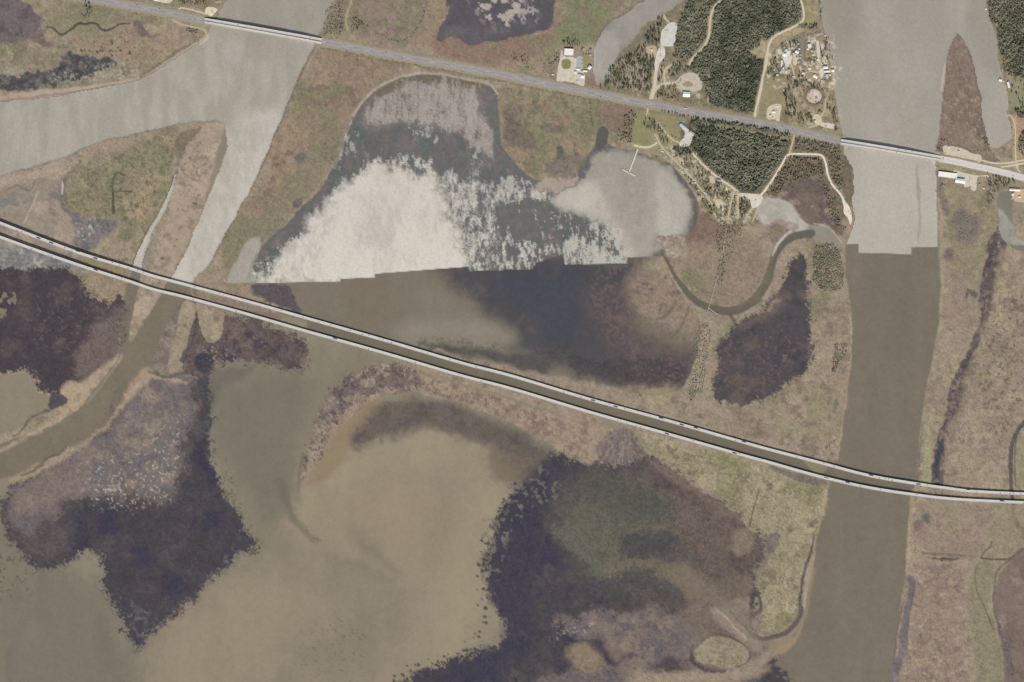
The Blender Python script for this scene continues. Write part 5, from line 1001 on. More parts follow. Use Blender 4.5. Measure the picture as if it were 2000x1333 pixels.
for k, (lb, q, wd_, c_) in enumerate(TRACKS):
    tag(ribbon('track', q, wd_ * S, zr + 0.012 * k, surf(c_, var=0.12, scale=0.12), wander=0.16, seed=k), lb, None, None, 'structure')
for k, (nm, lb, q, c_) in enumerate(YARDS):
    rr = random.Random(k); q2 = smooth(q, True, 3)
    pts = [(wx(a + rr.uniform(-.35, .35)), wy(b + rr.uniform(-.35, .35)), 0) for a, b in q2]
    bm = bmesh.new(); fc = bm.faces.new([bm.verts.new(p) for p in pts]); bmesh.ops.triangulate(bm, faces=[fc]); bm.normal_update()
    for f_ in bm.faces:
        if f_.normal.z < 0: f_.normal_flip()
    for v_ in bm.verts: v_.co.z = 1.42 + 0.008 * k
    me = bpy.data.meshes.new(nm); bm.to_mesh(me); bm.free()
    tag(link(nm, me, surf(c_, var=0.14, scale=0.06)), lb, None, None, 'structure')
ZH = 1.8
for nm, q, mt, lb, wd_ in (('highway', HW_W, M_ASPH, 'grey asphalt highway west of the western bridge', 15), ('highway', HW_M, M_ASPH, 'grey asphalt highway between the two river bridges', 14.5), ('highway', HW_E, M_CONC2, 'pale concrete highway east of the eastern bridge', 12.5)):
    h = tag(ribbon(nm, q, wd_ * S, ZH, mt, n=8, wander=0.02), lb, None, None, 'structure')
    ribbon('shoulder', q, (wd_ + 5) * S, ZH - 0.25, surf((158, 145, 118), var=0.12), n=8, wander=0.12, parent=h)
    # worn lanes, median and dashed paint
    for off in (-3.6, 3.6): ribbon('wheel_track', q, 4.2 * S, ZH + 0.02, surf((157, 150, 147) if mt is M_ASPH else (210, 204, 200)), off=off * S, n=8, parent=h)
    p, d, nmv = frame(q, 8)
    cum = np.concatenate([[0], np.cumsum(np.linalg.norm(np.diff(p, axis=0), axis=1))])
    dash = MB().box(0, 0, 0, 8.0, 0.4, 0.01).mesh('lane_marking', M_PAINT)
    edge = MB().box(0, 0, 0, 26.0, 0.9, 0.01).mesh('lane_marking', M_PAINT)
    for off, stp, me_ in ((-3.6, 36.0, dash), (3.6, 36.0, dash), (-0.9, 95.0, edge), (0.9, 120.0, edge)):
        t = 12.0
        while t < cum[-1] - 14:
            i = int(np.searchsorted(cum, t)); 
            o = bpy.data.objects.new('lane_marking', me_); COL.objects.link(o); o.parent = h
            u = (t - cum[i - 1]) / max(cum[i] - cum[i - 1], 1e-6)
            c = p[i - 1] * (1 - u) + p[i] * u + nmv[i] * off * S
            o.location = (c[0], c[1], ZH + 0.06); o.rotation_euler = (0, 0, math.atan2(d[i][1], d[i][0])); t += stp

# ------------------------------------------------------------------ viaducts and bridges
def interp_h(xs, table): return np.interp(xs, [t[0] for t in table], [t[1] for t in table])
def bent_mesh(wid, h):
    b = MB(); b.box(0, 0, -0.5, 1.6, wid * 0.92, 1.0)
    for k in (-0.36, -0.12, 0.12, 0.36): b.box(0, k * wid, -1.0 - h / 2, 0.9, 0.9, h)
    return b.mesh('pier', M_GREY)
def bridge(name, label, cat, pts, width, htab, group=None, spacing=38.0, n=6):
    root = empty(name, (0, 0, 0)); tag(root, label, cat, group)
    p, d, nmv = frame(pts, n); pxs = p[:, 0] / S + 1000
    z = interp_h(pxs, htab)
    ribbon('deck', pts, width, z, M_CONC, n=n, ext=1.3, parent=root)
    for off_ in (-width * .2, width * .2): ribbon('wheel_track', pts, width * .22, z + 0.05, M_LANE, off=off_, n=n, parent=root)
    for sgn, nm in ((1, 'barrier'), (-1, 'barrier')):
        ribbon(nm, pts, 0.45, z + 0.9, M_CONC2, off=sgn * (width / 2 - 0.25), n=n, ext=0.95, parent=root)
    cum = np.concatenate([[0], np.cumsum(np.linalg.norm(np.diff(p, axis=0), axis=1))])
    meshes = {}
    t = spacing / 2
    while t < cum[-1]:
        i = max(int(np.searchsorted(cum, t)), 1); u = (t - cum[i - 1]) / (cum[i] - cum[i - 1])
        c = p[i - 1] * (1 - u) + p[i] * u; zz = z[i - 1] * (1 - u) + z[i] * u - 1.3
        hk = max(round(zz), 2)
        if hk not in meshes: meshes[hk] = bent_mesh(width, hk + 1.5)
        o = bpy.data.objects.new('pier', meshes[hk]); COL.objects.link(o); o.parent = root
        o.location = (c[0], c[1], zz - 0.02); o.rotation_euler = (0, 0, math.atan2(d[i][1], d[i][0])); t += spacing
    return p, d, nmv, z
HT_N = [(-100, 12.5), (180, 12.5), (330, 7.0), (420, 6.2), (1200, 6.2), (1560, 7.2), (1760, 7.5), (2100, 7.0)]
HT_S = [(-100, 12.5), (120, 12.5), (300, 7.0), (420, 6.2), (1200, 6.2), (1560, 7.2), (1760, 7.5), (2100, 7.0)]
VN = bridge('highway_viaduct', 'northern pale concrete viaduct of the twin pair crossing the whole bay', 'viaduct', NV, 12.8, HT_N, 'twin viaducts')
VS = bridge('highway_viaduct', 'southern pale concrete viaduct of the twin pair crossing the whole bay', 'viaduct', SV, 12.8, HT_S, 'twin viaducts')
HW = [(395, 4.0), (412, 9.0), (440, 12.0), (515, 13), (590, 12), (618, 9), (634, 4.0)]
HE = [(1636, 4.0), (1655, 9.5), (1690, 12), (1740, 12.5), (1785, 10.5), (1818, 6.5), (1842, 2.3)]
def lerp_pts(a, b, n=8): return [(a[0] + (b[0] - a[0]) * k / n, a[1] + (b[1] - a[1]) * k / n) for k in range(n + 1)]
B1 = bridge('road_bridge', 'northern deck of the white highway bridge over the western river', 'bridge', lerp_pts((399.5, 38.2), (628.5, 78.4)), 10.6, HW, 'western river bridge decks')
B2 = bridge('road_bridge', 'southern deck of the white highway bridge over the western river', 'bridge', lerp_pts((399.5, 44.6), (627.5, 85.2)), 10.6, HW, 'western river bridge decks')
B3 = bridge('road_bridge', 'northern deck of the white highway bridge over the eastern river', 'bridge', lerp_pts((1641.5, 274.6), (1838, 307.6)), 10.6, HE, 'eastern river bridge decks')
B4 = bridge('road_bridge', 'southern deck of the white highway bridge over the eastern river', 'bridge', lerp_pts((1641, 281.2), (1843, 314.8)), 10.6, HE, 'eastern river bridge decks')
# ------------------------------------------------------------------ buildings
M_WALL = plain('painted_wall', (196, 190, 180), 0.85, 0.08, 0.4, 0.2)
M_WALL2 = plain('timber_wall', (150, 138, 122), 0.85, 0.12, 0.6, 0.2)
M_DOOR = plain('door_paint', (92, 78, 66), 0.7, 0.1, 1.0)
M_GLASS = plain('window_glass', (58, 64, 72), 0.15, 0.05, 1.0, 0.6)
ROOFM = {}
def roofm(col, metal=False):
    k = (tuple(col), metal)
    if k not in ROOFM: ROOFM[k] = plain('roof_sheet_%d' % len(ROOFM), col, 0.55 if metal else 0.85, 0.07, 0.35, 0.3)
    return ROOFM[k]
def building(name, label, px, py, w_, l_, rot, h, col, kind='gable', cat='house', wall=None, ridge='x', stripes=None):
    """w_ across (map units, x before rotation), l_ deep; rot in degrees clockwise on the map"""
    z0 = ground_z(px, py) - 0.15
    root = empty(name, (wx(px), wy(py), z0), -R(rot)); tag(root, label, cat)
    W, L = w_ * S, l_ * S; mt = roofm(col, True)
    link('wall', MB().box(0, 0, h / 2, W - 0.8, L - 0.8, h).mesh('wall', wall or M_WALL), None, root)
    if kind == 'flat':
        rf = link('roof', MB().box(0, 0, h + 0.2, W, L, 0.4).mesh('roof', mt), None, root)
        b = MB()
        for sx, sy, cx, cy in ((W, 0.4, 0, L / 2 - .2), (W, 0.4, 0, -L / 2 + .2), (0.4, L - .8, W / 2 - .2, 0), (0.4, L - .8, -W / 2 + .2, 0)): b.box(cx, cy, h + 0.65, sx, sy, 0.5)
        link('parapet', b.mesh('parapet', M_CONC2), None, rf)
        link('roof_vent', MB().box(W * .2, L * .15, h + 0.9, 1.6, 1.6, 1.0).mesh('roof_vent', M_GREY), None, rf)
        link('roof_vent', MB().box(-W * .25, -L * .1, h + 0.8, 2.2, 1.4, 0.8).mesh('roof_vent', M_GREY), None, rf)
    else:
        rh = min(W, L) * (0.16 if kind == 'gable' else 0.22)
        if kind == 'gable':
            if ridge == 'x': a = [(-W / 2, -L / 2), (W / 2, -L / 2), (W / 2, 0), (-W / 2, 0)]; c2 = [(-W / 2, L / 2), (W / 2, L / 2), (W / 2, 0), (-W / 2, 0)]
            else: a = [(-W / 2, -L / 2), (-W / 2, L / 2), (0, L / 2), (0, -L / 2)]; c2 = [(W / 2, -L / 2), (W / 2, L / 2), (0, L / 2), (0, -L / 2)]
            b = MB()
            for q in (a, c2):
                t = [(q[0][0], q[0][1], h), (q[1][0], q[1][1], h), (q[2][0], q[2][1], h + rh), (q[3][0], q[3][1], h + rh)]
                b.poly(t); b.poly([(x, y, z - 0.25) for x, y, z in reversed(t)])
            ends = [((-W / 2, -L / 2), (-W / 2, L / 2), (-W / 2, 0)), ((W / 2, -L / 2), (W / 2, L / 2), (W / 2, 0))] if ridge == 'x' else [((-W / 2, -L / 2), (W / 2, -L / 2), (0, -L / 2)), ((-W / 2, L / 2), (W / 2, L / 2), (0, L / 2))]
            rf = link('roof', b.mesh('roof', mt), None, root)
            g = MB()
            for q in ends: g.poly([(q[0][0] * .98, q[0][1] * .98, h), (q[1][0] * .98, q[1][1] * .98, h), (q[2][0] * .98, q[2][1] * .98, h + rh - .1)])
            link('gable_end', g.mesh('gable_end', wall or M_WALL), None, root)
            link('ridge_cap', MB().box(0, 0, h + rh + 0.06, (W if ridge == 'x' else 0.6), (0.6 if ridge == 'x' else L), 0.12).mesh('ridge_cap', M_CONC2), None, rf)
            if stripes:
                b = MB(); n = 5
                for k in range(n):
                    x = -W / 2 + W * (k + 0.5) / n
                    for s_ in (-1, 1): b.poly([(x - W * .045, s_ * L / 2, h + .08), (x + W * .045, s_ * L / 2, h + .08), (x + W * .045, s_ * 0.5, h + rh + .0), (x - W * .045, s_ * 0.5, h + rh + .0)])
                link('roof_panel', b.mesh('roof_panel', roofm(stripes, True)), None, rf)
        else:
            b = MB(); i = min(W, L) * 0.5
            A4 = [(-W / 2, -L / 2, h), (W / 2, -L / 2, h), (W / 2, L / 2, h), (-W / 2, L / 2, h)]
            rx = max(W / 2 - i, 0.3); ry = max(L / 2 - i, 0.3)
            T4 = [(-rx, -ry, h + rh), (rx, -ry, h + rh), (rx, ry, h + rh), (-rx, ry, h + rh)]
            for k in range(4): b.poly([A4[k], A4[(k + 1) % 4], T4[(k + 1) % 4], T4[k]])
            b.poly(T4); b.poly([(x, y, z - .02) for x, y, z in A4[::-1]])
            rf = link('roof', b.mesh('roof', mt), None, root)
    dm = MB().box(0, 0, 0, 1.2, 0.12, 2.1).mesh('door', M_DOOR); wm = MB().box(0, 0, 0, 1.4, 0.1, 1.2).mesh('window', M_GLASS)
    yv = -(L - 0.8) / 2 - 0.05
    o = link('door', dm, None, root); o.location = (W * 0.08, yv, 1.05 + .02)
    for k in (-0.33, -0.12, 0.3):
        o = link('window', wm, None, root); o.location = (W * k, yv, min(1.7, h - .9)); 
        o = link('window', wm, None, root); o.location = (W * k, -yv, min(1.7, h - .9))
    return root
WHT = (236, 234, 230); OFFW = (222, 220, 212); LGR = (188, 190, 190); MGR = (150, 150, 150)
BLD = [
    ('restaurant_hall', 'large bright white flat roofed hall behind the restaurant forecourt', 1111, 102.5, 18, 13, 3, 7.5, WHT, 'flat', 'hall'),
    ('shed', 'small white shed at the south end of the grey parking strip', 1129, 136, 8, 3.6, 3, 3.5, WHT, 'gable', 'shed'),
    ('pavilion', 'white pointed pavilion on the creek bank by the restaurant lawn', 1151.5, 132.5, 6.4, 7.5, 35, 8, (226, 226, 234), 'hip', 'pavilion'),
    ('restaurant', 'white gabled restaurant deck house beside the creek', 1143, 139.5, 8, 3.4, 5, 4.5, WHT, 'gable', 'restaurant'),
    ('restaurant', 'square white restaurant house nearest the forecourt exit', 1138, 150, 7, 6.5, 5, 6, WHT, 'gable', 'restaurant'),
    ('shed', 'cream storage shed in the middle of the restaurant yard', 1124.5, 141.5, 6.5, 5.0, 5, 3.2, (214, 206, 192), 'gable', 'shed'),
    ('shed', 'grey sheet roof shed between the white restaurant houses', 1131, 146, 6, 3.4, 5, 4.5, (172, 170, 168), 'gable', 'shed'),
    ('visitor_hall', 'white metal roofed visitor hall below the round car park', 1340.5, 185, 14, 10, 2, 6.5, (232, 236, 238), 'gable', 'hall'),
    ('camp_shelter', 'blue and white striped camp shelter above the campground car park', 1333, 246.5, 12, 6.4, 36, 4.5, (214, 216, 232), 'gable', 'shelter'),
    ('lodge', 'long grey gabled campground lodge at the edge of the wood', 1351, 261, 11, 6.5, 36, 5, (178, 182, 178), 'gable', 'lodge'),
    ('cabin', 'small white cabin standing alone on the lagoon shore turf', 1355, 357.5, 5.6, 2.8, 0, 3.5, WHT, 'gable', 'cabin'),
    ('bath_house', 'grey purple roofed bath house under the dark trees by the south wood', 1404, 352.5, 8, 4.5, 25, 4, (150, 148, 164), 'hip', 'bath house'),
    ('house', 'large white house at the head of the gravel yard', 1532, 107, 9, 7, 10, 5, (226, 222, 226), 'hip', 'house'),
    ('house', 'smaller white house beside the large one in the gravel yard', 1539, 102.5, 4.5, 5, 0, 4.5, WHT, 'gable', 'house'),
    ('house', 'white canal side house west of the boat canal', 1556.5, 102, 7.5, 6, 20, 5, (224, 224, 228), 'gable', 'house'),
    ('house', 'white house on the east side of the boat canal', 1581, 90.5, 6.5, 8, -10, 5.5, (226, 224, 228), 'gable', 'house'),
    ('shed', 'small white shed south of the canal house', 1578, 96.5, 4, 3.4, 0, 3.2, WHT, 'gable', 'shed'),
    ('mobile_home', 'long white mobile home beside the gravel yard', 1526.5, 124.5, 3.2, 12, 8, 3.2, WHT, 'gable', 'mobile home'),
    ('shed', 'white shed among pines south of the mobile home', 1535.5, 142, 3.8, 6.5, 2, 3.5, OFFW, 'gable', 'shed'),
    ('shed', 'small white boat shed at the canal end', 1581, 134.5, 4.8, 3.6, 5, 4.5, WHT, 'gable', 'shed'),
    ('house', 'grey white river house with a broad roof', 1612, 132.5, 9.5, 6, -4, 6.5, (216, 220, 220), 'gable', 'house'),
    ('house', 'long low white river house south of the grey one', 1614.5, 140.2, 11, 3.8, -4, 5, WHT, 'gable', 'house'),
    ('boathouse', 'white boathouse standing over the river edge', 1626.5, 138.5, 5.8, 4.4, -4, 6, WHT, 'hip', 'boathouse'),
    ('house', 'white angular house on the lawn by the ringed mound', 1592.5, 150, 9, 6, 30, 4.5, (240, 236, 226), 'gable', 'house'),
    ('house', 'pale grey house hidden between dark trees by the river', 1615, 150, 5, 8, 0, 5, (198, 200, 206), 'gable', 'house'),
    ('house', 'lilac grey roofed house beside the north trees of the ringed mound', 1569, 143.5, 7, 6, 20, 5, (190, 188, 200), 'hip', 'house'),
    ('shed', 'grey shed on the grass beside the canal', 1562.5, 113.5, 4, 2.6, 0, 3, (188, 188, 182), 'gable', 'shed'),
    ('house', 'blue grey roofed house with a large yard west of the canal', 1559, 122, 4.5, 5, 12, 4.5, (176, 174, 186), 'gable', 'house'),
    ('house', 'lone white roadside house on the pale sand yard', 1511, 219, 6, 4.5, -5, 4.5, (222, 220, 226), 'gable', 'house'),
    ('warehouse', 'long white warehouse on the east bank below the highway', 1850.5, 342.5, 37, 10.5, 7, 6, (240, 236, 228), 'flat', 'warehouse'),
    ('warehouse', 'shorter white pitched warehouse beside the pale car park', 1874.5, 354, 19, 9, 7, 7.5, (234, 236, 240), 'gable', 'warehouse'),
    ('boat_shed', 'wide white shed roof across the top of the boat basin', 1981.5, 371.5, 21, 4.5, 3, 5, (238, 232, 222), 'gable', 'shed'),
    ('boat_shed', 'small white shed below the wide shed at the boat basin', 1977.8, 381, 4.2, 5, 0, 4, (232, 232, 232), 'gable', 'shed'),
    ('boathouse', 'white square boathouse standing in the narrow eastern channel', 1953.5, 157, 6, 5, 15, 5, (226, 222, 224), 'hip', 'boathouse'),
    ('house', 'narrow white house on the wooded eastern shore', 1969.5, 166.5, 4, 12, -15, 5, WHT, 'gable', 'house'),
    ('dock_shelter', 'tiny white dock shelter at the foot of the eastern forest', 1925.5, 18, 4, 2.2, 0, 3, WHT, 'gable', 'shelter'),
    ('house', 'white roofed roadside building at the north western highway edge', 307, -1, 10, 5, -12, 5, (228, 226, 224), 'gable', 'house'),
    ('house', 'brown roofed house by the river at the western bridge', 427, 3, 12, 6, -12, 5, (158, 132, 116), 'gable', 'house'),
    ('shed', 'small cream shed west of the restaurant among shrubs', 1080, 146, 5, 3, 5, 3, (210, 200, 178), 'gable', 'shed'),
    ('shed', 'small grey shed at the foot of the open field', 1531, 177, 3, 4, 0, 3, (206, 200, 190), 'gable', 'shed'),
    ('house', 'brown roofed house on the riverside lane by the ringed mound', 1601.5, 220, 7, 5.5, 50, 4.5, (146, 124, 110), 'hip', 'house'),
]
for b_ in BLD:
    building(b_[0], b_[1], *b_[2:9], b_[9], b_[10], stripes=(112, 128, 206) if 'striped' in b_[1] else None, ridge='y' if b_[5] > b_[4] else 'x',
             wall=M_WALL2 if 'brown' in b_[1] else None)
# more sheds and small houses of the riverside plots and camp
EXTRA = [(1536, 98, 3.6, 3, 0), (1545, 109, 3.4, 4.2, 1), (1549.5, 105, 3, 3, 2), (1556, 111.5, 3.6, 3, 3), (1561, 96, 3, 2.6, 0), (1585.5, 100, 3.8, 3, 1), (1588, 107.5, 4.6, 3.4, 2), (1591, 114.5, 4.2, 3.6, 3), (1596.5, 117, 3.2, 3.2, 0), (1586, 120, 3.6, 3, 1),
         (1611, 70, 4.2, 2.4, 2), (1541, 136.5, 3.4, 3, 3), (1530, 134, 3, 4, 0), (1524, 141, 4.2, 3, 1), (1512, 137, 3.4, 3.4, 2), (1508, 129, 3, 3, 3), (1518, 147, 4.4, 2.6, 0), (1549, 150, 3.6, 3.2, 1), (1574, 152, 3, 3.6, 2), (1607, 126, 3, 3, 3), (1621, 147, 3.4, 3, 0), (1605, 158, 3.6, 3.4, 1),
         (1559, 86, 3.4, 2.8, 2), (1536, 88, 3, 3, 3), (1519, 208, 3, 2.6, 0), (1504, 226, 3.4, 2.4, 1), (1591, 237, 5, 3, 2), (1625, 222, 3, 3, 3), (1853, 288, 4, 2.4, 0), (1872, 296, 3.4, 2.6, 1), (1921, 368, 4, 3, 2), (1913, 360, 3, 2.6, 3), (1991, 385, 4.5, 3, 0), (1140, 96, 3, 2.6, 1), (1153, 108, 3.4, 2.4, 2),
         (1273, 99, 3.4, 4, 0), (1368, 158, 3, 2.4, 3), (325, 0, 5, 3, 2), (287, -3, 5, 3, 3), (264, -9, 5, 3.4, 0)]
COLN = [((232, 230, 226), 'white'), ((186, 188, 192), 'grey'), ((206, 198, 184), 'cream'), ((150, 132, 118), 'brown')]
def near_name(x, y):
    best = min(((b[2] - x) ** 2 + (b[3] - y) ** 2, b[1]) for b in BLD)[1]
    return ' '.join(best.split()[:4])
seen = {}
for k, (x, y, w_, l_, c) in enumerate(EXTRA):
    col_, cn = COLN[c]; key = (cn, near_name(x, y)); seen[key] = seen.get(key, 0) + 1
    lb = ('small %s roofed outbuilding close to the ' % cn) + key[1] + ('' if seen[key] == 1 else ', next further one')
    building('outbuilding', lb, x, y, w_, l_, (k * 37) % 40 - 20, 3.2 + (k % 3) * .6, col_, 'gable' if k % 3 else 'hip', 'outbuilding', wall=M_WALL2 if c == 3 else None, ridge='y' if l_ > w_ else 'x')
# ringed mound: sunken concrete floor with low retaining wall
rm = empty('ringed_platform', (wx(1590), wy(189), ground_z(1590, 189) - .1)); tag(rm, 'round pale concrete platform sunk inside a ring bank by the river', 'platform')
def disc(r, z, n=40, r0=0.0):
    if r0 <= 0: return [(r * math.cos(2 * math.pi * k / n), r * math.sin(2 * math.pi * k / n), z) for k in range(n)]
link('floor', MB().poly(disc(15.4 * S, 0.35)).mesh('floor', surf((196, 178, 162), var=0.12, scale=0.05)), None, rm)
rw = MB(); ns = 40
for k in range(ns):
    a = 2 * math.pi * (k + .5) / ns; rw.box(15.9 * S * math.cos(a), 15.9 * S * math.sin(a), 2.0, 15.9 * S * 2 * math.pi / ns * 1.02, 0.8, 4.4, a + math.pi / 2)
link('retaining_wall', rw.mesh('retaining_wall', M_GREY), None, rm)
link('slab', MB().box(9, 2, 0.6, 20, 38, 0.45).mesh('slab', surf((212, 198, 182))), None, rm)
link('slab', MB().box(9, -5, 0.95, 13, 14, 0.3).mesh('slab', surf((150, 142, 130))), None, rm)
link('slab', MB().box(-14, -9, 0.5, 12, 2, 0.3).mesh('slab', surf((130, 110, 98))), None, rm)

# ------------------------------------------------------------------ pier, boardwalk, docks
M_WOOD = plain('weathered_boards', (214, 206, 190), 0.85, 0.14, 0.5, 0.2)
M_WOOD2 = plain('old_timber', (128, 116, 102), 0.85, 0.15, 0.5, 0.2)
M_WOODB = plain('grey_boards', (176, 164, 144), 0.85, 0.14, 0.5, 0.2)
def walkway(name, label, cat, segs, width, z, mat=M_WOOD):
    root = empty(name, (wx(segs[0][0][0]), wy(segs[0][0][1]), 0)); tag(root, label, cat)
    pile = MB().cyl(0, 0, -2.5, z, 0.22, 0.2, 6).mesh('pile', M_WOOD2)
    ox, oy = root.location.x, root.location.y
    for q in segs:
        d_ = ribbon('walk_deck', lerp_pts(q[0], q[1], 3) if len(q) == 2 else q, width, z, mat, n=3, ext=0.35, parent=root); d_.location = (-ox, -oy, 0)
        for s_ in (-1, 1):
            r_ = ribbon('rail', lerp_pts(q[0], q[1], 3) if len(q) == 2 else q, 0.15, z + 1.05, mat, off=s_ * (width / 2 - .1), n=3, ext=0.15, parent=root); r_.location = (-ox, -oy, 0)
        p, d, nmv = frame(q, 3); cum = np.concatenate([[0], np.cumsum(np.linalg.norm(np.diff(p, axis=0), axis=1))]); t = 2.0
        while t < cum[-1]:
            i = max(int(np.searchsorted(cum, t)), 1)
            for s_ in (-1, 1):
                o = bpy.data.objects.new('pile', pile); COL.objects.link(o); o.parent = root
                c = p[i - 1] + (p[i] - p[i - 1]) * ((t - cum[i - 1]) / (cum[i] - cum[i - 1])) + nmv[i] * s_ * (width / 2 - .35)
                o.location = (c[0] - ox, c[1] - oy, 0)
            t += 12.0
    return root
walkway('fishing_pier', 'pale wooden fishing pier with a cross head reaching into the lagoon', 'pier', [[(1246, 291), (1228.5, 338)], [(1216, 331.5), (1240, 344)]], 5.6, 2.2)
walkway('boardwalk', 'long thin boardwalk crossing the looping creek and marsh', 'boardwalk', [[(1421, 431), (1413, 486), (1404, 530), (1389, 585), (1383, 604), (1377, 626)]], 3.0, 2.3, M_WOODB)
walkway('boardwalk', 'short pale boardwalk along the creek bank beside the long one', 'boardwalk', [[(1383, 601), (1391, 607), (1401, 614)]], 2.2, 1.8)
walkway('dock', 'narrow wooden dock at the tip of the tidal creek wood', 'dock', [[(1301, 37), (1296, 28)]], 3, 1.6)
walkway('dock', 'thin dock beside the white river boathouse', 'dock', [[(1621, 130), (1631, 129)]], 2.4, 1.6)
walkway('dock', 'small dock in front of the eastern channel boathouse', 'dock', [[(1963, 160), (1956, 158.5)]], 2.4, 1.6)

# ------------------------------------------------------------------ vehicles
CARC = {'white': (232, 232, 230), 'silver': (176, 178, 180), 'black': (34, 35, 38), 'dark blue': (44, 54, 84), 'red': (150, 44, 40), 'dark grey': (66, 68, 72)}
M_TYRE = plain('tyre_rubber', (30, 30, 31), 0.9, 0.1, 2.0)
CARM = {k: plain('car_paint_' + k.replace(' ', '_'), v, 0.3, 0.03, 1.0, 0.5) for k, v in CARC.items()}
def profile(pts, wid, name, mat):
    v = []; n = len(pts)
    for s_ in (-1, 1): v += [(x, s_ * wid / 2 * (1.0 if z < 1.0 else 0.88), z) for x, z in pts]
    f = [tuple(range(n))[::-1], tuple(range(n, 2 * n))] + [(k, (k + 1) % n, n + (k + 1) % n, n + k) for k in range(n)]
    return mesh_py(name, v, f, mat)
wheel_me = MB().cyl(0, 0, -0.12, 0.12, 0.34, 0.34, 10).mesh('wheel', M_TYRE)
cab_me = profile([(-1.75, .95), (1.05, .95), (0.45, 1.5), (-1.2, 1.52)], 1.62, 'window', M_GLASS)
BODY = {k: profile([(-2.35, .3), (2.35, .3), (2.4, .75), (1.1, .98), (-1.9, 1.0), (-2.4, .9)], 1.85, 'body', m_) for k, m_ in CARM.items()}
ROOFME = {k: MB().box(-0.4, 0, 1.54, 1.6, 1.35, 0.05).mesh('car_roof', m_) for k, m_ in CARM.items()}
def car(x, y, z, rz, colr, label, group, name='car'):
    root = empty(name, (x, y, z), rz); tag(root, label, 'car', group)
    for me in (BODY[colr], cab_me, ROOFME[colr]):
        o = bpy.data.objects.new(me.name.split('.')[0], me); COL.objects.link(o); o.parent = root
    for wx_, wy_ in ((1.45, .82), (1.45, -.82), (-1.45, .82), (-1.45, -.82)):
        o = bpy.data.objects.new('wheel', wheel_me); COL.objects.link(o); o.parent = root; o.location = (wx_, wy_, .34); o.rotation_euler = (math.pi / 2, 0, 0)
    return root
M_TRAIL = plain('trailer_box', (224, 222, 216), 0.6, 0.05, 0.5); M_TRAILG = plain('grey_trailer_box', (120, 122, 128), 0.6, 0.05, 0.5)
TR = {k: (MB().box(-2.8, 0, 2.5, 14.2, 2.55, 2.8).mesh('trailer', m_), MB().box(6.4, 0, 1.9, 3.2, 2.4, 2.4, 0, 0.86).mesh('truck_cab', CARM[c_])) for k, m_, c_ in (('white', M_TRAIL, 'white'), ('grey', M_TRAILG, 'black'))}
tw_me = MB().cyl(0, 0, -0.15, 0.15, 0.5, 0.5, 10).mesh('wheel', M_TYRE)
def truck(x, y, z, rz, colr, label, group):
    root = empty('articulated_truck', (x, y, z), rz); tag(root, label, 'truck', group)
    for me, nm in zip(TR[colr], ('trailer', 'truck_cab')):
        o = bpy.data.objects.new(nm, me); COL.objects.link(o); o.parent = root
    o = link('chassis', MB().box(-1, 0, 0.85, 16, 1.0, 0.4).mesh('chassis', M_TYRE), None, root)
    for a in (7.0, 4.2, -6.5, -8.0):
        for s_ in (-1.05, 1.05):
            o = bpy.data.objects.new('wheel', tw_me); COL.objects.link(o); o.parent = root; o.location = (a, s_, .5); o.rotation_euler = (math.pi / 2, 0, 0)
rc = random.Random(5)
def on_road(F, px, lane, kind, where, group, zofs=0.03):
    p, d, nmv = F[:3]; z = F[3] if len(F) > 3 else np.full(len(p), ZH + .08)
    xs = p[:, 0] / S + 1000; i = int(np.clip(np.searchsorted(xs, px), 1, len(xs) - 1)); u = (px - xs[i - 1]) / (xs[i] - xs[i - 1])
    c = p[i - 1] * (1 - u) + p[i] * u + nmv[i] * lane; zz = z[i - 1] * (1 - u) + z[i] * u + zofs
    rz = math.atan2(d[i][1], d[i][0]) + (math.pi if lane > 0 and where[0] == 'h' else 0) + (math.pi if 'northern' in where else 0)
    if kind == 'T': truck(c[0], c[1], zz, rz, 'grey', 'grey trailer articulated truck driving on the ' + where.strip('h '), 'trucks on the ' + where.strip('h '))
    elif kind == 'W': truck(c[0], c[1], zz, rz, 'white', 'white trailer articulated truck driving on the ' + where.strip('h '), 'trucks on the ' + where.strip('h '))
    else:
        colr = {'d': rc.choice(['black', 'dark grey', 'dark blue', 'black']), 'w': 'white', 's': 'silver', 'r': 'red'}[kind]
        car(c[0], c[1], zz, rz, colr, colr + ' car driving on the ' + where.strip('h '), group)
for px, kd in zip([35, 44, 76, 101, 127, 142, 152, 187, 220, 234, 251, 269, 280, 381, 428, 437, 549, 592, 623, 646, 679, 684, 708, 720, 728, 741, 748, 765, 810, 835, 878, 930, 1048, 1101, 1135, 1158, 1189, 1202, 1220, 1232, 1245, 1269, 1290, 1296, 1331, 1358, 1365, 1436,
                   1452, 1556, 1608, 1628, 1700, 1717, 1728, 1735, 1742, 1793, 1810, 1868, 1890, 1906, 1953, 1972, 1978, 1993],
                  'ddTTddWTdsdddddsddddsdddwsdddsddwddTdTdswdTdTTddTdddTddddTdsWsdddd'):
    on_road(VN, px, 2.0 if rc.random() < .5 else -1.7, kd, 'northern viaduct', 'cars on the northern viaduct')
for px, kd in zip([63, 97, 102, 172, 188, 238, 244, 342, 378, 462, 527, 655, 720, 763, 812, 940, 1035, 1207, 1212, 1224, 1243, 1252, 1303, 1354, 1435, 1443, 1614, 1655, 1680, 1719, 1790, 1957, 1998], 'dddsTdsddddTdsddwdsdddTdTdWTdddTd'):
    on_road(VS, px, 2.0 if rc.random() < .5 else -1.7, kd, 'southern viaduct', 'cars on the southern viaduct')
FW, FM, FE = frame(HW_W, 8), frame(HW_M, 8), frame(HW_E, 8)
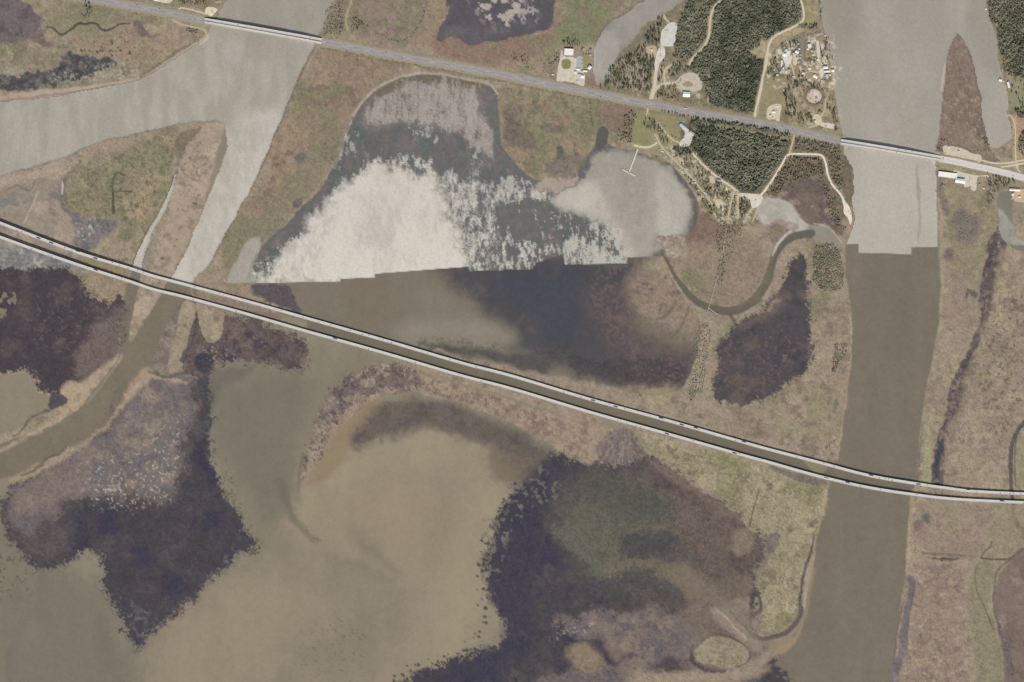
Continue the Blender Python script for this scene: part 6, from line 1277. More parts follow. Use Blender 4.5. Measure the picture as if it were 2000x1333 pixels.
for F, px, ln, kd, nm in ((FW, 267, 8, 'd', 'western'), (FW, 311, 10, 'd', 'western'), (FW, 372, -8, 'd', 'western'), (FM, 722, 9, 'w', 'middle'), (FM, 753, 8, 'd', 'middle'), (FM, 786, -9, 'd', 'middle'), (FM, 672, 7, 's', 'middle'), (FM, 1018, 9, 'd', 'middle'),
                          (FM, 1155, -8, 'w', 'middle'), (FM, 1174, -9, 'd', 'middle'), (FM, 1246, -8, 'w', 'middle'), (FM, 1337, 10, 'W', 'middle'), (FM, 1527, 8, 'd', 'middle'), (FM, 1535, -8, 'd', 'middle'), (FM, 1547, 6, 'd', 'middle'), (FM, 945, -8, 's', 'middle'),
                          (FE, 1842, 5, 'd', 'eastern'), (FE, 1979, -4, 'd', 'eastern'), (FE, 1900, 6, 'w', 'eastern')):
    on_road(F, px, ln, kd, 'h' + nm + ' highway stretch', 'cars on the highway', 0.0)
for F, px, kd in ((B3, 1754, 'd'), (B3, 1768, 'd'), (B3, 1781, 's'), (B4, 1750, 'd'), (B1, 465, 'd'), (B1, 607, 'd'), (B2, 560, 's')):
    on_road(F, px, 1.5, kd, 'white eastern bridge' if px > 1000 else 'white western bridge', 'cars on the river bridges')
PARK = [  # map position, heading, colour, place
    (1303, 59, 60, 'dark grey', 'long gravel car park'), (1300, 60, 60, 'black', 'long gravel car park'), (1318, 57, 80, 'dark blue', 'long gravel car park'), (1320, 49, 60, 'black', 'long gravel car park'), (1305, 61, 60, 'white', 'long gravel car park'),
    (1290.5, 95, 85, 'black', 'narrow gravel strip'), (1289.5, 105, 85, 'dark grey', 'narrow gravel strip'), (1289, 109, 85, 'black', 'narrow gravel strip'), (1290, 99, 85, 'dark blue', 'narrow gravel strip'),
    (1329, 155, 40, 'black', 'round car park'), (1327, 160, 40, 'white', 'round car park'), (1328.5, 158, 40, 'dark grey', 'round car park'), (1325, 164, 25, 'white', 'round car park'), (1323.5, 168, 15, 'silver', 'round car park'), (1326, 162, 35, 'red', 'round car park'), (1358, 167, 90, 'silver', 'round car park'), (1369.5, 165, 0, 'dark grey', 'round car park'),
    (1137.2, 117, 5, 'black', 'grey parking strip'), (1137.2, 119.5, 5, 'white', 'grey parking strip'), (1137.2, 122, 5, 'white', 'grey parking strip'), (1137.2, 124.5, 5, 'dark grey', 'grey parking strip'), (1137.2, 127, 5, 'white', 'grey parking strip'), (1137.2, 129.5, 5, 'silver', 'grey parking strip'),
    (1129, 154, 80, 'white', 'restaurant forecourt'), (1129, 157.5, 80, 'dark grey', 'restaurant forecourt'), (1132, 155, 80, 'silver', 'restaurant forecourt'), (1126, 157, 80, 'black', 'restaurant forecourt'), (1115, 155, 60, 'dark grey', 'restaurant forecourt'), (1121, 149, 20, 'black', 'restaurant forecourt'), (1123, 113.5, 20, 'black', 'restaurant forecourt'), (1135, 160, 10, 'white', 'restaurant forecourt'), (1120, 162.5, -10, 'dark blue', 'restaurant forecourt'), (1106, 111, 80, 'red', 'restaurant forecourt'), (1109, 111.3, 80, 'silver', 'restaurant forecourt'), (1112, 111.6, 80, 'white', 'restaurant forecourt'), (1115, 111.9, 80, 'silver', 'restaurant forecourt'),
    (1336, 270, 40, 'black', 'campground car park'), (1334, 278, 30, 'white', 'campground car park'), (1345, 279, 50, 'white', 'campground car park'), (1342, 284, 20, 'dark grey', 'campground car park'), (1349, 272, 50, 'silver', 'campground car park'),
    (1476, 391, -25, 'black', 'gravel junction'), (1482, 389, 80, 'white', 'gravel junction'), (1651, 390, 80, 'black', 'river landing'), (1652, 395, 80, 'dark grey', 'river landing'), (1650, 412, 80, 'silver', 'river landing'), (1657, 413, 80, 'dark grey', 'river landing'), (1661, 418, 70, 'black', 'river landing'),
    (1534, 113, 30, 'white', 'gravel house yard'), (1540, 112, 80, 'silver', 'gravel house yard'), (1536, 121, 80, 'white', 'gravel house yard'), (1509, 229, 0, 'silver', 'lone house yard'), (1516, 216, 60, 'dark blue', 'lone house yard'), (1612, 246, 0, 'dark grey', 'highway slab'), (1614, 247.5, 0, 'silver', 'highway slab'), (1846, 299, 10, 'black', 'tan sand yard'), (1864, 290, 10, 'white', 'tan sand yard'), (1850, 290, 80, 'silver', 'tan sand yard'),
    (1893, 347, 80, 'dark grey', 'warehouse car park'), (1894, 352, 80, 'silver', 'warehouse car park'), (1892, 356, 80, 'white', 'warehouse car park'), (1881, 331, 8, 'black', 'warehouse verge'), (414, 22, 30, 'dark grey', 'bridge end lot'), (416, 26, 30, 'white', 'bridge end lot'),
]
for px, py, hd, colr, where in PARK:
    car(wx(px), wy(py), max(ground_z(px, py), 1.0) + (0.66 if any(k in where for k in ('park', 'strip', 'court', 'lot', 'yard', 'junction', 'landing', 'slab')) else 0.05), R(hd), colr, colr + ' car parked on the ' + where, 'parked cars on the ' + where)
_rp = random.Random(77)
for k_ in range(26):
    px, py = _rp.uniform(1510, 1628), _rp.uniform(84, 162)
    if any(abs(px - b_[2]) < b_[4] / 2 + 2 and abs(py - b_[3]) < b_[5] / 2 + 2 for b_ in BLD) or 1559 < px < 1574: continue
    colr = _rp.choice(['white', 'silver', 'black', 'dark grey', 'red', 'white'])
    car(wx(px), wy(py), ground_z(px, py) + 0.5, _rp.uniform(0, 6.28), colr, colr + ' car standing in the yards of the riverside houses', 'cars among the riverside houses')
# caravans and boat trailers of the campground
M_RV = plain('caravan_shell', (238, 236, 230), 0.5, 0.04, 0.6); M_RVS = plain('caravan_stripe', (120, 128, 142), 0.5, 0.05, 0.6)
rv_b = profile([(-4.2, .6), (4.0, .6), (4.3, 1.6), (3.6, 3.0), (-4.2, 3.0)], 2.5, 'body', M_RV)
rv_a = MB().box(0, -1.95, 2.5, 4.5, 1.4, 0.08).mesh('awning', M_RVS); rv_v = MB().box(0.8, 0, 3.15, 0.9, 0.9, 0.25).mesh('roof_vent', M_RVS)
RVS = [(1327, 332, 10, 'at the top of the lagoon shore'), (1376, 376.5, 10, 'west of the sandy pitches'), (1401.5, 414.5, 5, 'at the lower camp edge'), (1415, 414.5, 5, 'beside the lower camp lane'), (1438, 384, 25, 'beside the thin straight lane'), (1432, 394, 40, 'in the lane triangle'), (1387, 382, 0, 'inside the camp trees'),
       (1388.5, 369.5, 20, 'near the camp centre'), (1404, 381, 80, 'on a brown pitch'), (1407, 363, 70, 'near the wood edge lane'), (1293, 296, 0, 'by the shore lawn'), (1301, 306.5, 10, 'lower on the shore lawn'), (1288, 293, 20, 'at the shore lane bend'), (1336, 339, 40, 'in shade by the shore lane'), (1361, 345, 60, 'on a sandy pitch by the shore'),
       (1394, 404, 70, 'at the end of the shore lane'), (1430, 421, 30, 'near the boardwalk head'), (1279, 272, 45, 'by the lawn corner pines')]
_rr = random.Random(8)
for q_, nm_ in (([(1288, 280), (1304, 300), (1322, 318), (1342, 338), (1358, 356), (1372, 374), (1392, 400)], 'shore lane'), ([(1352, 300), (1375, 324), (1398, 344), (1416, 357), (1430, 366)], 'wood edge lane'), ([(1434, 372), (1428, 395), (1424, 415)], 'boardwalk lane'), ([(1284, 240), (1294, 252), (1304, 264), (1316, 275)], 'lawn lane')):
    qq = smooth(q_, False, 4); dd = np.gradient(qq, axis=0); side = 1; n_ = 0
    for i_ in range(1, len(qq) - 1, 2):
        nn = np.array([-dd[i_][1], dd[i_][0]]) / np.linalg.norm(dd[i_]); side = -side; n_ += 1
        if _rr.random() < 0.25: continue
        c_ = qq[i_] + nn * side * _rr.uniform(4, 6.5)
        RVS.append((float(c_[0]), float(c_[1]), _rr.uniform(0, 180), 'on the %s side of the %s, %s pitch' % ('left' if side > 0 else 'right', nm_, ['first', 'second', 'third', 'fourth', 'fifth', 'sixth', 'seventh', 'eighth', 'ninth', 'tenth', 'eleventh', 'twelfth', 'thirteenth'][n_ - 1])))
for px, py, hd, where in RVS:
    root = empty('caravan', (wx(px), wy(py), ground_z(px, py) + 0.05), R(hd)); tag(root, 'white caravan ' + where, 'caravan', 'campground caravans')
    for me, nm in ((rv_b, 'body'), (rv_a, 'awning'), (rv_v, 'roof_vent')):
        o = bpy.data.objects.new(nm, me); COL.objects.link(o); o.parent = root
    for s_ in (-1.15, 1.15):
        for a in (-0.5, 0.6):
            o = bpy.data.objects.new('wheel', wheel_me); COL.objects.link(o); o.parent = root; o.location = (a, s_, .34); o.rotation_euler = (math.pi / 2, 0, 0)
M_HULL = plain('boat_hull', (240, 240, 238), 0.35, 0.03, 0.6); M_HULLI = plain('boat_deck', (170, 176, 182), 0.6, 0.06, 0.6)
def hull(L_, W_, H_):
    st = [(-.5, .8), (-.2, 1.0), (.15, .95), (.38, .6), (.5, .04)]; v = []; f = []
    for x, k in st: v += [(x * L_, -k * W_ / 2, H_), (x * L_, -k * W_ * .3, 0), (x * L_, k * W_ * .3, 0), (x * L_, k * W_ / 2, H_)]
    for i in range(len(st) - 1):
        for j in range(3): f.append((4 * i + j, 4 * i + j + 1, 4 * i + j + 5, 4 * i + j + 4))
    f.append((0, 3, 2, 1)); v2 = len(v); v += [(x * L_ * .92, s_ * k * W_ * .42, H_ * .78) for x, k in st for s_ in (-1, 1)]
    return mesh_py('hull', v, f, M_HULL), mesh_py('boat_deck', [(x * L_ * .96, s_ * k * W_ * .47, H_ * .85) for x, k in st for s_ in (-1, 1)], [(2 * i, 2 * i + 2, 2 * i + 3, 2 * i + 1) for i in range(len(st) - 1)], M_HULLI)
H1 = hull(9.5, 3.2, 1.5); H_CON = MB().box(0, 0, 1.7, 1.6, 1.2, 1.3).mesh('console', M_RV); H_MOT = MB().box(-5.0, 0, 1.2, .7, .6, 1.4).mesh('outboard_motor', M_TYRE)
BOATS = [(1463.5, 423, 25, 1, 'standing beside the pond lanes, upper one of three'), (1465.5, 427.5, 25, 1, 'standing beside the pond lanes, middle one of three'), (1459.5, 434, 30, 1, 'standing beside the pond lanes, lowest of three'),
         (1885, 971, 4, 0, 'motoring between the twin viaducts'), (1568.5, 118, 85, 0, 'moored in the boat canal'), (1632, 143, 85, 0, 'moored below the river boathouse'), (1976, 388, 90, 0, 'moored at the boat basin shed'), (1752.5, 1271, 70, 0, 'lying in the creek mouth of the lower east bank')]
for px, py, hd, dry, where in BOATS:
    root = empty('motor_boat', (wx(px), wy(py), (ground_z(px, py) + 0.05) if dry else -0.35 + max(ground_z(px, py), 0)), R(hd)); tag(root, 'white motor boat ' + where, 'boat', 'motor boats')
    for me, nm in ((H1[0], 'hull'), (H1[1], 'boat_deck'), (H_CON, 'console'), (H_MOT, 'outboard_motor')):
        o = bpy.data.objects.new(nm, me); COL.objects.link(o); o.parent = root

# ------------------------------------------------------------------ trees
def leaf_mat(name, c1, c2, stuff):
    m, nt, b = nodemat(name)
    if stuff: rn = nt.nodes.new('ShaderNodeAttribute'); rn.attribute_name = 'tint'; ro = rn.outputs['Fac']
    else: rn = nt.nodes.new('ShaderNodeObjectInfo'); ro = rn.outputs['Random']
    geo = nt.nodes.new('ShaderNodeNewGeometry')
    n1 = nt.nodes.new('ShaderNodeTexNoise'); n1.inputs['Scale'].default_value = 0.5; n1.inputs['Detail'].default_value = 3
    nt.links.new(geo.outputs['Position'], n1.inputs['Vector'])
    ad = nt.nodes.new('ShaderNodeMath'); ad.operation = 'MULTIPLY_ADD'; ad.inputs[1].default_value = 0.45
    sb = nt.nodes.new('ShaderNodeMath'); sb.operation = 'SUBTRACT'; sb.inputs[1].default_value = 0.22
    nt.links.new(n1.outputs[0], ad.inputs[0]); nt.links.new(ro, ad.inputs[2]); nt.links.new(ad.outputs[0], sb.inputs[0])
    cr = nt.nodes.new('ShaderNodeValToRGB'); e = cr.color_ramp.elements
    e[0].color = tuple(alb(c1)) + (1,); e[1].color = tuple(alb(c2)) + (1,)
    nt.links.new(sb.outputs[0], cr.inputs[0]); nt.links.new(cr.outputs[0], b.inputs['Base Color'])
    b.inputs['Roughness'].default_value = 0.8; b.inputs['Specular IOR Level'].default_value = 0.15
    return m
LEAF = {'pine': ((78, 87, 76), (140, 144, 126)), 'broad': ((92, 97, 78), (158, 156, 132)), 'shrub': ((118, 116, 100), (164, 158, 136)), 'rust': ((132, 115, 99), (178, 154, 132))}
M_LEAF = {k: leaf_mat(k + '_leaves', *v, False) for k, v in LEAF.items()}
M_LEAFS = {k: leaf_mat(k + '_canopy', *v, True) for k, v in LEAF.items()}
M_BARK = plain('bark', (104, 90, 78), 0.95, 0.15, 1.0, 0.1)
def crown_arrays(kind, seed, nleaf, core=True):
    """unit tree: height 1 (scaled by height), crown radius 1 (scaled by radius); returns verts, faces(quads)"""
    rg = np.random.default_rng(seed); v = []; f = []
    lobes = [(rg.uniform(-.45, .45), rg.uniform(-.45, .45), rg.uniform(.5, .85), rg.uniform(.45, .7)) for _ in range(6)]
    for k in range(nleaf):
        if kind == 'pine':
            h = rg.uniform(.35, 1.0); r = (1.05 - h) / .7 * math.sqrt(rg.uniform(.1, 1)) * 0.95 + .04; a = rg.uniform(0, 2 * math.pi)
            c = np.array([r * math.cos(a), r * math.sin(a), h]); s_ = rg.uniform(.14, .3)
        else:
            lx, ly, lz, lr = lobes[rg.integers(6)]; d = rg.normal(size=3); d /= np.linalg.norm(d)
            if d[2] < -.3: d[2] *= -1
            d *= lr * rg.uniform(.7, 1.05); c = np.array([lx + d[0], ly + d[1], lz + d[2] * .32]); s_ = rg.uniform(.13, .28)
        n = rg.normal(size=3); n[2] = abs(n[2]) + 1.1; n /= np.linalg.norm(n)
        u = np.cross(n, [.3, .8, .1]); u /= np.linalg.norm(u); w2 = np.cross(n, u); zs = np.array([1, 1, .28])
        b = len(v)
        for a_, c_ in ((-1, -.6), (.7, -1), (1, .7), (-.6, 1)): v.append(tuple(c + (u * a_ + w2 * c_) * s_ * zs))
        f.append((b, b + 1, b + 2, b + 3))
    if core:
        b = len(v); rings = ((.34, .25), (.5, .62 if kind == 'pine' else .7), (.72, .42 if kind == 'pine' else .62), (.95, .08 if kind == 'pine' else .25)); n = 7
        for z, r in rings:
            for k in range(n):
                a = 2 * math.pi * k / n; rr = r * rg.uniform(.6, 1.05); v.append((rr * math.cos(a), rr * math.sin(a), z + rg.uniform(-.04, .04)))
        for q in range(3):
            for k in range(n): f.append((b + q * n + k, b + q * n + (k + 1) % n, b + (q + 1) * n + (k + 1) % n, b + (q + 1) * n + k))
    return np.array(v, np.float32), np.array(f, np.int32)
VAR = {k: [crown_arrays('pine' if k == 'pine' else 'broad', 100 * i + 7 + len(k), 120) for i in range(5)] for k in LEAF}
VARS = {k: [crown_arrays('pine' if k == 'pine' else 'broad', 300 * i + 9 + len(k), 18) for i in range(6)] for k in LEAF}
CROWN = {k: [mesh_py('crown', [tuple(map(float, p)) for p in a[0]], [tuple(map(int, q)) for q in a[1]], M_LEAF[k]) for a in VAR[k]] for k in LEAF}
def trunk_me():
    b = MB(); b.cyl(0, 0, 0, .55, .045, .03, 6)
    for a in (0.4, 2.3, 4.4):
        c, s_ = math.cos(a), math.sin(a); i = len(b.v)
        b.v += [(-.02 * s_, .02 * c, .42), (.02 * s_, -.02 * c, .42), (.35 * c, .35 * s_, .64), (0, 0, .47)]; b.f += [(i, i + 1, i + 2), (i + 1, i + 3, i + 2), (i + 3, i, i + 2)]
    return b.mesh('trunk', M_BARK)
TRUNK = trunk_me()
rt = random.Random(21)
NAME = {'pine': 'pine_tree', 'broad': 'broadleaf_tree', 'shrub': 'marsh_shrub', 'rust': 'rust_tree'}
def tree(px, py, kind, h, r, label, group):
    label = label.replace('shrub tree', 'shrub')
    root = empty(NAME[kind], (wx(px), wy(py), ground_z(px, py) - 0.1), rt.uniform(0, 6.28)); tag(root, label, 'shrub' if kind == 'shrub' else 'tree', group)
    o = bpy.data.objects.new('crown', rt.choice(CROWN[kind])); COL.objects.link(o); o.parent = root; o.scale = (r, r, h)
    o = bpy.data.objects.new('trunk', TRUNK); COL.objects.link(o); o.parent = root; o.scale = (h * .5, h * .5, h)
def inpoly(p, x, y):
    c = False; n = len(p)
    for i in range(n):
        ax, ay = p[i]; bx, by = p[(i + 1) % n]
        if (ay > y) != (by > y) and x < (bx - ax) * (y - ay) / (by - ay) + ax: c = not c
    return c
CLEAR = [(t[1], t[2] / 2 + 1.6) for t in TRACKS] + [(HW_M, 9), (HW_E, 8), (HW_W, 9)]
CLEARP = [[(float(a), float(b)) for a, b in smooth(q, False, 2)] for q, _ in CLEAR]
CLEARW = [w_ for _, w_ in CLEAR]
CBB = [(min(a for a, _ in q) - 8, max(a for a, _ in q) + 8, min(b for _, b in q) - 8, max(b for _, b in q) + 8) for q in CLEARP]
BXY = [(b[2], b[3], max(b[4], b[5]) / 2 + 1.2) for b in BLD] + [(e[0], e[1], max(e[2], e[3]) / 2 + .8) for e in EXTRA]
def blocked(x, y):
    for q, w_, bb in zip(CLEARP, CLEARW, CBB):
        if not (bb[0] < x < bb[1] and bb[2] < y < bb[3]): continue
        for i in range(len(q) - 1):
            ax, ay = q[i]; ex, ey = q[i + 1][0] - ax, q[i + 1][1] - ay
            t = max(0, min(1, ((x - ax) * ex + (y - ay) * ey) / max(ex * ex + ey * ey, 1e-6)))
            if (x - ax - t * ex) ** 2 + (y - ay - t * ey) ** 2 < w_ * w_: return True
    for nm, lb, q, c_ in YARDS:
        if inpoly(q, x, y): return True
    return any(abs(x - a) < r_ and abs(y - b) < r_ for a, b, r_ in BXY)
def scatter(poly, sp, keep=1.0, jit=0.45, cl=True):
    out = []; xs = [p[0] for p in poly]; ys = [p[1] for p in poly]; y = min(ys); row = 0
    while y < max(ys):
        x = min(xs) + (sp / 2 if row % 2 else 0)
        while x < max(xs):
            a, b = x + rt.uniform(-jit, jit) * sp, y + rt.uniform(-jit, jit) * sp
            if rt.random() < keep and inpoly(poly, a, b) and not (cl and blocked(a, b)): out.append((a, b))
            x += sp
        y += sp * .87; row += 1
    return out
def along(pts, sp, jit=0.4, keep=1.0):
    q = smooth(pts, False, 8); out = []; acc = 0
    for i in range(1, len(q)):
        d = np.linalg.norm(q[i] - q[i - 1]); acc += d
        if acc >= sp:
            acc = 0
            if rt.random() < keep: out.append((float(q[i][0]) + rt.uniform(-jit, jit) * sp, float(q[i][1]) + rt.uniform(-jit, jit) * sp))
    return out
# woods: (points, spacing, keep, kinds, height range, radius range)
W_N = [(1408, -60), (1562, -60), (1566, 0), (1570, 30), (1560, 44), (1520, 62), (1502, 76), (1488, 82), (1466, 104), (1480, 116), (1494, 120), (1490, 150), (1486, 180), (1474, 222), (1440, 218), (1384, 205), (1376, 165), (1362, 146), (1345, 134), (1350, 118), (1378, 96), (1392, 60), (1396, 20)]
W_NB = [(1322, 45), (1348, 0), (1362, -60), (1420, -60), (1396, 10), (1388, 50), (1382, 76), (1366, 98), (1346, 118), (1316, 116), (1314, 92), (1322, 62)]
W_NW = [(1172, 172), (1186, 146), (1206, 122), (1240, 106), (1258, 84), (1266, 60), (1284, 42), (1300, 34), (1296, 52), (1289, 66), (1286, 96), (1276, 120), (1274, 150), (1268, 180), (1240, 180), (1200, 178)]
W_S = [(1350, 236), (1420, 238), (1480, 248), (1546, 264), (1546, 278), (1532, 300), (1515, 332), (1490, 362), (1478, 376), (1446, 372), (1412, 350), (1376, 326), (1350, 296), (1352, 270)]
W_SE = [(1552, 272), (1596, 276), (1642, 286), (1646, 330), (1652, 370), (1640, 372), (1622, 350), (1614, 318), (1606, 302), (1556, 298)]
W_SE2 = [(1514, 346), (1540, 306), (1602, 307), (1610, 340), (1600, 345), (1560, 350), (1530, 372), (1505, 385), (1496, 378)]
W_E = [(1928, -60), (2090, -60), (2090, 150), (1975, 152), (1962, 138), (1954, 100), (1946, 62), (1932, 30)]
stuff = {'pine': [], 'broad': [], 'shrub': [], 'rust': []}
GAPN, EDX, EDY = fbm(22, 170, 3), noise(12, 171), noise(12, 172)
def cell(a, b): return min(max(int((b - Y0) / STEP), 0), NY - 1), min(max(int((a - X0) / STEP), 0), NX - 1)
def wood(poly, sp, keep, kinds, hr, rr, key, n_ind, label, group):
    if key == 'river': sp *= 0.85; hr = (hr[0] * .7, hr[1] * .75); rr = (rr[0] * .85, rr[1] * .95)
    pts = []; L_ = []
    for a, b in scatter(poly, sp, keep):
        c_ = cell(a, b)
        if GAPN[c_] > 1.25: continue
        a2, b2 = a + 3.0 * float(EDX[c_]), b + 3.0 * float(EDY[c_])
        if not blocked(a2, b2): pts.append((a2, b2))
    for a, b in pts: L_.append((a, b, rt.choice(kinds), rt.uniform(*hr), rt.uniform(*rr)))
    inside = [t for t in L_ if -5 < t[0] < 2005 and -5 < t[1] < 1338]
    inside.sort(key=lambda t: -t[4]); ind = set(map(id, inside[:max(4, int(n_ind * 0.34))]))
    for t in L_:
        if id(t) in ind: tree(t[0], t[1], t[2], t[3], t[4], label % {'pine': 'dark pine', 'broad': 'olive broadleaf', 'rust': 'rust brown', 'shrub': 'grey green shrub'}[t[2]], group + ', ' + t[2])
        else: stuff[t[2]].append((t, key))
wood(W_N, 2.7, 0.9, ['pine', 'broad', 'broad'], (7, 14), (2.4, 6.6), 'north', 110, '%s tree in the dense wood north of the highway', 'trees of the north wood')
wood(W_NB, 2.9, 0.82, ['pine', 'broad', 'broad'], (6, 12), (2.4, 5.8), 'north', 40, '%s tree in the wood right of the long car park', 'trees right of the long car park')
wood(W_NW, 3.5, 0.55, ['pine', 'pine', 'broad'], (14, 22), (3.2, 5.0), 'north', 60, '%s tree on the wooded shore of the tidal creek', 'trees on the tidal creek shore')
wood(W_S, 2.9, 0.88, ['pine', 'broad', 'broad'], (7, 15), (2.6, 7.0), 'south', 100, '%s tree in the dense wood south of the highway', 'trees of the south wood')
wood(W_SE, 3.4, 0.6, ['broad', 'rust', 'shrub'], (6, 12), (2.8, 4.5), 'south', 40, '%s tree in the thicket at the eastern bridge', 'thicket at the eastern bridge')
wood(W_SE2, 3.4, 0.75, ['broad', 'rust', 'pine'], (8, 14), (3.0, 4.6), 'south', 40, '%s tree between the white sand road and the brown hollow', 'trees by the white sand road')
wood(W_E, 2.9, 0.93, ['broad', 'broad', 'broad', 'pine', 'pine', 'rust'], (8, 16), (2.6, 7.0), 'east', 70, '%s tree in the forest on the eastern shore', 'trees of the eastern forest')
wood([(1976, 215), (2060, 205), (2060, 232), (2010, 236), (1985, 228)], 3.4, 0.85, ['broad', 'pine'], (12, 18), (3.4, 5.2), 'east', 12, '%s tree in the dark row behind the eastern lawn', 'row behind the eastern lawn')
wood([(1994, 262), (2060, 255), (2060, 300), (1992, 302), (1990, 285)], 3.3, 0.9, ['pine', 'broad'], (12, 17), (3.2, 5.0), 'east', 12, '%s tree beside the orange dirt lane', 'trees by the orange lane')
wood([(1592, 482), (1630, 478), (1644, 500), (1648, 545), (1640, 566), (1610, 570), (1588, 556), (1586, 515)], 2.9, 0.92, ['shrub', 'shrub', 'broad'], (5, 8), (2.8, 4.4), 'river', 40, '%s tree in the grove on the west bank of the eastern river', 'grove on the river bank')
wood([(1400, 428), (1440, 432), (1455, 440), (1436, 480), (1420, 520), (1410, 560), (1398, 556), (1402, 510), (1398, 460)], 4.2, 0.62, ['shrub', 'broad'], (4, 8), (2.4, 4.0), 'river', 40, '%s tree along the boardwalk below the camp', 'shrubs along the boardwalk')
wood([(1362, 632), (1386, 628), (1388, 660), (1378, 720), (1372, 775), (1352, 786), (1345, 765), (1354, 700)], 4.0, 0.7, ['shrub', 'shrub', 'broad'], (3, 7), (2.2, 3.8), 'river', 40, '%s tree on the long spoil bank between the dark waters', 'shrubs on the spoil bank')
wood([(1632, 672), (1650, 670), (1655, 690), (1640, 705), (1634, 730), (1626, 728), (1626, 700)], 3.2, 0.8, ['shrub', 'broad'], (4, 7), (2.4, 3.8), 'river', 14, '%s tree in the small clump beside the eastern river', 'small clump by the river')
wood([(1595, 340), (1622, 360), (1630, 395), (1640, 420), (1655, 445), (1640, 452), (1618, 425), (1612, 390)], 3.6, 0.6, ['rust', 'broad', 'shrub'], (4, 9), (2.4, 4.0), 'south', 30, '%s tree near the white river landing', 'trees near the river landing')
wood([(640, 12), (672, 4), (668, 45), (680, 66), (655, 68), (628, 62), (630, 45)], 4.0, 0.75, ['shrub', 'broad'], (3, 7), (2.2, 3.8), 'west', 30, '%s tree in the thicket at the western bridge end', 'thicket at the western bridge')
wood([(688, 30), (710, 40), (722, 55), (700, 62), (686, 60)], 4.0, 0.75, ['shrub', 'broad'], (3, 7), (2.2, 3.6), 'west', 14, '%s tree east of the thicket track', 'thicket east of the track')
wood([(338, -40), (412, -30), (408, 6), (398, 14), (352, 8), (342, 0)], 3.4, 0.85, ['broad', 'rust', 'shrub'], (9, 14), (2.8, 4.4), 'west', 22, '%s tree in the grove beside the western abutment', 'grove by the western abutment')
wood([(355, 48), (372, 50), (388, 58), (386, 68), (372, 64), (360, 58)], 3.4, 0.8, ['broad', 'shrub'], (5, 9), (2.4, 4.0), 'west', 12, '%s tree on the bank below the western bridge', 'bank below the western bridge')
wood([(1282, 166), (1316, 168), (1326, 176), (1324, 196), (1302, 196), (1280, 194)], 3.8, 0.7, ['rust', 'broad', 'shrub'], (8, 13), (2.6, 4.2), 'north', 16, '%s tree in the island between drive and highway', 'trees between drive and highway')
wood([(1280, 122), (1294, 118), (1295, 158), (1282, 164)], 3.8, 0.75, ['pine', 'broad'], (12, 17), (2.8, 4.4), 'north', 12, '%s tree in the strip between the two drives', 'trees between the drives')
wood([(1304, 134), (1320, 128), (1338, 126), (1350, 140), (1335, 142), (1318, 150), (1304, 152)], 4.0, 0.8, ['pine', 'broad'], (12, 17), (3.2, 4.8), 'north', 16, '%s tree behind the round car park', 'trees behind the round car park')
wood([(1218, 220), (1238, 222), (1244, 236), (1240, 262), (1232, 285), (1212, 278), (1204, 265), (1218, 245)], 4.2, 0.75, ['shrub', 'broad'], (6, 11), (2.6, 4.2), 'south', 28, '%s tree in the copse between marsh and lawn', 'copse between marsh and lawn')
wood([(1262, 228), (1280, 238), (1296, 258), (1308, 272), (1302, 288), (1284, 276), (1264, 258), (1256, 244)], 4.4, 0.72, ['pine', 'broad'], (12, 17), (2.8, 4.4), 'south', 30, '%s tree among the campground lanes by the lawn', 'campground trees by the lawn')
wood([(1318, 285), (1345, 290), (1372, 322), (1400, 350), (1430, 378), (1422, 415), (1400, 428), (1370, 400), (1352, 368), (1330, 333), (1310, 308)], 4.2, 0.66, ['pine', 'broad', 'rust'], (8, 15), (2.4, 4.4), 'south', 80, '%s tree shading the campsite pitches', 'trees on the campsite pitches')
wood([(1445, 386), (1454, 386), (1466, 398), (1466, 418), (1452, 430), (1444, 424)], 3.4, 0.85, ['pine', 'broad'], (10, 15), (2.8, 4.2), 'south', 16, '%s tree in the clump below the gravel junction', 'clump below the junction')
wood([(1428, 380), (1439, 384), (1438, 420), (1426, 424)], 3.8, 0.7, ['pine', 'broad'], (9, 14), (2.4, 4.0), 'south', 12, '%s tree between the two straight camp lanes', 'trees between straight camp lanes')
wood([(1318, 292), (1336, 286), (1348, 300), (1340, 306), (1322, 304)], 3.6, 0.8, ['pine', 'broad'], (13, 18), (3.0, 4.6), 'south', 12, '%s tree below the campground car park', 'trees below the campground car park')
wood([(1504, 120), (1528, 118), (1528, 150), (1504, 158), (1498, 140)], 3.8, 0.6, ['broad', 'pine', 'rust'], (8, 14), (2.6, 4.2), 'houses', 22, '%s tree west of the riverside houses', 'trees west of the riverside houses')
wood([(1528, 86), (1556, 78), (1562, 96), (1548, 100), (1534, 96), (1526, 92)], 3.8, 0.65, ['broad', 'pine'], (9, 14), (2.6, 4.2), 'houses', 14, '%s tree north of the gravel house yard', 'trees north of the house yard')
wood([(1584, 92), (1618, 78), (1624, 118), (1606, 122), (1582, 122)], 4.0, 0.58, ['broad', 'rust', 'shrub'], (7, 13), (2.4, 4.0), 'houses', 34, '%s tree on the plot between canal and river', 'trees between canal and river')
wood([(1538, 146), (1562, 142), (1582, 160), (1604, 168), (1600, 176), (1565, 172), (1540, 180)], 3.8, 0.75, ['pine', 'broad'], (11, 16), (3.0, 4.6), 'houses', 24, '%s tree in the belt above the ringed mound', 'belt above the ringed mound')
wood([(1534, 172), (1552, 178), (1554, 205), (1570, 222), (1595, 232), (1592, 246), (1560, 240), (1532, 225), (1530, 200)], 4.0, 0.72, ['pine', 'broad'], (11, 17), (3.0, 4.8), 'houses', 36, '%s tree in the belt below the ringed mound', 'belt below the ringed mound')
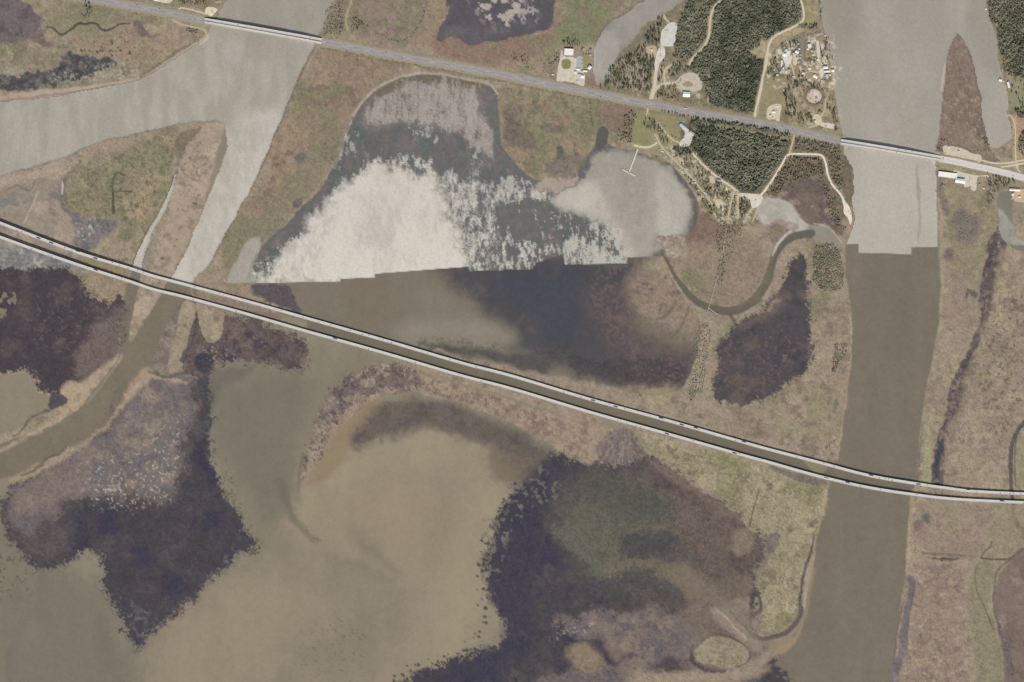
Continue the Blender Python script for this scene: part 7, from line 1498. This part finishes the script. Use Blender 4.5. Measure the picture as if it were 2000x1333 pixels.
wood([(1616, 195), (1628, 200), (1636, 235), (1641, 262), (1630, 262), (1626, 235), (1614, 215)], 4.2, 0.6, ['pine', 'broad'], (10, 16), (2.8, 4.4), 'houses', 16, '%s tree on the river bank by the ringed mound', 'river bank trees by the mound')
wood([(1562, 52), (1598, 46), (1600, 54), (1566, 62)], 3.4, 0.85, ['pine', 'broad'], (9, 14), (2.6, 4.2), 'houses', 14, '%s tree in the row at the head of the canal', 'row at the canal head')
wood([(1595, -40), (1602, -40), (1605, 45), (1600, 45)], 4, 0.6, ['rust', 'broad'], (5, 9), (2.2, 3.4), 'houses', 6, '%s tree on the river bank beside the open strip', 'river bank row by the open strip')
wood([(1100, 84), (1112, 78), (1128, 84), (1132, 92), (1118, 94), (1102, 93)], 3.6, 0.85, ['pine', 'broad'], (9, 13), (2.6, 4.0), 'north', 12, '%s tree behind the white hall', 'trees behind the white hall')
wood([(1068, 118), (1092, 98), (1096, 106), (1090, 122), (1070, 130), (1062, 150), (1058, 140)], 4.0, 0.6, ['shrub', 'broad'], (4, 9), (2.4, 3.8), 'north', 18, '%s tree west of the restaurant', 'shrubs west of the restaurant')
wood([(1000, 108), (1018, 104), (1032, 116), (1034, 130), (1028, 140), (1022, 128), (1006, 118), (998, 116)], 4.0, 0.75, ['shrub', 'broad'], (4, 8), (2.4, 3.8), 'north', 14, '%s tree round the small clearing by the highway', 'ring round the small clearing')
wood([(1130, 96), (1158, 98), (1158, 112), (1140, 110)], 4.2, 0.55, ['shrub', 'broad'], (5, 9), (2.4, 3.8), 'north', 8, '%s tree on the restaurant lawn', 'trees on the restaurant lawn')
wood([(1098, 118), (1114, 118), (1114, 128), (1100, 126)], 4.4, 0.6, ['broad'], (7, 10), (2.4, 3.6), 'north', 4, '%s tree on the forecourt island', 'forecourt island trees')
wood([(1928, 342), (1952, 345), (1950, 372), (1935, 400), (1926, 395), (1932, 370)], 3.8, 0.75, ['broad', 'pine', 'shrub'], (8, 13), (2.8, 4.4), 'east', 18, '%s tree west of the boat basin', 'trees west of the boat basin')
wood([(1945, 345), (1980, 350), (1985, 362), (1960, 362)], 3.8, 0.8, ['broad', 'pine'], (10, 14), (3.0, 4.6), 'east', 12, '%s tree between the highway and the boat basin', 'trees above the boat basin')
wood([(1834, 354), (1846, 354), (1850, 366), (1838, 368)], 4, 0.8, ['shrub', 'rust'], (4, 7), (2.4, 3.6), 'east', 8, '%s tree below the long warehouse', 'shrubs below the long warehouse')
wood([(1920, 262), (1930, 268), (1934, 284), (1922, 285)], 3.6, 0.8, ['shrub', 'broad'], (5, 8), (2.4, 3.6), 'east', 8, '%s tree on the wedge island tip', 'clump on the wedge island')
wood([(1972, 158), (2060, 158), (2060, 206), (1980, 206)], 8.5, 0.6, ['broad', 'pine'], (9, 14), (2.6, 4.2), 'east', 40, '%s tree standing on the eastern lawn', 'trees on the eastern lawn')
wood([(1840, 268), (1848, 280), (1845, 300), (1832, 300), (1826, 290)], 4, 0.7, ['shrub', 'broad'], (4, 8), (2.4, 3.6), 'east', 8, '%s tree at the eastern bridge abutment', 'shrubs at the eastern abutment')
wood([(162, -10), (178, -5), (178, 30), (168, 38), (160, 32), (164, 12)], 4, 0.8, ['broad', 'pine'], (9, 14), (3.0, 4.4), 'west', 10, '%s tree in the lone clump south of the north western highway', 'lone clump by the highway')
wood([(1866, 415), (1905, 405), (1908, 475), (1880, 478), (1870, 440)], 5.0, 0.4, ['shrub'], (2.5, 5), (1.8, 3.0), 'east', 20, '%s in the marsh hollow below the warehouses', 'shrubs in the marsh hollow')
# rows
def row(pts, sp, kinds, hr, rr, label, group, keep=1.0, jit=0.35):
    for a, b in along(pts, sp, jit, keep):
        if blocked(a, b): continue
        k = rt.choice(kinds); tree(a, b, k, rt.uniform(*hr), rt.uniform(*rr), label % {'pine': 'dark pine', 'broad': 'olive broadleaf', 'rust': 'rust brown', 'shrub': 'grey green shrub'}[k], group + ', ' + k)
row([(1286, 218), (1310, 222), (1345, 231), (1358, 232), (1380, 234), (1420, 242), (1480, 252), (1540, 266), (1600, 280), (1640, 291)], 4.2, ['pine', 'broad', 'pine'], (9, 15), (2.8, 4.2), '%s tree in the row along the south side of the highway', 'row along the south side of the highway', 0.85)
row([(640, 95), (720, 113), (800, 126), (900, 145), (1000, 166), (1100, 186), (1180, 200), (1235, 212)], 9.0, ['shrub', 'shrub', 'broad'], (2.5, 5), (1.8, 3.0), '%s tree on the highway bank above the lagoon marsh', 'shrubs on the highway bank', 0.9)
row([(190, 9), (260, 22), (300, 32), (335, 38)], 8.0, ['shrub'], (2.5, 4.5), (1.6, 2.8), '%s on the south bank of the north western highway', 'shrubs on the north western highway bank', 0.8)
row([(838, -10), (830, 20), (818, 50), (806, 70), (785, 82), (765, 80), (745, 70), (732, 66)], 4.2, ['shrub', 'broad'], (3, 6), (2.0, 3.4), '%s tree in the curved hedge of the old field', 'curved hedge of the old field')
row([(1152, 195), (1154, 220), (1158, 245)], 4.2, ['shrub'], (2.5, 5), (1.8, 2.8), '%s in the short line across the lagoon marsh', 'short shrub line in the marsh')
row([(1306, 262), (1314, 268), (1322, 272)], 5, ['broad'], (5, 8), (2.0, 2.8), '%s tree along the lane on the lawn edge', 'young lawn edge trees')
row([(1273, 303), (1280, 307), (1283, 310)], 3.6, ['pine'], (6, 9), (1.8, 2.6), '%s tree on the lagoon shore turf', 'shore turf trees')
row([(1545, 86), (1535, 90), (1524, 85), (1560, 72), (1576, 70), (1600, 66)], 6, ['shrub', 'broad'], (3, 6), (1.8, 2.8), '%s tree on the canal edge', 'canal edge shrubs')
row([(1905, 297), (1925, 294), (1940, 300), (1943, 312), (1952, 318)], 4.4, ['shrub', 'broad'], (3, 6), (2.0, 3.2), '%s tree along the frontage road edge', 'shrubs along the frontage road')
row([(1858, 293), (1880, 292), (1900, 297)], 5, ['shrub'], (2.5, 5), (1.8, 2.8), '%s on the back edge of the tan sand yard', 'shrubs behind the tan sand yard')
row([(1808, 1090), (1830, 1092), (1860, 1093)], 4, ['shrub'], (2, 4), (1.6, 2.6), '%s on the low dike of the lower east bank', 'shrubs on the low dike')
row([(1608, 880), (1622, 870), (1632, 862)], 4, ['rust', 'shrub'], (3, 5), (1.8, 2.8), '%s tree on the river bank just above the viaducts', 'bank shrubs above the viaducts')
row([(1978, 242), (1978, 262), (1979, 285)], 7, ['shrub', 'broad'], (3, 6), (1.8, 2.8), '%s tree between the orange lane and the channel', 'shrubs by the orange lane')
# the ring bank's dark bushes
for a, b in ((1564, 184), (1570, 178), (1578, 172), (1585, 171), (1596, 172), (1601, 177), (1606, 176), (1609, 192), (1566, 202), (1606, 204)):
    tree(a, b, 'broad', rt.uniform(4, 6), rt.uniform(2.2, 3.4), 'dark broadleaf bush on the ring bank of the mound', 'bushes on the ring bank')
# single marsh bushes
for a, b in ((165, 92), (180, 103), (229, 95), (244, 89), (228, 110), (240, 111), (266, 117), (234, 74), (380, 64), (1422, 700), (1367, 668), (1540, 870), (1515, 905), (1450, 780), (1467, 846), (1460, 851), (1885, 995), (1560, 985), (1921, 1131), (1505, 1136), (1560, 1172)):
    tree(a, b, 'shrub', rt.uniform(2.5, 4.5), rt.uniform(1.8, 3.0), 'single low bush standing alone in open marsh', 'lone marsh bushes')
TN1, TN2 = fbm(40, 160, 3), fbm(14, 161, 2)
def tint_at(a, b):
    i = min(max(int((a - X0) / STEP), 0), NX - 1); j = min(max(int((b - Y0) / STEP), 0), NY - 1)
    return 0.6 * float(TN1[j, i]) + 0.5 * float(TN2[j, i])
# canopy that nobody could count: one object for each wood and kind
for kind, lst in stuff.items():
    for key in sorted(set(k for _, k in lst)):
        T_ = [t for t, k in lst if k == key]; vs_, fs_, tn = [], [], []; base = 0
        for (a, b, kd, h, r) in T_:
            V, F_ = VARS[kind][rt.randrange(6)]; an = rt.uniform(0, 6.28); c, s_ = math.cos(an), math.sin(an)
            P = np.empty_like(V); P[:, 0] = (V[:, 0] * c - V[:, 1] * s_) * r + wx(a); P[:, 1] = (V[:, 0] * s_ + V[:, 1] * c) * r + wy(b); P[:, 2] = V[:, 2] * h + ground_z(a, b)
            vs_.append(P); fs_.append(F_ + base); base += len(P); tn.append(np.full(len(P), min(1, max(0, 0.35 * rt.random() + 0.33 + 0.42 * tint_at(a, b))), np.float32))
        P = np.concatenate(vs_).astype(np.float32); F_ = np.concatenate(fs_); tn = np.concatenate(tn)
        me = bpy.data.meshes.new('canopy'); me.vertices.add(len(P)); me.vertices.foreach_set('co', P.ravel())
        me.loops.add(F_.size); me.loops.foreach_set('vertex_index', F_.ravel().astype(np.int32)); me.polygons.add(len(F_))
        me.polygons.foreach_set('loop_start', np.arange(0, F_.size, 4, dtype=np.int32)); me.polygons.foreach_set('loop_total', np.full(len(F_), 4, np.int32))
        at_ = me.attributes.new('tint', 'FLOAT', 'POINT'); at_.data.foreach_set('value', tn); me.update(calc_edges=True)
        o = link('canopy', me, M_LEAFS[kind])
        tag(o, {'pine': 'massed dark pine', 'broad': 'massed olive broadleaf', 'shrub': 'massed grey green shrub', 'rust': 'massed rust brown'}[kind] + ' canopy of the ' + {'north': 'woods north of the highway', 'south': 'woods south of the highway', 'east': 'woods on the far eastern shore', 'west': 'thickets at the western bridge',
            'river': 'thickets near the winding creek', 'houses': 'gardens of the riverside houses'}[key], 'canopy', None, 'stuff')
